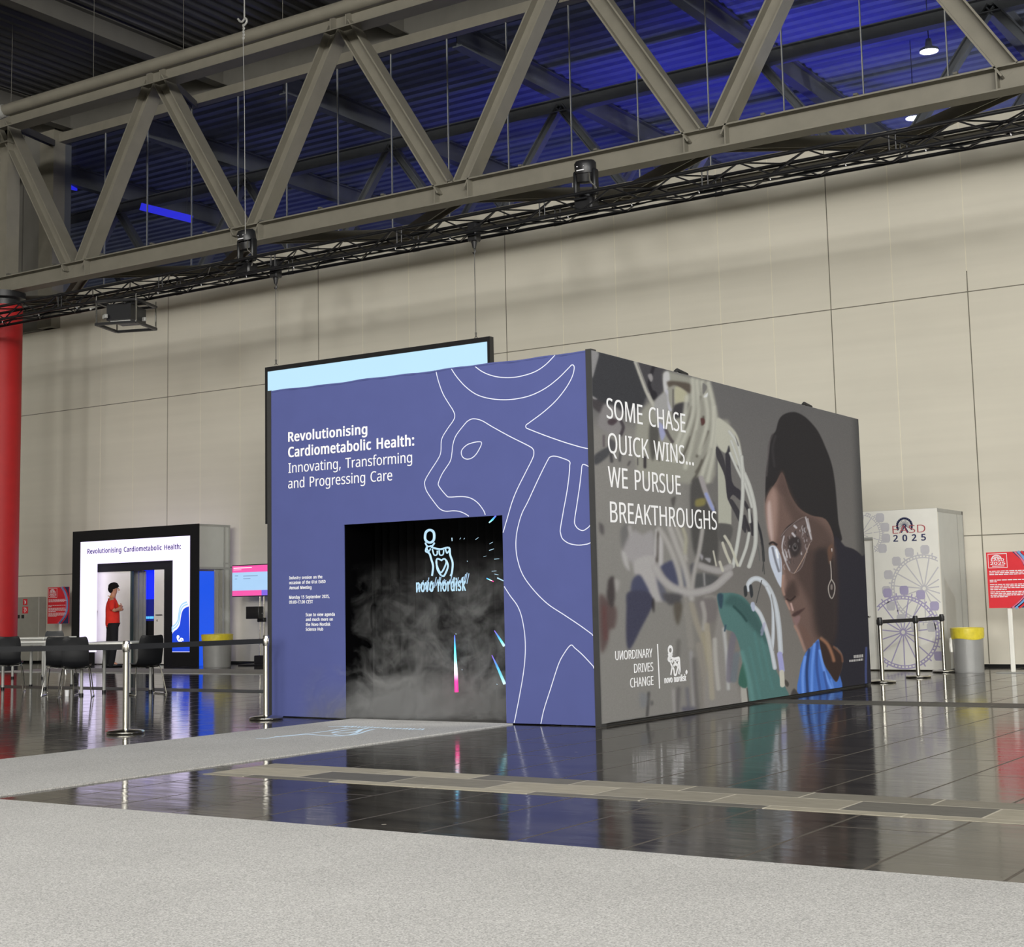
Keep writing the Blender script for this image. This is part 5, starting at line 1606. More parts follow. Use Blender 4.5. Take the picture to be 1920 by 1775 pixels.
side = mural_mesh()
mb = MB()
mb.box((X0 - .1, Y0 + .1, 0), (X0 - .045, YB, BH - .02))
mb.build('side_frame', M['black_edge'], booth)
text_side('slogan_lettering', [
    ('SOME CHASE', 1137.3, 783.5, 1284, 745.5),
    ('QUICK WINS...', 1140, 848.5, 1299.5, 811),
    ('WE PURSUE', 1140.3, 912.5, 1275.5, 874),
    ('BREAKTHROUGHS', 1144.2, 978.8, 1343.4, 939.8)], X0, M['white_print'], booth)
text_side('motto_lettering', [
    ('UNORDINARY', 1153.4, 1237.5, 1223, 1220.5)], X0, M['white_print'], booth, 0, 1)
text_side('motto_lettering', [
    ('DRIVES', 1188.8, 1261.3, 1224.5, 1244.5),
    ('CHANGE', 1181.5, 1288.8, 1225, 1271.3)], X0, M['white_print'], booth)
cL = lambda P: [(1230 + x / 17.75, 1195 + y / 17.75) for x, y in P]
BULL = [([(475, 300), (430, 330), (410, 420), (430, 510), (475, 545), (520, 510), (540, 420), (520, 330)], True, 2.6),
        ([(400, 540), (430, 600), (480, 620), (520, 590), (535, 540)], False, 2.0), ([(430, 630), (400, 720), (430, 770), (480, 800), (490, 860), (530, 970), (510, 1120), (490, 1250)], False, 2.2),
        ([(490, 630), (530, 680), (600, 705), (680, 690), (750, 675), (775, 720), (785, 900), (795, 1100), (760, 1210)], False, 2.4), ([(740, 800), (740, 920), (700, 1080), (670, 1220), (610, 1230), (590, 1060), (540, 960)], False, 2.2),
        ([(590, 960), (600, 910), (650, 885), (700, 910), (710, 960)], False, 2.6), ([(740, 930), (770, 1060), (745, 1210)], False, 2.2), ([(520, 740), (540, 820), (570, 740)], False, 1.8),
        ([(600, 740), (620, 820), (660, 810), (670, 740)], False, 1.6), ([(690, 740), (730, 770), (745, 730)], False, 1.6), ([(440, 660), (460, 720), (480, 680)], False, 1.8)]
mb = MB()
for P, cl, w in BULL:
    mb.ribbon([on_side(x, y, X0) for x, y in curve(cL(P), 5, cl)], w * .0115, (1, 0, 0), cl)
mb.plate([on_side(x, y, X0) for x, y in curve(cL([(1015, 1070), (980, 1150), (1010, 1230), (1045, 1150)]), 4, True)], (1, 0, 0))
mb.build('bull_emblem_print', M['white_print'], booth)
mb = MB()
mb.ribbon([on_side(1232.6, 1207, X0), on_side(1236.6, 1290.5, X0)], .022, (1, 0, 0))
mb.build('divider_print', M['white_print'], booth)
text_side('company_lettering', [('novo nordisk', 1245.6, 1280.5, 1286.4, 1268.5)], X0, M['white_print'], booth, .014)
mb = MB()
for (a, b, c) in ((1600.5, 1619, 1231), (1592, 1619.5, 1239)):
    p, q = on_side(a, c, X0), on_side(b, c - .5, X0)
    x = p.y
    while x < q.y - .02:
        l = random.uniform(.02, .07)
        mb.ribbon([(X0, x, p.z), (X0, min(x + l, q.y), p.z)], .04 if c < 1235 else .028, (1, 0, 0))
        x += l + .014
mb.build('caption_print', pm('grey_caption_print', rgb(190, 188, 188), .6), booth)

# ------------------------------------------------------------------ light projected in the doorway, modelled as glowing shapes
FOGY = Y0 + .28
M['ice_glow'] = glow('ice_white_light', (.50, .76, .93, 1), 1.0)
t = thing('projected_emblem', 'pale glowing bull emblem with lettering floating in the dark foggy doorway', 'projection', (on_front(830, 1060, FOGY).x, FOGY, 1.5))
LB = [([(948, 160), (925, 175), (923, 215), (948, 231), (970, 215), (970, 175)], True, .028), ([(922, 232), (935, 252), (962, 248), (974, 232)], False, .018),
      ([(935, 250), (925, 278), (945, 292), (956, 325), (966, 365), (960, 418)], False, .022), ([(950, 250), (972, 262), (1010, 268), (1055, 260), (1062, 300), (1076, 345), (1072, 400), (1064, 418)], False, .022),
      ([(1040, 330), (1050, 365), (1030, 415), (1015, 418)], False, .02), ([(985, 335), (990, 380), (1010, 415)], False, .02), ([(1012, 330), (990, 322), (985, 350), (1010, 400), (1040, 345), (1030, 322), (1012, 332)], False, .018),
      ([(962, 268), (972, 300), (988, 298), (990, 276)], False, .015), ([(1000, 274), (1004, 300), (1022, 298), (1026, 272)], False, .015), ([(1036, 268), (1044, 290), (1056, 276)], False, .015), ([(930, 262), (942, 280), (952, 264)], False, .015)]
mb = MB()
for P, cl, w in LB:
    mb.tube([on_front(x, y, FOGY) for x, y in curve(c6(P), 5, cl)], w * .5, 6, cl)
mb.build('bull_outline', M['ice_glow'], t)
text_front('lettering', [('novo nordisk', 490 + 872 / 3, 940 + 508 / 3, 490 + 1152 / 3, 940 + 440 / 3)], FOGY, M['ice_glow'], t, .022)
# ragged streaks that trail from the lettering
mb = MB()
for i in range(30):
    x = 872 + i * 9.8 + random.uniform(-3, 3)
    yb_ = 500 - (x - 872) * .15 + random.uniform(-8, 14)
    a, b = c6([(x, yb_), (x + 12, yb_ - random.uniform(30, 62))])
    mb.tube([on_front(*a, FOGY + .02), on_front(*b, FOGY + .02)], .005, 5)
mb.build('light_trails', glow('dim_ice_light', (.5, .75, 1, 1), .8), t)


def streak_material(name, stops, strength):
    m = bpy.data.materials.new(name)
    m.use_nodes = True
    nt = m.node_tree
    b = nt.nodes['Principled BSDF']
    b.inputs['Base Color'].default_value = (0, 0, 0, 1)
    tc = nt.nodes.new('ShaderNodeTexCoord')
    sp = nt.nodes.new('ShaderNodeSeparateXYZ')
    nt.links.new(tc.outputs['Generated'], sp.inputs[0])
    cr = nt.nodes.new('ShaderNodeValToRGB')
    el = cr.color_ramp.elements
    while len(el) < len(stops):
        el.new(.5)
    for e, (p, c) in zip(el, stops):
        e.position = p
        e.color = c
    nt.links.new(sp.outputs[2], cr.inputs[0])
    nt.links.new(cr.outputs[0], b.inputs['Emission Color'])
    b.inputs['Emission Strength'].default_value = strength
    return m


ST1 = streak_material('pink_to_blue_light', [(0, (1, .02, .25, 1)), (.2, (1, .03, .3, 1)), (.38, (1, .85, .95, 1)), (.55, (.25, .95, .9, 1)), (.8, (.05, .5, 1, 1)), (1, (.1, .1, 1, 1))], 1.9)
ST2 = streak_material('white_to_blue_light', [(0, (.7, .95, 1, 1)), (.35, (.15, .75, .9, 1)), (.7, (.08, .3, .9, 1)), (1, (.3, .1, .9, 1))], 1.3)
for P, w, mt, lab in (([(1087, 752), (1090, 860), (1095, 970), (1098, 1072)], (.004, .013, .021, .022), ST1, 'tall glowing streak, blue above and pink below, hanging in the doorway'),
                      ([(1311, 726), (1340, 770), (1366, 812)], (.004, .011, .015), ST2, 'slanting blue-white light streak at the right side of the doorway, the upper one'),
                      ([(1297, 864), (1330, 935), (1369, 1026)], (.004, .012, .017), ST2, 'slanting violet-blue light streak low at the right side of the doorway'),
                      ([(1281, 119), (1300, 102), (1319, 80)], (.006, .01, .008), ST2, 'short blue-white light streak in the upper right corner of the doorway')):
    Q = [on_front(x, y, FOGY + .05) for x, y in c6(P)]
    mb = MB()
    mb.tube([(q.x, q.y, q.z) for q in Q], list(w), 10)
    tag(mb.build('light_streak', mt), lab, 'light', 'light streaks in the doorway')
SP = [((1268, 432), (1306, 450), .012), ((1328, 430), (1362, 446), .016), ((1072, 204), (1073, 222), .012), ((1116, 212), (1122, 204), .006), ((1139, 212), (1144, 206), .006), ((1205, 214), (1222, 202), .006), ((1284, 238), (1302, 228), .006),
      ((1282, 275), (1308, 266), .008), ((1310, 324), (1338, 322), .006), ((1296, 392), (1322, 390), .006), ((1312, 408), (1334, 412), .006), ((1158, 334), (1160, 338), .008), ((1128, 944), (1131, 948), .008), ((1324, 1026), (1327, 1030), .008), ((1094, 742), (1096, 748), .008),
      ((1250, 310), (1266, 306), .004)]
for i, (a, b, w) in enumerate(SP):
    P = c6([a, b])
    mb = MB()
    mb.tube([on_front(*P[0], FOGY + .05), on_front(*P[1], FOGY + .05)], [w * .5, w * .35], 6)
    tag(mb.build('light_spark', M['ice_glow'] if i != 0 else ST1), 'tiny glowing spark floating in the right half of the dark doorway', 'light', 'sparks in the doorway')

# the emblem's light on the runner before the door, drawn as glowing ribbons
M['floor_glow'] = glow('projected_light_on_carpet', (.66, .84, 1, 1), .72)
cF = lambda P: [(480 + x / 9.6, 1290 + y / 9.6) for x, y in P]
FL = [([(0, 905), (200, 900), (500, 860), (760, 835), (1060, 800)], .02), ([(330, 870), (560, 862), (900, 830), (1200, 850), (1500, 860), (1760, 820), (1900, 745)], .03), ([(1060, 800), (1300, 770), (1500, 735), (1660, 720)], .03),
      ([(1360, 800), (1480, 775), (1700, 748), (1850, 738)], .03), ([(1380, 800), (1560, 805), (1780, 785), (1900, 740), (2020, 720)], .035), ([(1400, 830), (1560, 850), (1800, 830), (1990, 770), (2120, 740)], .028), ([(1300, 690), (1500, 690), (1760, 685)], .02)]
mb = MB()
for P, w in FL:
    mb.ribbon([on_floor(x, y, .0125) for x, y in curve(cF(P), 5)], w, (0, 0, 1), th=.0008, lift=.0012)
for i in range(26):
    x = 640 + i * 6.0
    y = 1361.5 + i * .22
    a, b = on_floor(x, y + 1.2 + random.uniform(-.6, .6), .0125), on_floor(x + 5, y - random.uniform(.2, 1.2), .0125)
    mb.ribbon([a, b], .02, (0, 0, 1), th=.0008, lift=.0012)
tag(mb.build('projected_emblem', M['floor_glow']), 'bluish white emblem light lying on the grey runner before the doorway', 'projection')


# ------------------------------------------------------------------ fog
def fog_material():
    m = bpy.data.materials.new('drifting_fog')
    m.use_nodes = True
    nt = m.node_tree
    N, L = nt.nodes, nt.links
    N.remove(N['Principled BSDF'])
    vol = N.new('ShaderNodeVolumePrincipled')
    vol.inputs['Color'].default_value = (.95, .95, .93, 1)
    vol.inputs['Anisotropy'].default_value = .1
    L.new(vol.outputs[0], N['Material Output'].inputs['Volume'])
    tc = N.new('ShaderNodeTexCoord')
    nz = N.new('ShaderNodeTexNoise')
    nz.inputs['Scale'].default_value = 2.6
    nz.inputs['Detail'].default_value = 6
    nz.inputs['Roughness'].default_value = .66
    nz.inputs['Distortion'].default_value = 1.3
    L.new(tc.outputs['Object'], nz.inputs['Vector'])
    rp = N.new('ShaderNodeMapRange')
    rp.inputs[1].default_value = .51
    rp.inputs[2].default_value = .68
    rp.inputs[3].default_value = 0
    rp.inputs[4].default_value = 1
    L.new(nz.outputs[0], rp.inputs[0])
    sp = N.new('ShaderNodeSeparateXYZ')
    L.new(tc.outputs['Object'], sp.inputs[0])
    hz = N.new('ShaderNodeMapRange')              # thin above, gathering towards the floor
    hz.inputs[1].default_value = 1.75
    hz.inputs[2].default_value = .25
    hz.inputs[3].default_value = 0
    hz.inputs[4].default_value = 1
    L.new(sp.outputs[2], hz.inputs[0])
    lo = N.new('ShaderNodeMapRange')
    lo.inputs[1].default_value = .5
    lo.inputs[2].default_value = 0
    lo.inputs[3].default_value = 0
    lo.inputs[4].default_value = .22
    L.new(sp.outputs[2], lo.inputs[0])
    mu = N.new('ShaderNodeMath')
    mu.operation = 'MULTIPLY'
    L.new(rp.outputs[0], mu.inputs[0])
    L.new(hz.outputs[0], mu.inputs[1])
    ad = N.new('ShaderNodeMath')
    ad.operation = 'ADD'
    L.new(mu.outputs[0], ad.inputs[0])
    L.new(lo.outputs[0], ad.inputs[1])
    # outside the doorway only a low tongue of it is left
    yf = N.new('ShaderNodeMapRange')
    yf.inputs[1].default_value = Y0 - .3
    yf.inputs[2].default_value = Y0 + .12
    L.new(sp.outputs[1], yf.inputs[0])
    zf = N.new('ShaderNodeMapRange')
    zf.inputs[1].default_value = .62
    zf.inputs[2].default_value = .05
    L.new(sp.outputs[2], zf.inputs[0])
    xf = N.new('ShaderNodeMapRange')
    xf.inputs[1].default_value = DX1 - .6
    xf.inputs[2].default_value = DX0 + .3
    L.new(sp.outputs[0], xf.inputs[0])
    xg = N.new('ShaderNodeMapRange')
    xg.inputs[1].default_value = DX0 - .55
    xg.inputs[2].default_value = DX0 - .05
    L.new(sp.outputs[0], xg.inputs[0])
    cur = yf.outputs[0]
    for q in (zf, xf, xg):
        k = N.new('ShaderNodeMath')
        k.operation = 'MULTIPLY'
        L.new(cur, k.inputs[0])
        L.new(q.outputs[0], k.inputs[1])
        cur = k.outputs[0]
    ins = N.new('ShaderNodeMath')
    ins.operation = 'GREATER_THAN'
    ins.inputs[1].default_value = Y0 + .1
    L.new(sp.outputs[1], ins.inputs[0])
    dbl = N.new('ShaderNodeMath')
    dbl.operation = 'MULTIPLY'
    dbl.inputs[1].default_value = 5
    L.new(cur, dbl.inputs[0])
    mxm = N.new('ShaderNodeMath')
    mxm.operation = 'MAXIMUM'
    L.new(dbl.outputs[0], mxm.inputs[0])
    L.new(ins.outputs[0], mxm.inputs[1])
    ou = N.new('ShaderNodeMath')
    ou.operation = 'MULTIPLY'
    L.new(ad.outputs[0], ou.inputs[0])
    L.new(mxm.outputs[0], ou.inputs[1])
    sc = N.new('ShaderNodeMath')
    sc.operation = 'MULTIPLY'
    sc.inputs[1].default_value = FOG_DENSITY
    L.new(ou.outputs[0], sc.inputs[0])
    L.new(sc.outputs[0], vol.inputs['Density'])
    return m


FOG_DENSITY = 3.3
mb = MB()
mb.box((DX0 - .6, Y0 - .3, .02), (DX1 + .02, Y0 + 1.5, 2.0))
o = mb.build('fog', fog_material())
tag(o, 'pale fog drifting inside the dark doorway, thickest at the floor', 'fog')
o['kind'] = 'stuff'

# unseen spot added inside, above the door, to light the fog
spot('fog_fill', ((DX0 + DX1) / 2 - .1, Y0 + .75, BH - .3), 110, (1, .97, .92), 56, .1, ((DX0 + DX1) / 2 - .2, Y0 + .7, 0), .5)

# ================================================================== black lighting truss across the hall
TY, TD, TZ0, TZ1 = 20.85, .5, 7.63, 7.92
tr = thing('lighting_truss', 'slim black lattice lighting truss hung across the hall below the steel girder', 'truss', (-14, TY, TZ0))
TX0, TX1 = -30.0, 2.0
for y in (TY, TY + TD):
    for z in (TZ0, TZ1):
        mb = MB()
        mb.tube([(TX0, y, z), (TX1, y, z)], .03, 10)
        mb.build('chord', M['truss_metal'], tr)
STEP = .56
nb = int((TX1 - TX0) / STEP)
rest = MB()
for i in range(nb):
    x = TX0 + i * STEP
    a, b = ((TZ0, TZ1) if i % 2 == 0 else (TZ1, TZ0))
    mb = MB()
    mb.tube([(x, TY, a), (x + STEP, TY, b)], .015, 6)
    if i < 56 and i >= 4:
        mb.build('brace', M['truss_metal'], tr)
    rest.tube([(x, TY + TD, b), (x + STEP, TY + TD, a)], .014, 6)
    yy = (TY, TY + TD) if i % 2 == 0 else (TY + TD, TY)
    rest.tube([(x, yy[0], TZ0), (x + STEP, yy[1], TZ0)], .014, 6)
    rest.tube([(x, yy[1], TZ1), (x + STEP, yy[0], TZ1)], .014, 6)
o = rest.build('lacing', M['truss_metal'], tr)
o['kind'] = 'stuff'
# joints between truss lengths
x = TX0 + 2.15
while x < TX1:
    mb = MB()
    for y in (TY, TY + TD):
        for z in (TZ0, TZ1):
            mb.tube([(x - .07, y, z), (x + .07, y, z)], .036, 10)
        mb.tube([(x - .05, y, TZ0), (x - .05, y, TZ1)], .012, 6)
        mb.tube([(x + .05, y, TZ0), (x + .05, y, TZ1)], .012, 6)
    mb.build('coupler', M['black_metal'], tr)
    x += 3.0
# cables tied along the lower chord
mb = MB()
for k in range(3):
    P = []
    for i in range(170):
        x = TX0 + i * (TX1 - TX0) / 169
        P.append((x, TY + .1 + k * .05 + .025 * math.sin(i * .9 + k), TZ0 - .028 - .022 * abs(math.sin(i * .31 + k * .9)) + .02 * k))
    mb.tube(P, .013, 6)
mb.build('cable_bundle', M['black_plastic'], tr)
for i in range(22):
    x = TX0 + 2 + i * 1.2
    mb = MB()
    mb.tube([(x, TY + .06, TZ0 + .005), (x + .02, TY + .06, TZ0 - .06)], .008, 5)
    mb.build('cable_tie', M['white_print'], tr)


# hoists and steel ropes that carry the screen
def rope(px0, py0, px1, py1, lab):
    a, b = on_front(px0, py0, TY + .25), on_front(px1, py1, TY + .25)
    t = thing('suspension_cable', lab, 'cable', (b.x, TY + .25, b.z), 0, 'ropes carrying the screen')
    mb = MB()
    mb.tube([(b.x, TY + .25, b.z + .05), (b.x, TY + .25, TZ0 - .25)], .008, 6)
    mb.build('rope', M['dark_steel'], t)
    mb = MB()
    mb.bbox((b.x - .09, TY + .16, TZ0 - .12), (b.x + .09, TY + .34, TZ0 + .2), .02)
    mb.tube([(b.x, TY + .25, TZ0 - .1), (b.x, TY + .25, TZ0 - .24)], [.06, .03], 10)
    mb.tube([(b.x, TY + .25, TZ0 - .24), (b.x + .02, TY + .25, TZ0 - .3), (b.x, TY + .25, TZ0 - .34), (b.x - .03, TY + .25, TZ0 - .31)], .014, 6)
    mb.build('hoist', M['black_metal'], t)
    mb = MB()
    mb.tube([(b.x, TY + .25, b.z + .1), (b.x, TY + .25, b.z + .02)], [.02, .012], 8)
    mb.tube([(b.x - .03, TY + .25, b.z + .0), (b.x, TY + .25, b.z + .05), (b.x + .03, TY + .25, b.z)], .008, 6)
    mb.build('shackle', M['dark_steel'], t)


rope(517, 530, 517.5, 684, 'thin steel rope with black hoist carrying the left end of the hanging screen')
rope(889.5, 450, 892.5, 634, 'thin steel rope with black hoist carrying the right end of the hanging screen')

# hanging LED screen behind the booth
SY = TY + .2
a, b, c = on_front(496.8, 688.5, SY), on_front(918, 630.5, SY), on_front(498, 982, SY)
sz1 = .5 * (a.z + b.z)
t = thing('led_screen', 'large hanging screen glowing pale sky blue above and behind the blue booth', 'screen', (.5 * (a.x + b.x), SY, c.z))
FR = .085
mb = MB()
mb.box((a.x, SY, sz1 - FR), (b.x, SY + .12, sz1))
mb.box((a.x, SY, c.z), (b.x, SY + .12, c.z + FR))
mb.box((a.x, SY, c.z + FR), (a.x + .055, SY + .12, sz1 - FR))
mb.box((b.x - .055, SY, c.z + FR), (b.x, SY + .12, sz1 - FR))
mb.box((a.x + .055, SY + .05, c.z + FR), (b.x - .055, SY + .12, sz1 - FR))
mb.build('frame', M['black_metal'], t)
mb = MB()
mb.box((a.x + .056, SY + .015, c.z + FR + .001), (b.x - .056, SY + .049, sz1 - FR - .001))
mb.build('display', glow('sky_blue_screen', (.52, .80, .98, 1), 1.02, .02), t)


# moving head lights standing on the truss
def moving_head(px, py, lab, tilt):
    p = on_front(px, py, TY + .25)
    z0 = TZ0 + .12
    t = thing('stage_light', lab, 'light fixture', (p.x, TY + .25, z0), 0, 'moving head lights on the truss')
    x, y = 0, 0
    mb = MB()
    mb.bbox((-.17, -.14, -.1), (.17, .14, .14), .03)
    mb.tube([(-.12, -.2, .1), (.12, -.2, .1)], .02, 8)
    local(mb, 'base', M['black_metal'], t)
    mb = MB()
    mb.lathe([(.12, .14), (.12, .19), (.08, .2)], 18)
    mb.bbox((-.2, -.07, .18), (.2, .07, .24), .02)
    mb.bbox((-.21, -.075, .2), (-.15, .075, .62), .02)
    mb.bbox((.15, -.075, .2), (.21, .075, .62), .02)
    local(mb, 'yoke', M['black_plastic'], t)
    hz = p.z - z0
    mb = MB()
    d = Vector((math.sin(tilt) * .6, -.25, math.cos(tilt))).normalized()
    c0 = Vector((0, 0, .52))
    top = Vector((0, 0, hz))
    prof = [(c0 - d * .12, .09), (c0 - d * .08, .15), (c0 + d * .05, .16), (c0 + d * .15, .12), (top - d * .1, .13), (top - d * .05, .18), (top + d * .1, .185), (top + d * .15, .15)]
    mb.tube([q for q, r in prof], [r for q, r in prof], 14)
    local(mb, 'head', M['black_metal'], t)
    mb = MB()
    mb.tube([top + d * .151, top + d * .16], [.13, .12], 14)
    local(mb, 'lens', M['chrome'], t)
    mb = MB()
    for s_ in (-.02, .05):
        q = top - Vector((0, .178, s_))
        mb.bar(q + Vector((-.07, 0, 0)), q + Vector((.07, 0, 0)), .01, .018)
    local(mb, 'vent', M['white_print'], t)
    mb = MB()
    mb.tube(curve([tuple(top + Vector((.12, -.1, -.1))), (.2, -.2, hz * .55), (.26, -.12, .25), (.22, -.1, .05)], 5), .012, 6)
    local(mb, 'cable', M['dark_steel'], t)


moving_head(1098, 318, 'black moving head stage light standing on the truss right of the middle of the photo', .12)
moving_head(463, 446, 'black moving head stage light on the truss above the left end of the hanging screen', -.1)

# projector hanging in its cage
p = on_front(237, 592, TY + .2)
t = thing('projector', 'black projector in an open square frame hanging under the left part of the truss', 'projector', (p.x, TY + .2, p.z))
q0 = on_front(240, 612, TY + .2)
zb = q0.z - p.z
zt = zb + .46
hx, hy = .44, .44
ang = .35
ca, sa = math.cos(ang), math.sin(ang)
rot = lambda x, y, z: (x * ca - y * sa, x * sa + y * ca, z)
mb = MB()
CN = [rot(sx * hx, sy * hy, 0) for sx, sy in ((-1, -1), (1, -1), (1, 1), (-1, 1))]
for i in range(4):
    a, b = CN[i], CN[(i + 1) % 4]
    mb.bar((a[0], a[1], zb), (b[0], b[1], zb), .07, .05)
local(mb, 'lower_frame', M['black_metal'], t)
mb = MB()
for i in range(4):
    a, b = CN[i], CN[(i + 1) % 4]
    mb.bar((a[0], a[1], zt), (b[0], b[1], zt), .07, .05)
mb.bar(rot(-hx, 0, zt), rot(hx, 0, zt), .08, .05)
local(mb, 'upper_frame', M['black_metal'], t)
for i in range(4):
    a = CN[i]
    mb = MB()
    mb.tube([(a[0], a[1], zb), (a[0], a[1], zt)], .018, 8)
    mb.tube([(a[0], a[1], zt), (a[0], a[1], zt + .12)], .012, 6)
    local(mb, 'strut', M['chrome'], t)
mb = MB()
bx = [rot(x, y, 0) for x, y in ((-.27, -.33), (.27, -.33), (.27, .33), (-.27, .33))]
mb.loft([[(a[0], a[1], zb + .09) for a in bx], [(a[0], a[1], zt - .06) for a in bx]], True)
local(mb, 'body', M['black_plastic'], t)
mb = MB()
wn = [rot(x, y, 0) for x, y in ((-.22, -.26), (.22, -.26), (.22, .26), (-.22, .26))]
mb.loft([[(a[0], a[1], zb + .07) for a in wn], [(a[0], a[1], zb + .095) for a in wn]], True)
local(mb, 'filter_pane', M['grey_panel'], t)
mb = MB()
for x, y in ((-.3, -.36), (-.24, -.42), (.33, .14)):
    a = rot(x, y, 0)
    mb.bbox((a[0] - .04, a[1] - .03, zb + .12), (a[0] + .04, a[1] + .03, zb + .2), .01)
a = rot(-.44, -.44, 0)
mb.tube([(a[0], a[1], zt - .1), (a[0] - .16, a[1], zt - .12)], .012, 6)
mb.ball((a[0] - .17, a[1], zt - .12), .03, .03, .03, 10, 6)
local(mb, 'bracket', M['alu'], t)
mb = MB()
mb.tube([rot(0, -.1, zt), rot(0, -.1, TZ0 - p.z - .03)], .03, 8)
mb.tube([rot(0, .15, zt), rot(0, .15, TZ0 - p.z - .03)], .03, 8)
local(mb, 'clamp', M['black_metal'], t)

# rope with chain hook that hangs through the upper left
p = on_front(456, 40, 19.5)
t = thing('rigging_hook', 'thin wire with a metal chain hook hanging at the upper left of the girder', 'hook', p)
mb = MB()
mb.tube([(0.03, 0, 14.6 - p.z), (.02, 0, 1.5), (0.03, 0, .2)], .012, 6)
mb.tube([(0, 0, -.35), (.03, 0, -1.6), (.05, 0, TZ1 - p.z + .02)], .006, 6)
local(mb, 'wire', M['alu'], t)
mb = MB()
mb.tube(curve([(-.13, 0, .08), (-.08, 0, .02), (-.02, 0, .0), (.05, 0, .05), (.09, 0, -.02), (.03, 0, -.08)], 5), .02, 6)
mb.tube([(0.03, 0, .2), (0.03, 0, .02)], .016, 6)
for k in range(5):
    mb.ball((.005 + .008 * (k % 2), 0, -.08 - k * .06), .03, .018, .035, 8, 5)
local(mb, 'chain', M['alu'], t)


# ================================================================== glowing portal, far left
PY_ = 24.85
FX0, FX1 = on_front(135, 1100, PY_).x, on_front(372, 1100, PY_).x
FZ = .5 * (on_front(136, 996, PY_).z + on_front(373, 982, PY_).z)
fx = lambda x: on_front(x, 1100, PY_).x
fz = lambda x, y: on_front(x, y, PY_).z
z4 = lambda x, y: (x * .27083, 950 + y * .27083)
L0, L1 = fx(149.5), fx(356)
LZ1 = .5 * (fz(*z4(552, 245)) + fz(*z4(1315, 198)))
H0_, H1_ = fx(176.8), fx(323)
HZ = .5 * (fz(*z4(655, 395)) + fz(*z4(1195, 368)))
LZ0 = fz(*z4(1305, 1005))
portal = thing('exhibition_portal', 'black framed walk-through portal with a glowing white screen front at the far left', 'portal', (.5 * (FX0 + FX1), PY_, 0))
mb = MB()
mb.box((FX0, PY_, 0), (L0, PY_ + .03, FZ))
mb.box((L1, PY_, 0), (FX1, PY_ + .03, FZ))
mb.box((L0, PY_, LZ1), (L1, PY_ + .03, FZ))
mb.box((L0, PY_ + .005, 0), (H0_, PY_ + .03, LZ0))
mb.box((H1_, PY_ + .005, 0), (L1, PY_ + .03, LZ0))
mb.build('frame', M['black_cloth'], portal)
mb = MB()
mb.box((L0, PY_ + .01, LZ0), (H0_, PY_ + .09, LZ1))
mb.box((H1_, PY_ + .01, LZ0), (L1, PY_ + .09, LZ1))
mb.box((H0_, PY_ + .01, HZ), (H1_, PY_ + .09, LZ1))
mb.build('display', glow('white_led_wall', (.80, .72, 1, 1), 1.42, .02), portal)
text_front('display_lettering', [('Revolutionising Cardiometabolic Health:', *z4(606, 325), z4(1252, 290)[0], z4(606, 293)[1])], PY_ + .008, glow('violet_pixels', (.09, .06, .30, 1), .6), portal, .018)
mb = MB()
WAVE = [(1190, 880), (1205, 860), (1225, 845), (1243, 815), (1250, 770), (1258, 730), (1275, 703), (1306, 688)]
pz = [on_front(*z4(x, y), PY_) for x, y in WAVE]
cl_ = lambda q: Vector((min(max(q.x, H1_ + .002), L1 - .002), PY_ + .008, max(q.z, LZ0 + .01)))
top = [cl_(Vector(q)) for q in curve([tuple(q) for q in pz], 4)]
mb.plate(top + [Vector((L1 - .002, PY_ + .008, LZ0 + .01)), Vector((H1_ + .002, PY_ + .008, LZ0 + .01))], (0, -1, 0))
mb.build('display_wave', glow('deep_blue_pixels', (.004, .06, .72, 1), 1.0), portal)
mb = MB()
for k, dz in enumerate((.05, .1)):
    mb.ribbon([cl_(q + Vector((-.03 * (k + 1), 0, dz))) for q in top], .035, (0, -1, 0), lift=.004 - k * .001)
mb.build('display_ripple', glow('light_blue_pixels', (.35, .6, 1, 1), 1.2), portal)
mb = MB()
for P in ([(1232, 890), (1226, 900), (1230, 918), (1240, 928), (1250, 912), (1264, 916), (1264, 928)], [(1232, 892), (1238, 900), (1232, 908)], [(1242, 926), (1258, 928)]):
    mb.ribbon([Vector((on_front(*z4(x, y), PY_).x, PY_ + .006, on_front(*z4(x, y), PY_).z)) for x, y in curve(P, 3)], .035, (0, -1, 0))
mb.build('display_emblem', glow('white_pixels', (1, 1, 1, 1), 1.4), portal)
# behind the screen: black reveal, door leaves, blue lit room
DYP = PY_ + .36
rx = lambda x: on_front(x * .27083, 1100, DYP).x
rz_ = lambda x, y: on_front(*z4(x, y), DYP).z
OZ = .5 * (rz_(655, 455) + rz_(1130, 432))
mb = MB()
mb.box((H0_ - .3, DYP, OZ), (H1_ + .3, DYP + .1, HZ + .2))
mb.box((rx(1137), DYP, 0), (H1_ + .3, DYP + .1, OZ))
mb.box((H0_ - .5, DYP, 0), (rx(652), DYP + .1, OZ))
mb.build('reveal', M['black_cloth'], portal)
mb = MB()
mb.box((rx(655), DYP + .03, .02), (rx(895), DYP + .09, OZ))
d = mb.build('door_leaf', M['white_panel'], portal)
mb = MB()
mb.tube([(rx(672), DYP + .01, rz_(672, 720)), (rx(664), DYP - .02, rz_(664, 760)), (rx(662), DYP + .01, rz_(662, 800))], .012, 6)
mb.build('handle', M['brushed'], d)
mb = MB()
mb.box((rx(1068), DYP + .0, .02), (rx(1135), DYP + .06, OZ))
d = mb.build('door_leaf', M['white_panel'], portal)
mb = MB()
hz_ = rz_(1095, 748)
mb.tube([(rx(1090), DYP, hz_), (rx(1090), DYP - .05, hz_), (rx(1132), DYP - .05, hz_)], .012, 6)
mb.ball((rx(1090), DYP, hz_ - .13), .025, .015, .025, 8, 5)
mb.build('handle', M['brushed'], d)
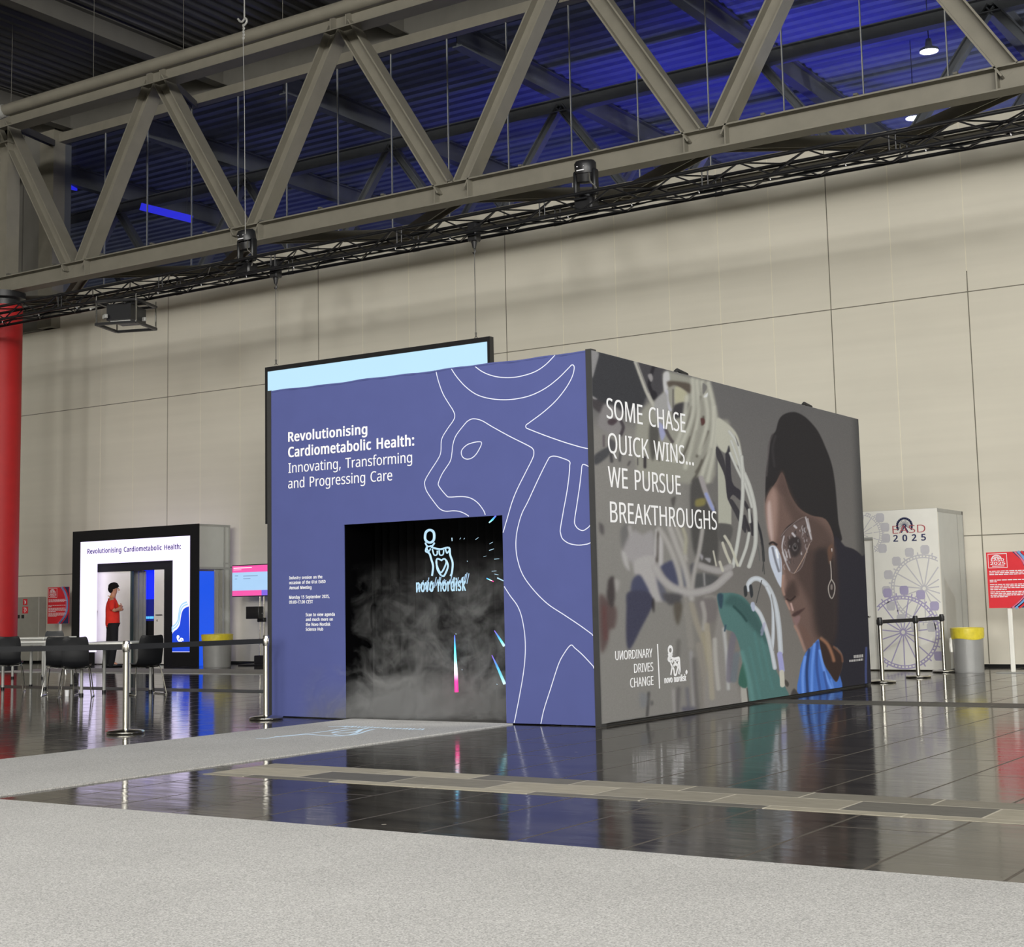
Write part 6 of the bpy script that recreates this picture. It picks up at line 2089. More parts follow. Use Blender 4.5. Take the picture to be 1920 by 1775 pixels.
rxd = lambda x, Y: on_front(x * .27083, 1100, Y).x
rzd = lambda y, Y: on_front(1030 * .27083, 950 + y * .27083, Y).z
mb = MB()
mb.box((rx(896), DYP + .03, 0), (rx(906), DYP + .09, OZ))
mb.build('door_edge', pm('green_grey_edge', rgb(60, 76, 74), .5), portal)
mb = MB()
Yq = DYP + .3
for k, x in enumerate((908, 924, 944, 960, 976, 990)):
    mb.box((rxd(x, Yq), Yq + .02 * (k % 2), 0), (rxd(x + (16 if k < 2 else 10), Yq), Yq + .04 + .02 * (k % 2), OZ))
mb.build('side_screen', M['alu'], portal)
Yq = DYP + .5
mb = MB()
mb.box((rxd(998, Yq), Yq, rzd(640, Yq)), (rxd(1100, Yq), Yq + .03, OZ + .2))
mb.build('blue_display', glow('vivid_blue_screen', (.005, .02, 1, 1), 1.2), portal)
mb = MB()
mb.box((rxd(998, Yq), Yq, rzd(790, Yq)), (rxd(1100, Yq), Yq + .03, rzd(640, Yq)))
mb.build('lower_display', glow('dim_blue_screen', (.004, .01, .22, 1), .8), portal)
mb = MB()
for a, b in ((1002, 1020), (1026, 1034), (1040, 1066)):
    mb.box((rxd(a, Yq), Yq - .02, rzd(775, Yq)), (rxd(b, Yq), Yq - .002, rzd(758, Yq)))
mb.build('lit_lettering', glow('cyan_letters', (.1, .5, 1, 1), 1.3), portal)
mb = MB()
mb.box((rxd(998, Yq), Yq, .0), (rxd(1100, Yq), Yq + .03, rzd(790, Yq)))
mb.build('counter', M['black_cloth'], portal)
# right flank of the portal
SXP = FX1
sy_ = lambda x: on_side(x * .27083, 1100, SXP).y
szz = lambda x, y: on_side(*z4(x, y), SXP).z
mb = MB()
mb.box((SXP - .08, PY_ + .03, szz(1400, 415)), (SXP - .002, sy_(1548), szz(1400, 132)))
mb.build('upper_panel', M['grey_panel'], portal)
mb = MB()
mb.box((SXP - .09, PY_ + .03, szz(1400, 430)), (SXP + .01, sy_(1592), szz(1400, 415)))
mb.box((SXP - .09, PY_ + .03, szz(1400, 132)), (SXP + .01, sy_(1592), szz(1400, 118)))
mb.box((SXP - .09, sy_(1548), 0), (SXP + .008, sy_(1558), szz(1400, 132)))
mb.box((SXP - .09, sy_(1582), 0), (SXP + .008, sy_(1592), szz(1400, 132)))
mb.box((SXP - .09, sy_(1548), szz(1560, 398)), (SXP + .009, sy_(1592), szz(1560, 386)))
mb.build('post', M['alu'], portal)
mb = MB()
mb.box((SXP - .08, sy_(1558), .02), (SXP - .004, sy_(1582), szz(1400, 132)))
mb.build('narrow_panel', M['grey_panel'], portal)
mb = MB()
mb.box((SXP - .06, PY_ + .03, .0), (SXP - .001, sy_(1482), szz(1430, 445)))
mb.build('blue_banner', glow('lit_blue_banner', (.004, .085, .80, 1), 1.0), portal)
mb = MB()
vs = []
for i in range(31):
    y = sy_(1496) + (sy_(1546) - sy_(1496)) * i / 30
    vs += [(SXP - .05 + .02 * math.sin(i * 1.1), y, .01), (SXP - .05 + .02 * math.sin(i * 1.1), y, szz(1430, 430))]
fs = [(2 * i, 2 * i + 2, 2 * i + 3, 2 * i + 1) for i in range(30)]
vb = [(a - .01, b, c) for a, b, c in vs]
mb.add(vs + vb, fs + [tuple(reversed([q + len(vs) for q in f])) for f in fs], True)
mb.build('curtain', pm('grey_curtain', rgb(160, 158, 148), .9, 0, .05, 5), portal)

# ================================================================== screen on a stand
TVY = 25.3
tv0, tv1 = on_front(437, 1060, TVY), on_front(506, 1054, TVY)
tz0, tz1 = on_front(440, 1119, TVY).z, on_front(440, 1059.5, TVY).z
tcx = on_front(488, 1240, TVY).x
t = thing('monitor_stand', 'slim monitor with pink and blue picture on a chrome stand, left of the blue booth', 'screen', (tcx, TVY, 0))
tvx1 = max(tv1.x, 2 * tcx - tv0.x)
mb = MB()
mb.bbox((tv0.x, TVY - .04, tz0), (tvx1, TVY + .03, tz1), .01)
mb.build('monitor', M['black_plastic'], t)
mb = MB()
mb.box((tv0.x + .02, TVY - .046, tz0 + .14), (tvx1 - .02, TVY - .04, tz1 - .17))
mb.build('picture', glow('pale_blue_picture', (.42, .66, .95, 1), 1.0), t)
mb = MB()
mb.box((tv0.x + .02, TVY - .046, tz1 - .17), (tvx1 - .02, TVY - .04, tz1 - .02))
mb.box((tv0.x + .02, TVY - .0461, tz0 + .02), (tv0.x + (tvx1 - tv0.x) * .55, TVY - .04, tz0 + .14))
mb.build('picture_banner', glow('pink_picture', (.95, .10, .42, 1), 1.0), t)
mb = MB()
mb.box((tv0.x + (tvx1 - tv0.x) * .55, TVY - .046, tz0 + .02), (tvx1 - .02, TVY - .04, tz0 + .14))
mb.build('picture_banner', glow('violet_picture', (.22, .14, .78, 1), 1.0), t)
mb = MB()
mb.box((tv0.x + .06, TVY - .049, tz1 - .08), (tv0.x + .62, TVY - .045, tz1 - .06))
mb.box((tv0.x + .06, TVY - .049, tz1 - .115), (tv0.x + .3, TVY - .045, tz1 - .105))
mb.build('picture_text', glow('white_picture_text', (1, .85, .9, 1), 1.1), t)
mb = MB()
for i, (a, b, z) in enumerate(((.1, .2, .24), (.36, .8, .25), (.1, .17, .31), (.36, .58, .31))):
    mb.box((tv0.x + a, TVY - .049, tz1 - z - .012), (tv0.x + b, TVY - .045, tz1 - z))
mb.build('picture_text', glow('grey_picture_text', (.2, .3, .5, 1), .8), t)
for dx in (-.06, .06):
    mb = MB()
    mb.tube([(tcx + dx, TVY + .06, .03), (tcx + dx, TVY + .06, tz1 - .3)], .02, 10)
    mb.build('pole', M['chrome'], t)
mb = MB()
mb.bbox((tcx - .16, TVY - .05, .02), (tcx + .16, TVY + .2, .22), .02)
mb.bbox((tcx - .45, TVY - .25, 0), (tcx + .45, TVY + .35, .03), .01)
mb.build('base', M['black_metal'], t)
mb = MB()
bx0, bx1 = on_front(464, 1140, TVY - .1).x, on_front(488, 1140, TVY - .1).x
mb.bbox((bx0, TVY - .16, on_front(470, 1160, TVY).z), (bx1, TVY + .0, on_front(470, 1137, TVY).z), .01)
mb.tube([(bx1, TVY - .05, on_front(470, 1150, TVY).z), (tcx, TVY + .06, on_front(470, 1152, TVY).z)], .02, 8)
mb.bbox((tcx - .1, TVY, on_front(470, 1166, TVY).z), (tcx + .1, TVY + .1, on_front(470, 1158, TVY).z), .01)
mb.build('media_box', M['black_plastic'], t)
# cable along the wall
mb = MB()
P = [(on_front(430, 1244, 25.9).x + i * .22, 25.9 + .05 * math.sin(i * 1.9), .02 + .008 * math.sin(i)) for i in range(9)]
mb.tube(curve(P, 4), .012, 6)
tag(mb.build('power_cable', M['black_plastic']), 'black cable lying on the floor at the foot of the wall by the monitor stand', 'cable')

# fire cabinet on the wall, behind the column
CYB = 25.95
a, b = on_front(33, 1120, CYB), on_front(73, 1118.5, CYB)
t = thing('hose_cabinet', 'tall grey fire hose cabinet with red pictogram signs beside the red column', 'cabinet', (b.x, CYB, 0))
mb = MB()
mb.bbox((b.x - 1.15, CYB, .05), (b.x, WALL_Y - .01, b.z), .015)
mb.build('body', M['cabinet_grey'], t)
mb = MB()
for u0, u1, v0, v1 in ((160, 190, 638, 680), (156, 194, 690, 738)):
    p0, p1 = on_front(*z4(u0, v1), CYB), on_front(*z4(u1, v0), CYB)
    mb.box((p0.x, CYB - .006, p0.z), (p1.x, CYB, p1.z))
s = mb.build('sign', M['red_print'], t)
mb = MB()
for P, w in (([(168, 650), (180, 652), (180, 668), (170, 672)], .02), ([(166, 700), (182, 702), (184, 716), (172, 730), (168, 716), (178, 708)], .02), ([(176, 650), (174, 672)], .03)):
    mb.ribbon([Vector((on_front(*z4(x, y), CYB).x, CYB - .006, on_front(*z4(x, y), CYB).z)) for x, y in P], w, (0, -1, 0))
mb.build('pictogram', M['white_print'], s)
mb = MB()
for u in (128, 158):
    p0, p1 = on_front(*z4(u - 9, 772), CYB), on_front(*z4(u + 9, 748), CYB)
    mb.box((p0.x, CYB - .005, p0.z), (p1.x, CYB, p1.z))
mb.build('latch', M['black_plastic'], t)


# ================================================================== red notice boards on posts
def notice(ax, bx, zt, zb, Y, post_px, lab):
    t = thing('notice_stand', lab, 'sign', (on_front(post_px, 1240, Y).x, Y, 0), 0, 'red notice stands')
    w, h = bx - ax, zt - zb
    mb = MB()
    mb.box((ax, Y - .012, zb), (bx, Y + .012, zt))
    bd = mb.build('board', M['red_print'], t)
    f = Y - .012
    U = lambda u, v: Vector((ax + u * w, f, zt - v * h))
    mb = MB()
    mb.plate([U(u, v) for u, v in ((.56, 0), (1, 0), (1, 1), (.46, 1), (.62, .9), (.78, .75), (.86, .55), (.84, .35), (.74, .15))], (0, -1, 0), lift=.001)
    mb.build('swirl_print', M['navy_print'], bd)
    for mt, o_, ww in (('sky_print', .06, .05), ('pink_print', .0, .03), ('red_print', .13, .04)):
        mb = MB()
        mb.ribbon([U(min(u + o_, 1), v) for u, v in curve([(.62, .0), (.76, .14), (.87, .36), (.88, .56), (.8, .76), (.64, .91), (.5, 1.0)], 5)], ww * w * 1.4, (0, -1, 0), lift=.003)
        mb.build('swirl_print', M[mt], bd)
    mb = MB()
    mb.ribbon([U(.04, .03), U(.44, .03), U(.44, .28), U(.04, .28)], .012, (0, -1, 0), True)
    for v in (.25,):
        mb.ribbon([U(.12, v), U(.38, v)], .012, (0, -1, 0))
    mb.ribbon([U(.16 + .1 * math.cos(k) + .06, .115 + .06 * math.sin(k)) for k in np.linspace(math.pi, 2 * math.pi, 12)], .012, (0, -1, 0))
    for k in range(9):
        a_ = math.pi + math.pi * k / 8
        mb.ribbon([U(.22 + .02 * math.cos(a_), .115 + .01 * math.sin(a_)), U(.22 + .09 * math.cos(a_), .115 + .055 * math.sin(a_))], .007, (0, -1, 0))
    rows = [.34, .37, .40] + [.5, .53] + [.58, .61, .64, .67, .71, .74, .77, .8]
    for k, v in enumerate(rows):
        ln = [.84, .9, .82, .86, .2, .84, .88, .9, .4, .84, .88, .8, .45][k]
        u = .05
        while u < ln - .02:
            l = random.uniform(.04, .11)
            mb.ribbon([U(u, v), U(min(u + l, ln), v)], .013, (0, -1, 0), lift=.006)
            u += l + .015
    mb.build('notice_lettering', M['white_print'], bd)
    a_, b_ = U(.1, .215), U(.41, .215)
    letters('logo_lettering', [('EASD', U(.1, .16), (1, 0, 0), .28 * w, .045 * h, (0, 0, 1)), ('2025', U(.08, .225), (1, 0, 0), .32 * w, .05 * h, (0, 0, 1))], M['white_print'], bd, (0, -1, 0), .02)
    xp = on_front(post_px, 1240, Y).x
    mb = MB()
    mb.bbox((xp - .035, Y + .013, .012), (xp + .035, Y + .06, zb + .3), .008)
    mb.build('post', M['white_panel'], t)
    mb = MB()
    mb.bbox((xp - .22, Y - .16, 0), (xp + .22, Y + .2, .012), .004)
    mb.build('base', M['alu'], t)


yy = 24.35
notice(on_front(1849, 1036, yy).x, on_front(1849, 1036, yy).x + .73, .5 * (on_front(1849, 1036, yy).z + on_front(1918, 1033, yy).z), on_front(1852, 1140, yy).z, yy, 1898, 'red notice board on a white post at the right edge of the photo')
yy = 25.35
notice(on_front(90.5, 1102, yy).x, on_front(130, 1099, yy).x, on_front(110, 1100.5, yy).z, on_front(92, 1169, yy).z, yy, 110, 'red notice board on a white post between the hose cabinet and the glowing portal')


# ================================================================== bins
def bin_(px, py, w0, h, lab):
    p = on_floor(px, py)
    t = thing('waste_bin', lab, 'bin', p, 0, 'grey bins with yellow liners')
    r = w0 / 2
    mb = MB()
    mb.lathe([(r * .9, 0), (r * .92, .02), (r * .97, h - .02), (r * .99, h)], 28)
    local(mb, 'body', M['bin_grey'], t)
    mb = MB()
    rings = []
    for k, (rr, z) in enumerate(((r * 1.0, h - .15), (r * 1.035, h - .1), (r * 1.05, h - .02), (r * 1.06, h + .02), (r * .98, h + .03), (r * .9, h - .05), (r * .88, h - .25))):
        rings.append([(rr * (1 + .014 * math.sin(9 * a + k)) * math.cos(a), rr * (1 + .014 * math.sin(9 * a + k)) * math.sin(a), z + (.012 * math.sin(3 * a + 1) if k < 2 else 0)) for a in np.linspace(0, 2 * math.pi, 40, endpoint=False)])
    mb.loft(rings, False, True)
    local(mb, 'liner', M['yellow_bag'], t)
    return t, r, h


t, r, h = bin_(1818, 1260, .5, .68, 'grey round bin with yellow liner right of the white ferris wheel booth')
mb = MB()
mb.tube(curve([(-r * .95, -.1, h - .13), (-r * .97, -.11, h - .25), (-r * .93, -.12, h - .36)], 4), [.02, .025, .025, .03, .03, .03, .028, .026, .02], 6)
local(mb, 'liner_tail', M['white_panel'], t)
bin_(407, 1250, .66, .69, 'pale grey round bin with yellow liner beside the blue flank of the glowing portal')

# ================================================================== white booth with printed wheels
RX1 = -7.70
RY = 24.72
RXZ = 2.672
RX0 = RX1 - 3.6
rb = thing('small_booth', 'white exhibition booth printed with pale ferris wheels behind the large booth', 'booth', (RX1, RY, 0))
dx0, dx1 = on_front(1560 + 250 * .2367, 1100, RY).x, on_front(1560 + 342 * .2367, 1100, RY).x
dzt = on_front(1560 + 300 * .2367, 900 + 462 * .2367, RY).z
mb = MB()
mb.box((dx1, RY, .02), (RX1, RY + .05, RXZ))
mb.box((RX0, RY, dzt), (dx1, RY + .05, RXZ))
mb.box((RX0, RY, .02), (dx0 - .4, RY + .05, dzt))
mb.build('front_wall', M['white_panel'], rb)
mb = MB()
mb.box((dx0 - .4, RY + .045, .02), (dx1, RY + .08, dzt))
dr = mb.build('door', M['white_panel'], rb)
mb = MB()
hp = on_front(1560 + 296 * .2367, 900 + 1080 * .2367, RY)
mb.tube([(hp.x, RY + .045, hp.z), (hp.x, RY - .02, hp.z), (hp.x - .1, RY - .02, hp.z)], .012, 6)
mb.build('handle', M['brushed'], dr)
mb = MB()
mb.box((dx0 - .4, RY - .004, dzt - .02), (dx1, RY + .05, dzt + .02))
mb.build('door_head', M['alu'], rb)
mb = MB()
mb.box((RX1 - .05, RY + .05, .02), (RX1 - .001, WALL_Y - .08, RXZ - .06))
mb.build('side_wall', M['grey_panel'], rb)
mb = MB()
mb.box((RX1 - .06, RY + .02, RXZ - .06), (RX1 + .004, WALL_Y - .06, RXZ))
mb.box((RX0, RY + .02, RXZ - .06), (RX1, RY + .06, RXZ + .004))
mb.box((RX1 - .06, WALL_Y - .1, 0), (RX1 + .004, WALL_Y - .05, RXZ))
mb.box((RX1 - .05, WALL_Y - .4, 0), (RX1 + .002, WALL_Y - .36, RXZ - .06))
mb.build('post', M['alu'], rb)


def wheel(cxp, cyp, rxp, rp_top, mat, lift, name, inner=.92, k_=1.0):
    """printed observation wheel: double rim, spokes, cabins, clipped to the wall"""
    c = on_front(cxp, cyp, RY)
    R_ = on_front(cxp, rp_top, RY).z - c.z
    ok = lambda x, z: dx1 + .01 < x < RX1 - .015 and .03 < z < RXZ - .02
    ok2 = lambda x, z: (ok(x, z) or (RX0 < x <= dx1 and dzt + .03 < z < RXZ - .02))
    mb = MB()

    def seg(P, w, up=0.0):
        run = []
        for x, z in P:
            if ok2(x, z):
                run.append((x, RY, z))
            else:
                if len(run) > 1:
                    mb.ribbon(run, w * k_, (0, -1, 0), lift=lift + up)
                run = []
        if len(run) > 1:
            mb.ribbon(run, w * k_, (0, -1, 0), lift=lift + up)
    pol = lambda r, a: (c.x + r * math.cos(a), c.z + r * math.sin(a))
    A = np.linspace(0, 2 * math.pi, 97)
    seg([pol(R_, a) for a in A], .022)
    seg([pol(R_ * inner, a) for a in A], .018)
    seg([pol(R_ * .08, a) for a in A], .03)
    for k in range(60):
        a = 2 * math.pi * k / 60
        seg([pol(R_ * inner, a), pol(R_, a)], .022, -.0004)
    for k in range(15):
        a = 2 * math.pi * k / 15 + .1
        seg([pol(R_ * t_, a) for t_ in np.linspace(.1, inner, 24)], .02, -.0003)
    for k in range(15):
        a = 2 * math.pi * k / 15 + .03
        seg([pol(R_ * 1.01, a), pol(R_ * 1.09, a)], .022, .0003)
        a2 = a + math.pi / 15
        q = pol(R_ * 1.16, a2)
        s = .075
        if ok2(q[0] - s, q[1] - s) and ok2(q[0] + s, q[1] + s):
            mb.plate([(q[0] + s * x, RY, q[1] + s * z) for x, z in ((-.7, -1), (.7, -1), (1, -.5), (1, .6), (.6, 1), (-.6, 1), (-1, .6), (-1, -.5))], (0, -1, 0), lift=lift + .0006)
        seg([pol(R_ * 1.01, a2), pol(R_ * 1.1, a2)], .022, .0003)
    mb.build(name, mat, rb)


wheel(1732.8, 1103, 59, 1040, M['wheel_grey'], .0012, 'wheel_print')
wheel(1614, 1002, 43, 960, M['wheel_grey'], .0022, 'wheel_print', .87, .6)
wheel(1693.5, 1185, 67, 1117, M['wheel_violet'], .0018, 'wheel_print')
z8 = lambda x, y: (1560 + x * .2367, 900 + y * .2367)
text_front('logo_lettering', [('EASD', *z8(482, 424), z8(742, 420)[0], z8(482, 362)[1])], RY - .001, M['logo_red'], rb, -.008)
text_front('logo_lettering', [('2 0 2 5', *z8(487, 486), z8(744, 480)[0], z8(487, 437)[1])], RY - .001, M['navy_print'], rb, .022)
mb = MB()
c = on_front(*z8(574, 362), RY)
R_ = on_front(*z8(574, 306), RY).z - c.z
pol = lambda r, a: Vector((c.x + r * math.cos(a), RY, c.z + r * math.sin(a)))
mb.ribbon([pol(R_, a) for a in np.linspace(-.5, math.pi + .5, 40)], .02, (0, -1, 0))
for k in range(17):
    a = -.45 + (math.pi + .9) * k / 16
    mb.ribbon([pol(R_, a), pol(R_ * 1.22, a)], .03, (0, -1, 0))
    mb.ribbon([pol(R_ * .1, a), pol(R_ * .95, a)], .006, (0, -1, 0))
for s in (-1, 1):
    mb.ribbon([c, Vector((c.x + s * R_ * .5, RY, c.z - R_ * .95))], .02, (0, -1, 0))
mb.build('logo_wheel_print', M['navy_print'], rb)


# ================================================================== barrier posts with belts
def stanchion(x, y, lab, h=.93, dark=False):
    t = thing('barrier_post', lab, 'barrier post', (x, y, 0), 0, 'chrome barrier posts')
    mb = MB()
    mb.lathe([(.185, 0), (.19, .008), (.19, .022), (.175, .034), (.06, .045), (.035, .05)], 36)
    local(mb, 'base', M['chrome'], t)
    mb = MB()
    mb.lathe([(.031, .045), (.031, h - .07)], 20)
    local(mb, 'post', M['brushed'], t)
    mb = MB()
    mb.lathe([(.034, h - .115), (.036, h - .11), (.036, h - .012), (.03, h)], 20)
    mb.bbox((-.044, -.014, h - .1), (.044, .014, h - .03), .004)
    mb.bbox((-.014, -.044, h - .1), (.014, .044, h - .03), .004)
    local(mb, 'belt_cassette', M['black_metal'] if dark else M['brushed'], t)
    return t


def belt(a, b, h, parent, sag=.0):
    """webbing from post a to post b, reeled out of a"""
    a, b = Vector((a[0], a[1], 0)), Vector((b[0], b[1], 0))
    d = (b - a).normalized()
    a2, b2 = a + d * .045, b - d * .045
    nrm = Vector((-d.y, d.x, 0)) * .0015
    N_ = 10
    vs = []
    for s in (-1, 1):
        for i in range(N_ + 1):
            q = a2.lerp(b2, i / N_)
            dz = -sag * 4 * (i / N_) * (1 - i / N_)
            vs += [tuple(q + nrm * s + Vector((0, 0, h - .09 + dz))), tuple(q + nrm * s + Vector((0, 0, h - .035 + dz)))]
    n = 2 * (N_ + 1)
    fs = []
    for i in range(N_):
        fs.append((2 * i, 2 * i + 1, 2 * i + 3, 2 * i + 2))
        fs.append((n + 2 * i, n + 2 * i + 2, n + 2 * i + 3, n + 2 * i + 1))
        fs.append((2 * i + 1, n + 2 * i + 1, n + 2 * i + 3, 2 * i + 3))
        fs.append((2 * i, 2 * i + 2, n + 2 * i + 2, n + 2 * i))
    mb = MB()
    mb.add(vs, fs)
    return mb.build('belt', M['belt'], parent)


s1 = on_floor(235.5, 1375)
s2 = on_floor(499, 1348.5)
t1 = stanchion(s1.x, s1.y, 'chrome barrier post on the floor left of the runner, nearest to the camera')
t2 = stanchion(s2.x, s2.y, 'chrome barrier post standing at the left corner of the blue booth')
belt((s2.x, s2.y), (s1.x, s1.y), .93, t2)
e = on_front(-60, 1222, 9.9)
belt((s1.x, s1.y), (e.x, e.y), .93, t1)
P3 = []
for px, py, lab in ((1655, 1279.5, 'chrome barrier post right of the large booth, nearest of the three before the white booth'),
                    (1722, 1270, 'middle one of the three chrome barrier posts before the white booth'),
                    (1771, 1260, 'chrome barrier post at the corner of the white booth, farthest of the three')):
    q = on_floor(px, py)
    P3.append((q, stanchion(q.x, q.y, lab, dark=True)))
belt(P3[0][0], P3[1][0], .93, P3[0][1])
belt(P3[1][0], P3[2][0], .93, P3[1][1])


# ================================================================== tables
def table(x, y, rz, w, d, lab):
    h = .785
    t = thing('folding_table', lab, 'table', (x, y, 0), rz, 'white tables with steel legs')
    mb = MB()
    mb.bbox((-w / 2, -d / 2, h - .028), (w / 2, d / 2, h), .006)
    local(mb, 'tabletop', M['white_laminate'], t)
    mb = MB()
    for s in (-1, 1):
        mb.bar((-w / 2 + .06, s * (d / 2 - .05), h - .05), (w / 2 - .06, s * (d / 2 - .05), h - .05), .03, .045)
        mb.bar((s * (w / 2 - .05), -d / 2 + .06, h - .05), (s * (w / 2 - .05), d / 2 - .06, h - .05), .03, .045)
    local(mb, 'apron', M['alu'], t)
    for sx in (-1, 1):
        for sy in (-1, 1):
            mb = MB()
            mb.tube([(sx * (w / 2 - .05), sy * (d / 2 - .05), .03), (sx * (w / 2 - .05), sy * (d / 2 - .05), h - .03)], .025, 12)
            lg = local(mb, 'leg', M['alu'], t)
            mb = MB()
            mb.lathe([(.03, 0), (.032, .03), (.027, .035)], 12, (sx * (w / 2 - .05), sy * (d / 2 - .05), 0))
            local(mb, 'foot', M['black_plastic'], lg)
    return t


table(-17.68, 16.02, .42, .86, .9, 'white square table behind the nearest barrier post')
table(-24.0, 19.85, .1, .9, .9, 'white square table farthest back, in front of the red notice board')
table(-20.62, 16.95, .3, .9, .9, 'white table cut by the left edge of the photo')


# ================================================================== chairs
def chair_parts(t):
    prof = [(.235, .405, .39), (.225, .432, .40), (.18, .448, .41), (.06, .438, .415), (-.06, .43, .41), (-.14, .44, .40), (-.19, .475, .385), (-.215, .54, .375), (-.232, .64, .385), (-.25, .74, .385), (-.27, .82, .365), (-.282, .865, .33), (-.286, .878, .29)]
    n = 9
    V = []
    for lay in (0, 1):
        for i, (y, z, w) in enumerate(prof):
            ip, im = min(i + 1, len(prof) - 1), max(i - 1, 0)
            ty_, tz_ = prof[ip][0] - prof[im][0], prof[ip][1] - prof[im][1]
            L = math.hypot(ty_, tz_)
            ny, nz = tz_ / L, -ty_ / L                        # points up on the seat and forward on the back
            for k in range(n):
                u = -1 + 2 * k / (n - 1)
                c = .03 * u * u
                q = .013 if lay else 0
                V.append((u * w / 2, y + ny * (c - q) if False else y - (-ny) * (c) - ny * q, z + nz * c - nz * q))
    m = len(prof) * n
    Fs = []
    for i in range(len(prof) - 1):
        for k in range(n - 1):
            a = i * n + k
            Fs.append((a, a + 1, a + n + 1, a + n))
            Fs.append((m + a, m + a + n, m + a + n + 1, m + a + 1))
    rim = [k for k in range(n)] + [i * n + n - 1 for i in range(1, len(prof))] + [(len(prof) - 1) * n + k for k in range(n - 2, -1, -1)] + [i * n for i in range(len(prof) - 2, 0, -1)]
    for i in range(len(rim)):
        a, b = rim[i], rim[(i + 1) % len(rim)]
        Fs.append((b, a, a + m, b + m))
    mb = MB()
    mb.add(V, Fs, True)
    local(mb, 'seat_shell', M['black_plastic'], t)
    for s in (-1, 1):
        mb = MB()
        mb.tube(curve([(s * .02, .13, .41), (s * .15, .135, .418), (s * .19, .15, .395), (s * .235, .225, .03), (s * .24, .2, .011), (s * .24, 0, .011), (s * .24, -.22, .011), (s * .235, -.245, .03), (s * .19, -.13, .395), (s * .15, -.115, .418), (s * .02, -.11, .41)], 4), .0085, 8)
        local(mb, 'leg', M['chrome'], t)
    mb = MB()
    for x, y in ((-.24, .22), (.24, .22), (-.24, -.23), (.24, -.23)):
        mb.ball((x, y, .009), .013, .02, .009, 8, 5)
    local(mb, 'glide', M['white_panel'], t)


CH = [((-20.16, 16.0), .82, 'black shell chair at the left edge of the photo, its back to the camera'),
      ((-17.6, 15.17), .78, 'black shell chair just left of the nearest barrier post, its back to the camera'),
      ((-18.33, 15.5), .7, 'black shell chair half hidden behind the chair left of the barrier post'),
      ((-17.0, 15.96), 1.2, 'black shell chair right of the nearest barrier post, before the portal door'),
      ((-24.75, 20.75), 4.0, 'black shell chair behind the farthest white table, facing the camera')]
t0 = thing('shell_chair', CH[0][2], 'chair', (*CH[0][0], 0), CH[0][1], 'black shell chairs at the tables')
chair_parts(t0)
for (x, y), rz, lab in CH[1:]:
    dup(t0, (x, y, 0), rz, lab)
# a paper cup left on the floor
p = on_floor(125.5, 1305)
mb = MB()
mb.lathe([(.03, 0), (.036, .09), (.038, .092), (.034, .09), (.028, .004)], 16, p, caps=False)
mb.lathe([(.001, .002), (.03, .002)], 16, p, caps=False)
tag(mb.build('paper_cup', M['white_print']), 'small white cup standing on the floor under the chairs', 'cup')


# ================================================================== the man at the portal
def skin_mesh(name, verts, edges, mat, parent, sub=2, root=0):
    me = bpy.data.meshes.new(name)
    me.from_pydata([v[:3] for v in verts], edges, [])
    o = bpy.data.objects.new(name, me)
    C.objects.link(o)
    me.materials.append(mat)
    o.parent = parent
    k = o.modifiers.new('skin', 'SKIN')
    k.use_smooth_shade = True
    for i, v in enumerate(verts):
        d = me.skin_vertices[0].data[i]
        r = v[3]
        d.radius = r if isinstance(r, (tuple, list)) else (r, r)
        d.use_root = i == root
    s = o.modifiers.new('smooth', 'SUBSURF')
    s.levels = s.render_levels = sub
    return o


mp_ = on_front(211, 1170, 24.15)
man = thing('person', 'person in a red t-shirt and black trousers standing with folded arms before the portal door', 'person', (mp_.x, 24.15, 0), 0.85)
S = on_front(211, 1093, 24.15).z / 1.80
# +x is where he looks; y is across the body (towards +y = away from the camera)
v = lambda x, y, z, r: (x * S, y * S, z * S, tuple(q * S for q in r) if isinstance(r, tuple) else r * S)
body = [v(0, 0, .95, (.09, .09)), v(.0, 0, 1.1, (.1, .09)), v(-.01, 0, 1.28, (.115, .1)), v(-.02, 0, 1.42, (.1, .09)), v(-.01, 0, 1.5, .062), v(.02, 0, 1.56, .06), v(.03, 0, 1.66, (.085, .078)), v(.035, 0, 1.73, (.075, .07)),
        v(-.02, -.18, 1.43, .055), v(-.03, -.24, 1.3, .047), v(.03, -.25, 1.2, .042), v(.15, -.12, 1.25, .036), v(.19, .05, 1.29, .03),
        v(-.02, .18, 1.43, .055), v(-.0, .24, 1.3, .047), v(.06, .25, 1.2, .042), v(.19, .1, 1.23, .036), v(.2, -.08, 1.23, .03),
        v(.02, -.09, .86, .06), v(.03, -.1, .52, .05), v(-.02, -.1, .1, .042), v(.12, -.11, .035, .038),
        v(-.02, .09, .86, .06), v(-.05, .1, .52, .05), v(-.14, .1, .1, .042), v(-.0, .12, .035, .038)]
be = [(0, 1), (1, 2), (2, 3), (3, 4), (4, 5), (5, 6), (6, 7), (3, 8), (8, 9), (9, 10), (10, 11), (11, 12), (3, 13), (13, 14), (14, 15), (15, 16), (16, 17), (0, 18), (18, 19), (19, 20), (20, 21), (0, 22), (22, 23), (23, 24), (24, 25)]
skin_mesh('body', body, be, M['skin'], man)
shirt = [v(0, 0, .80, (.17, .16)), v(.0, 0, .98, (.165, .155)), v(.0, 0, 1.12, (.16, .15)), v(-.01, 0, 1.28, (.16, .15)), v(-.02, 0, 1.4, (.14, .125)), v(-.012, 0, 1.47, .08), v(-.02, -.18, 1.42, .08), v(-.03, -.235, 1.3, .07), v(-.01, -.245, 1.2, .068), v(-.02, .18, 1.42, .08), v(-.005, .235, 1.3, .07), v(.02, .245, 1.2, .068)]
skin_mesh('t_shirt', shirt, [(0, 1), (1, 2), (2, 3), (3, 4), (4, 5), (4, 6), (6, 7), (7, 8), (4, 9), (9, 10), (10, 11)], M['shirt'], man)
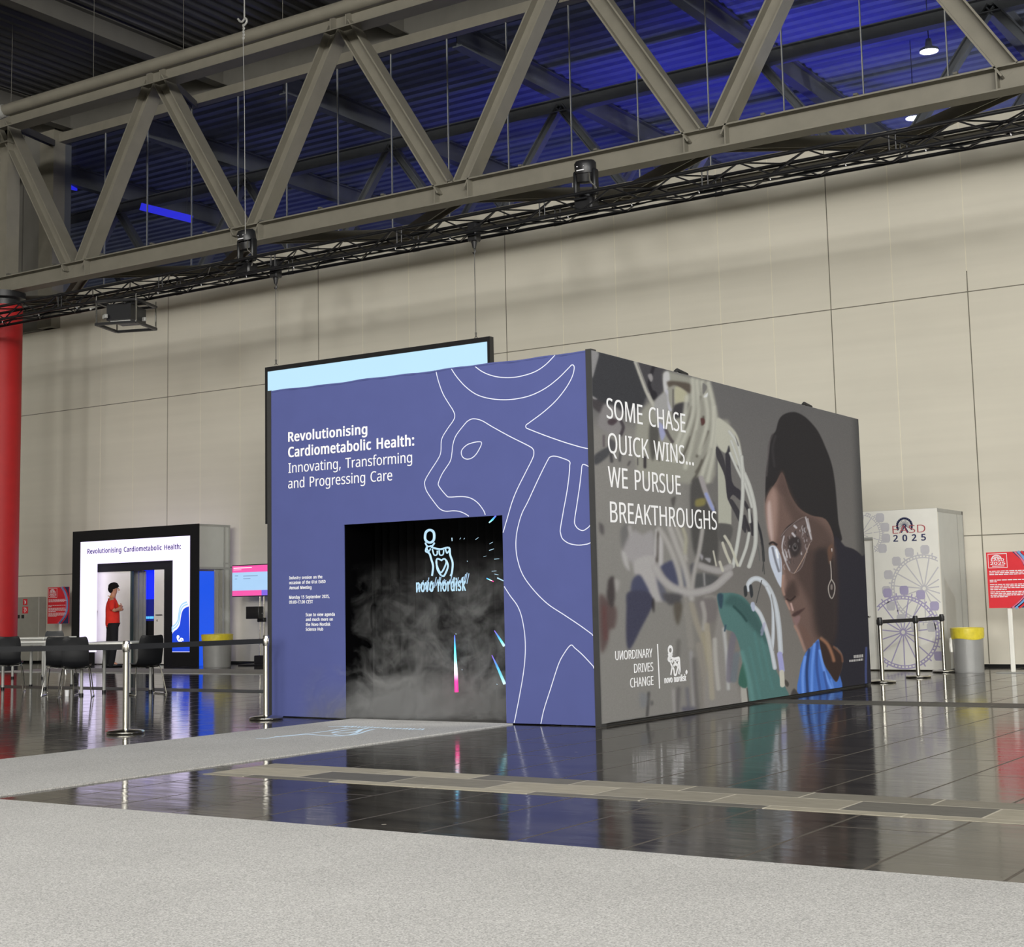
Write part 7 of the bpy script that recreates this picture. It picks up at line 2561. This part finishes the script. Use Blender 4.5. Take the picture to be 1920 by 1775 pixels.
tro = [v(0, 0, 1.0, (.13, .125)), v(.02, -.085, .82, (.115, .112)), v(.035, -.1, .52, .09), v(-.02, -.1, .1, .078), v(-.025, -.1, -.02, .075), v(-.02, .085, .82, (.115, .112)), v(-.05, .1, .52, .09), v(-.14, .1, .1, .078), v(-.142, .1, -.02, .075)]
skin_mesh('trousers', tro, [(0, 1), (1, 2), (2, 3), (3, 4), (0, 5), (5, 6), (6, 7), (7, 8)], M['trousers'], man)
for nm, (x, y) in (('shoe', (.03, -.105)), ('shoe', (-.085, .105))):
    mb = MB()
    rings = []
    for dx, w, hgt in ((-.13, .03, .05), (-.11, .042, .085), (-.04, .045, .09), (.04, .045, .07), (.12, .05, .05), (.17, .04, .04), (.185, .02, .025)):
        rings.append([((x + dx) * S, (y + w * math.cos(a)) * S, (.0 + hgt * (.5 + .5 * math.sin(a))) * S) for a in np.linspace(0, 2 * math.pi, 12, endpoint=False)])
    mb.loft(rings, True, True)
    local(mb, nm, M['black_plastic'], man)
# hair cap, thick and dark, with the nape
mb = MB()
rings = []
for i in range(11):
    a = -math.pi / 2 * .35 + (math.pi / 2 * 1.35) * i / 10
    ring = []
    for k in range(20):
        b = 2 * math.pi * k / 20
        front = max(0, math.cos(b))
        low = 1.675 + .05 * front - .085 * max(0, -math.cos(b) + .1)
        z = 1.705 + .115 * math.sin(a)
        z = max(z, low)
        rr = max(math.cos(a), .05)
        ring.append(((.022 + (.112 + .006 * math.sin(5 * b + i)) * rr * math.cos(b)) * S, (.098 + .006 * math.sin(7 * b)) * rr * math.sin(b) * S, z * S))
    rings.append(ring)
mb.loft(rings, True, True)
mb.ball((-.03 * S, 0, 1.675 * S), .075 * S, .082 * S, .095 * S, 14, 8)
mb.ball((.008 * S, 0, 1.735 * S), .108 * S, .094 * S, .08 * S, 16, 8)
local(mb, 'hair', M['hair'], man)
# nose, ears, eyes, mouth
mb = MB()
mb.tube([(.112 * S, 0, 1.685 * S), (.138 * S, 0, 1.645 * S), (.115 * S, 0, 1.635 * S)], [.01 * S, .017 * S, .012 * S], 8)
for s in (-1, 1):
    mb.ball((.02 * S, s * .083 * S, 1.66 * S), .022 * S, .012 * S, .034 * S, 8, 6)
local(mb, 'nose_and_ears', M['skin'], man)
mb = MB()
for s in (-1, 1):
    mb.ball((.108 * S, s * .034 * S, 1.69 * S), .008 * S, .012 * S, .007 * S, 8, 5)
    mb.tube([(.112 * S, s * .018 * S, 1.708 * S), (.106 * S, s * .052 * S, 1.708 * S)], .005 * S, 6)
local(mb, 'eyes', M['hair'], man)
mb = MB()
mb.tube([(.104 * S, -.025 * S, 1.605 * S), (.116 * S, 0, 1.607 * S), (.104 * S, .025 * S, 1.605 * S)], .006 * S, 6)
local(mb, 'mouth', pm('lips', rgb(160, 92, 84), .5), man)
# hands folded on the arms: palm, four fingers, thumb
for hx_, hy_, hz_, dx_, dy_, dz_ in ((.19, .05, 1.29, -.4, .9, .1), (.2, -.08, 1.23, -.5, -.85, -.05)):
    mb = MB()
    d = Vector((dx_, dy_, dz_)).normalized()
    w = Vector((0, 0, 1))
    c0 = Vector((hx_, hy_, hz_))
    mb.tube([(c0 + d * a) * S for a in (-.01, .03, .075)], [.026 * S, .032 * S, .028 * S], 10)
    for k, L in enumerate((.058, .07, .066, .05)):
        b0 = c0 + d * .07 + w * (-.025 + .0165 * k)
        n_ = Vector((-.6, 0, 0))
        mb.tube([b0 * S, (b0 + d * L * .5) * S, (b0 + d * L * .85 + n_ * .03) * S], [.009 * S, .0085 * S, .007 * S], 7)
    b0 = c0 + d * .02 + w * .028
    mb.tube([b0 * S, (b0 + d * .02 + w * .025) * S, (b0 + d * .045 + w * .035) * S], [.011 * S, .01 * S, .008 * S], 7)
    local(mb, 'hand', M['skin'], man)
mb = MB()
mb.tube([tuple(q * S for q in p) for p in ((-.06, -.1, 1.515), (.05, -.115, 1.45), (.125, -.06, 1.32), (.15, 0, 1.2))], .008 * S, 6)
mb.tube([tuple(q * S for q in p) for p in ((-.06, .1, 1.515), (.05, .115, 1.45), (.125, .06, 1.32), (.15, 0, 1.2))], .008 * S, 6)
mb.tube([tuple(q * S for q in p) for p in ((-.06, -.1, 1.515), (-.1, 0, 1.525), (-.06, .1, 1.515))], .008 * S, 6)
local(mb, 'lanyard', M['lanyard'], man)
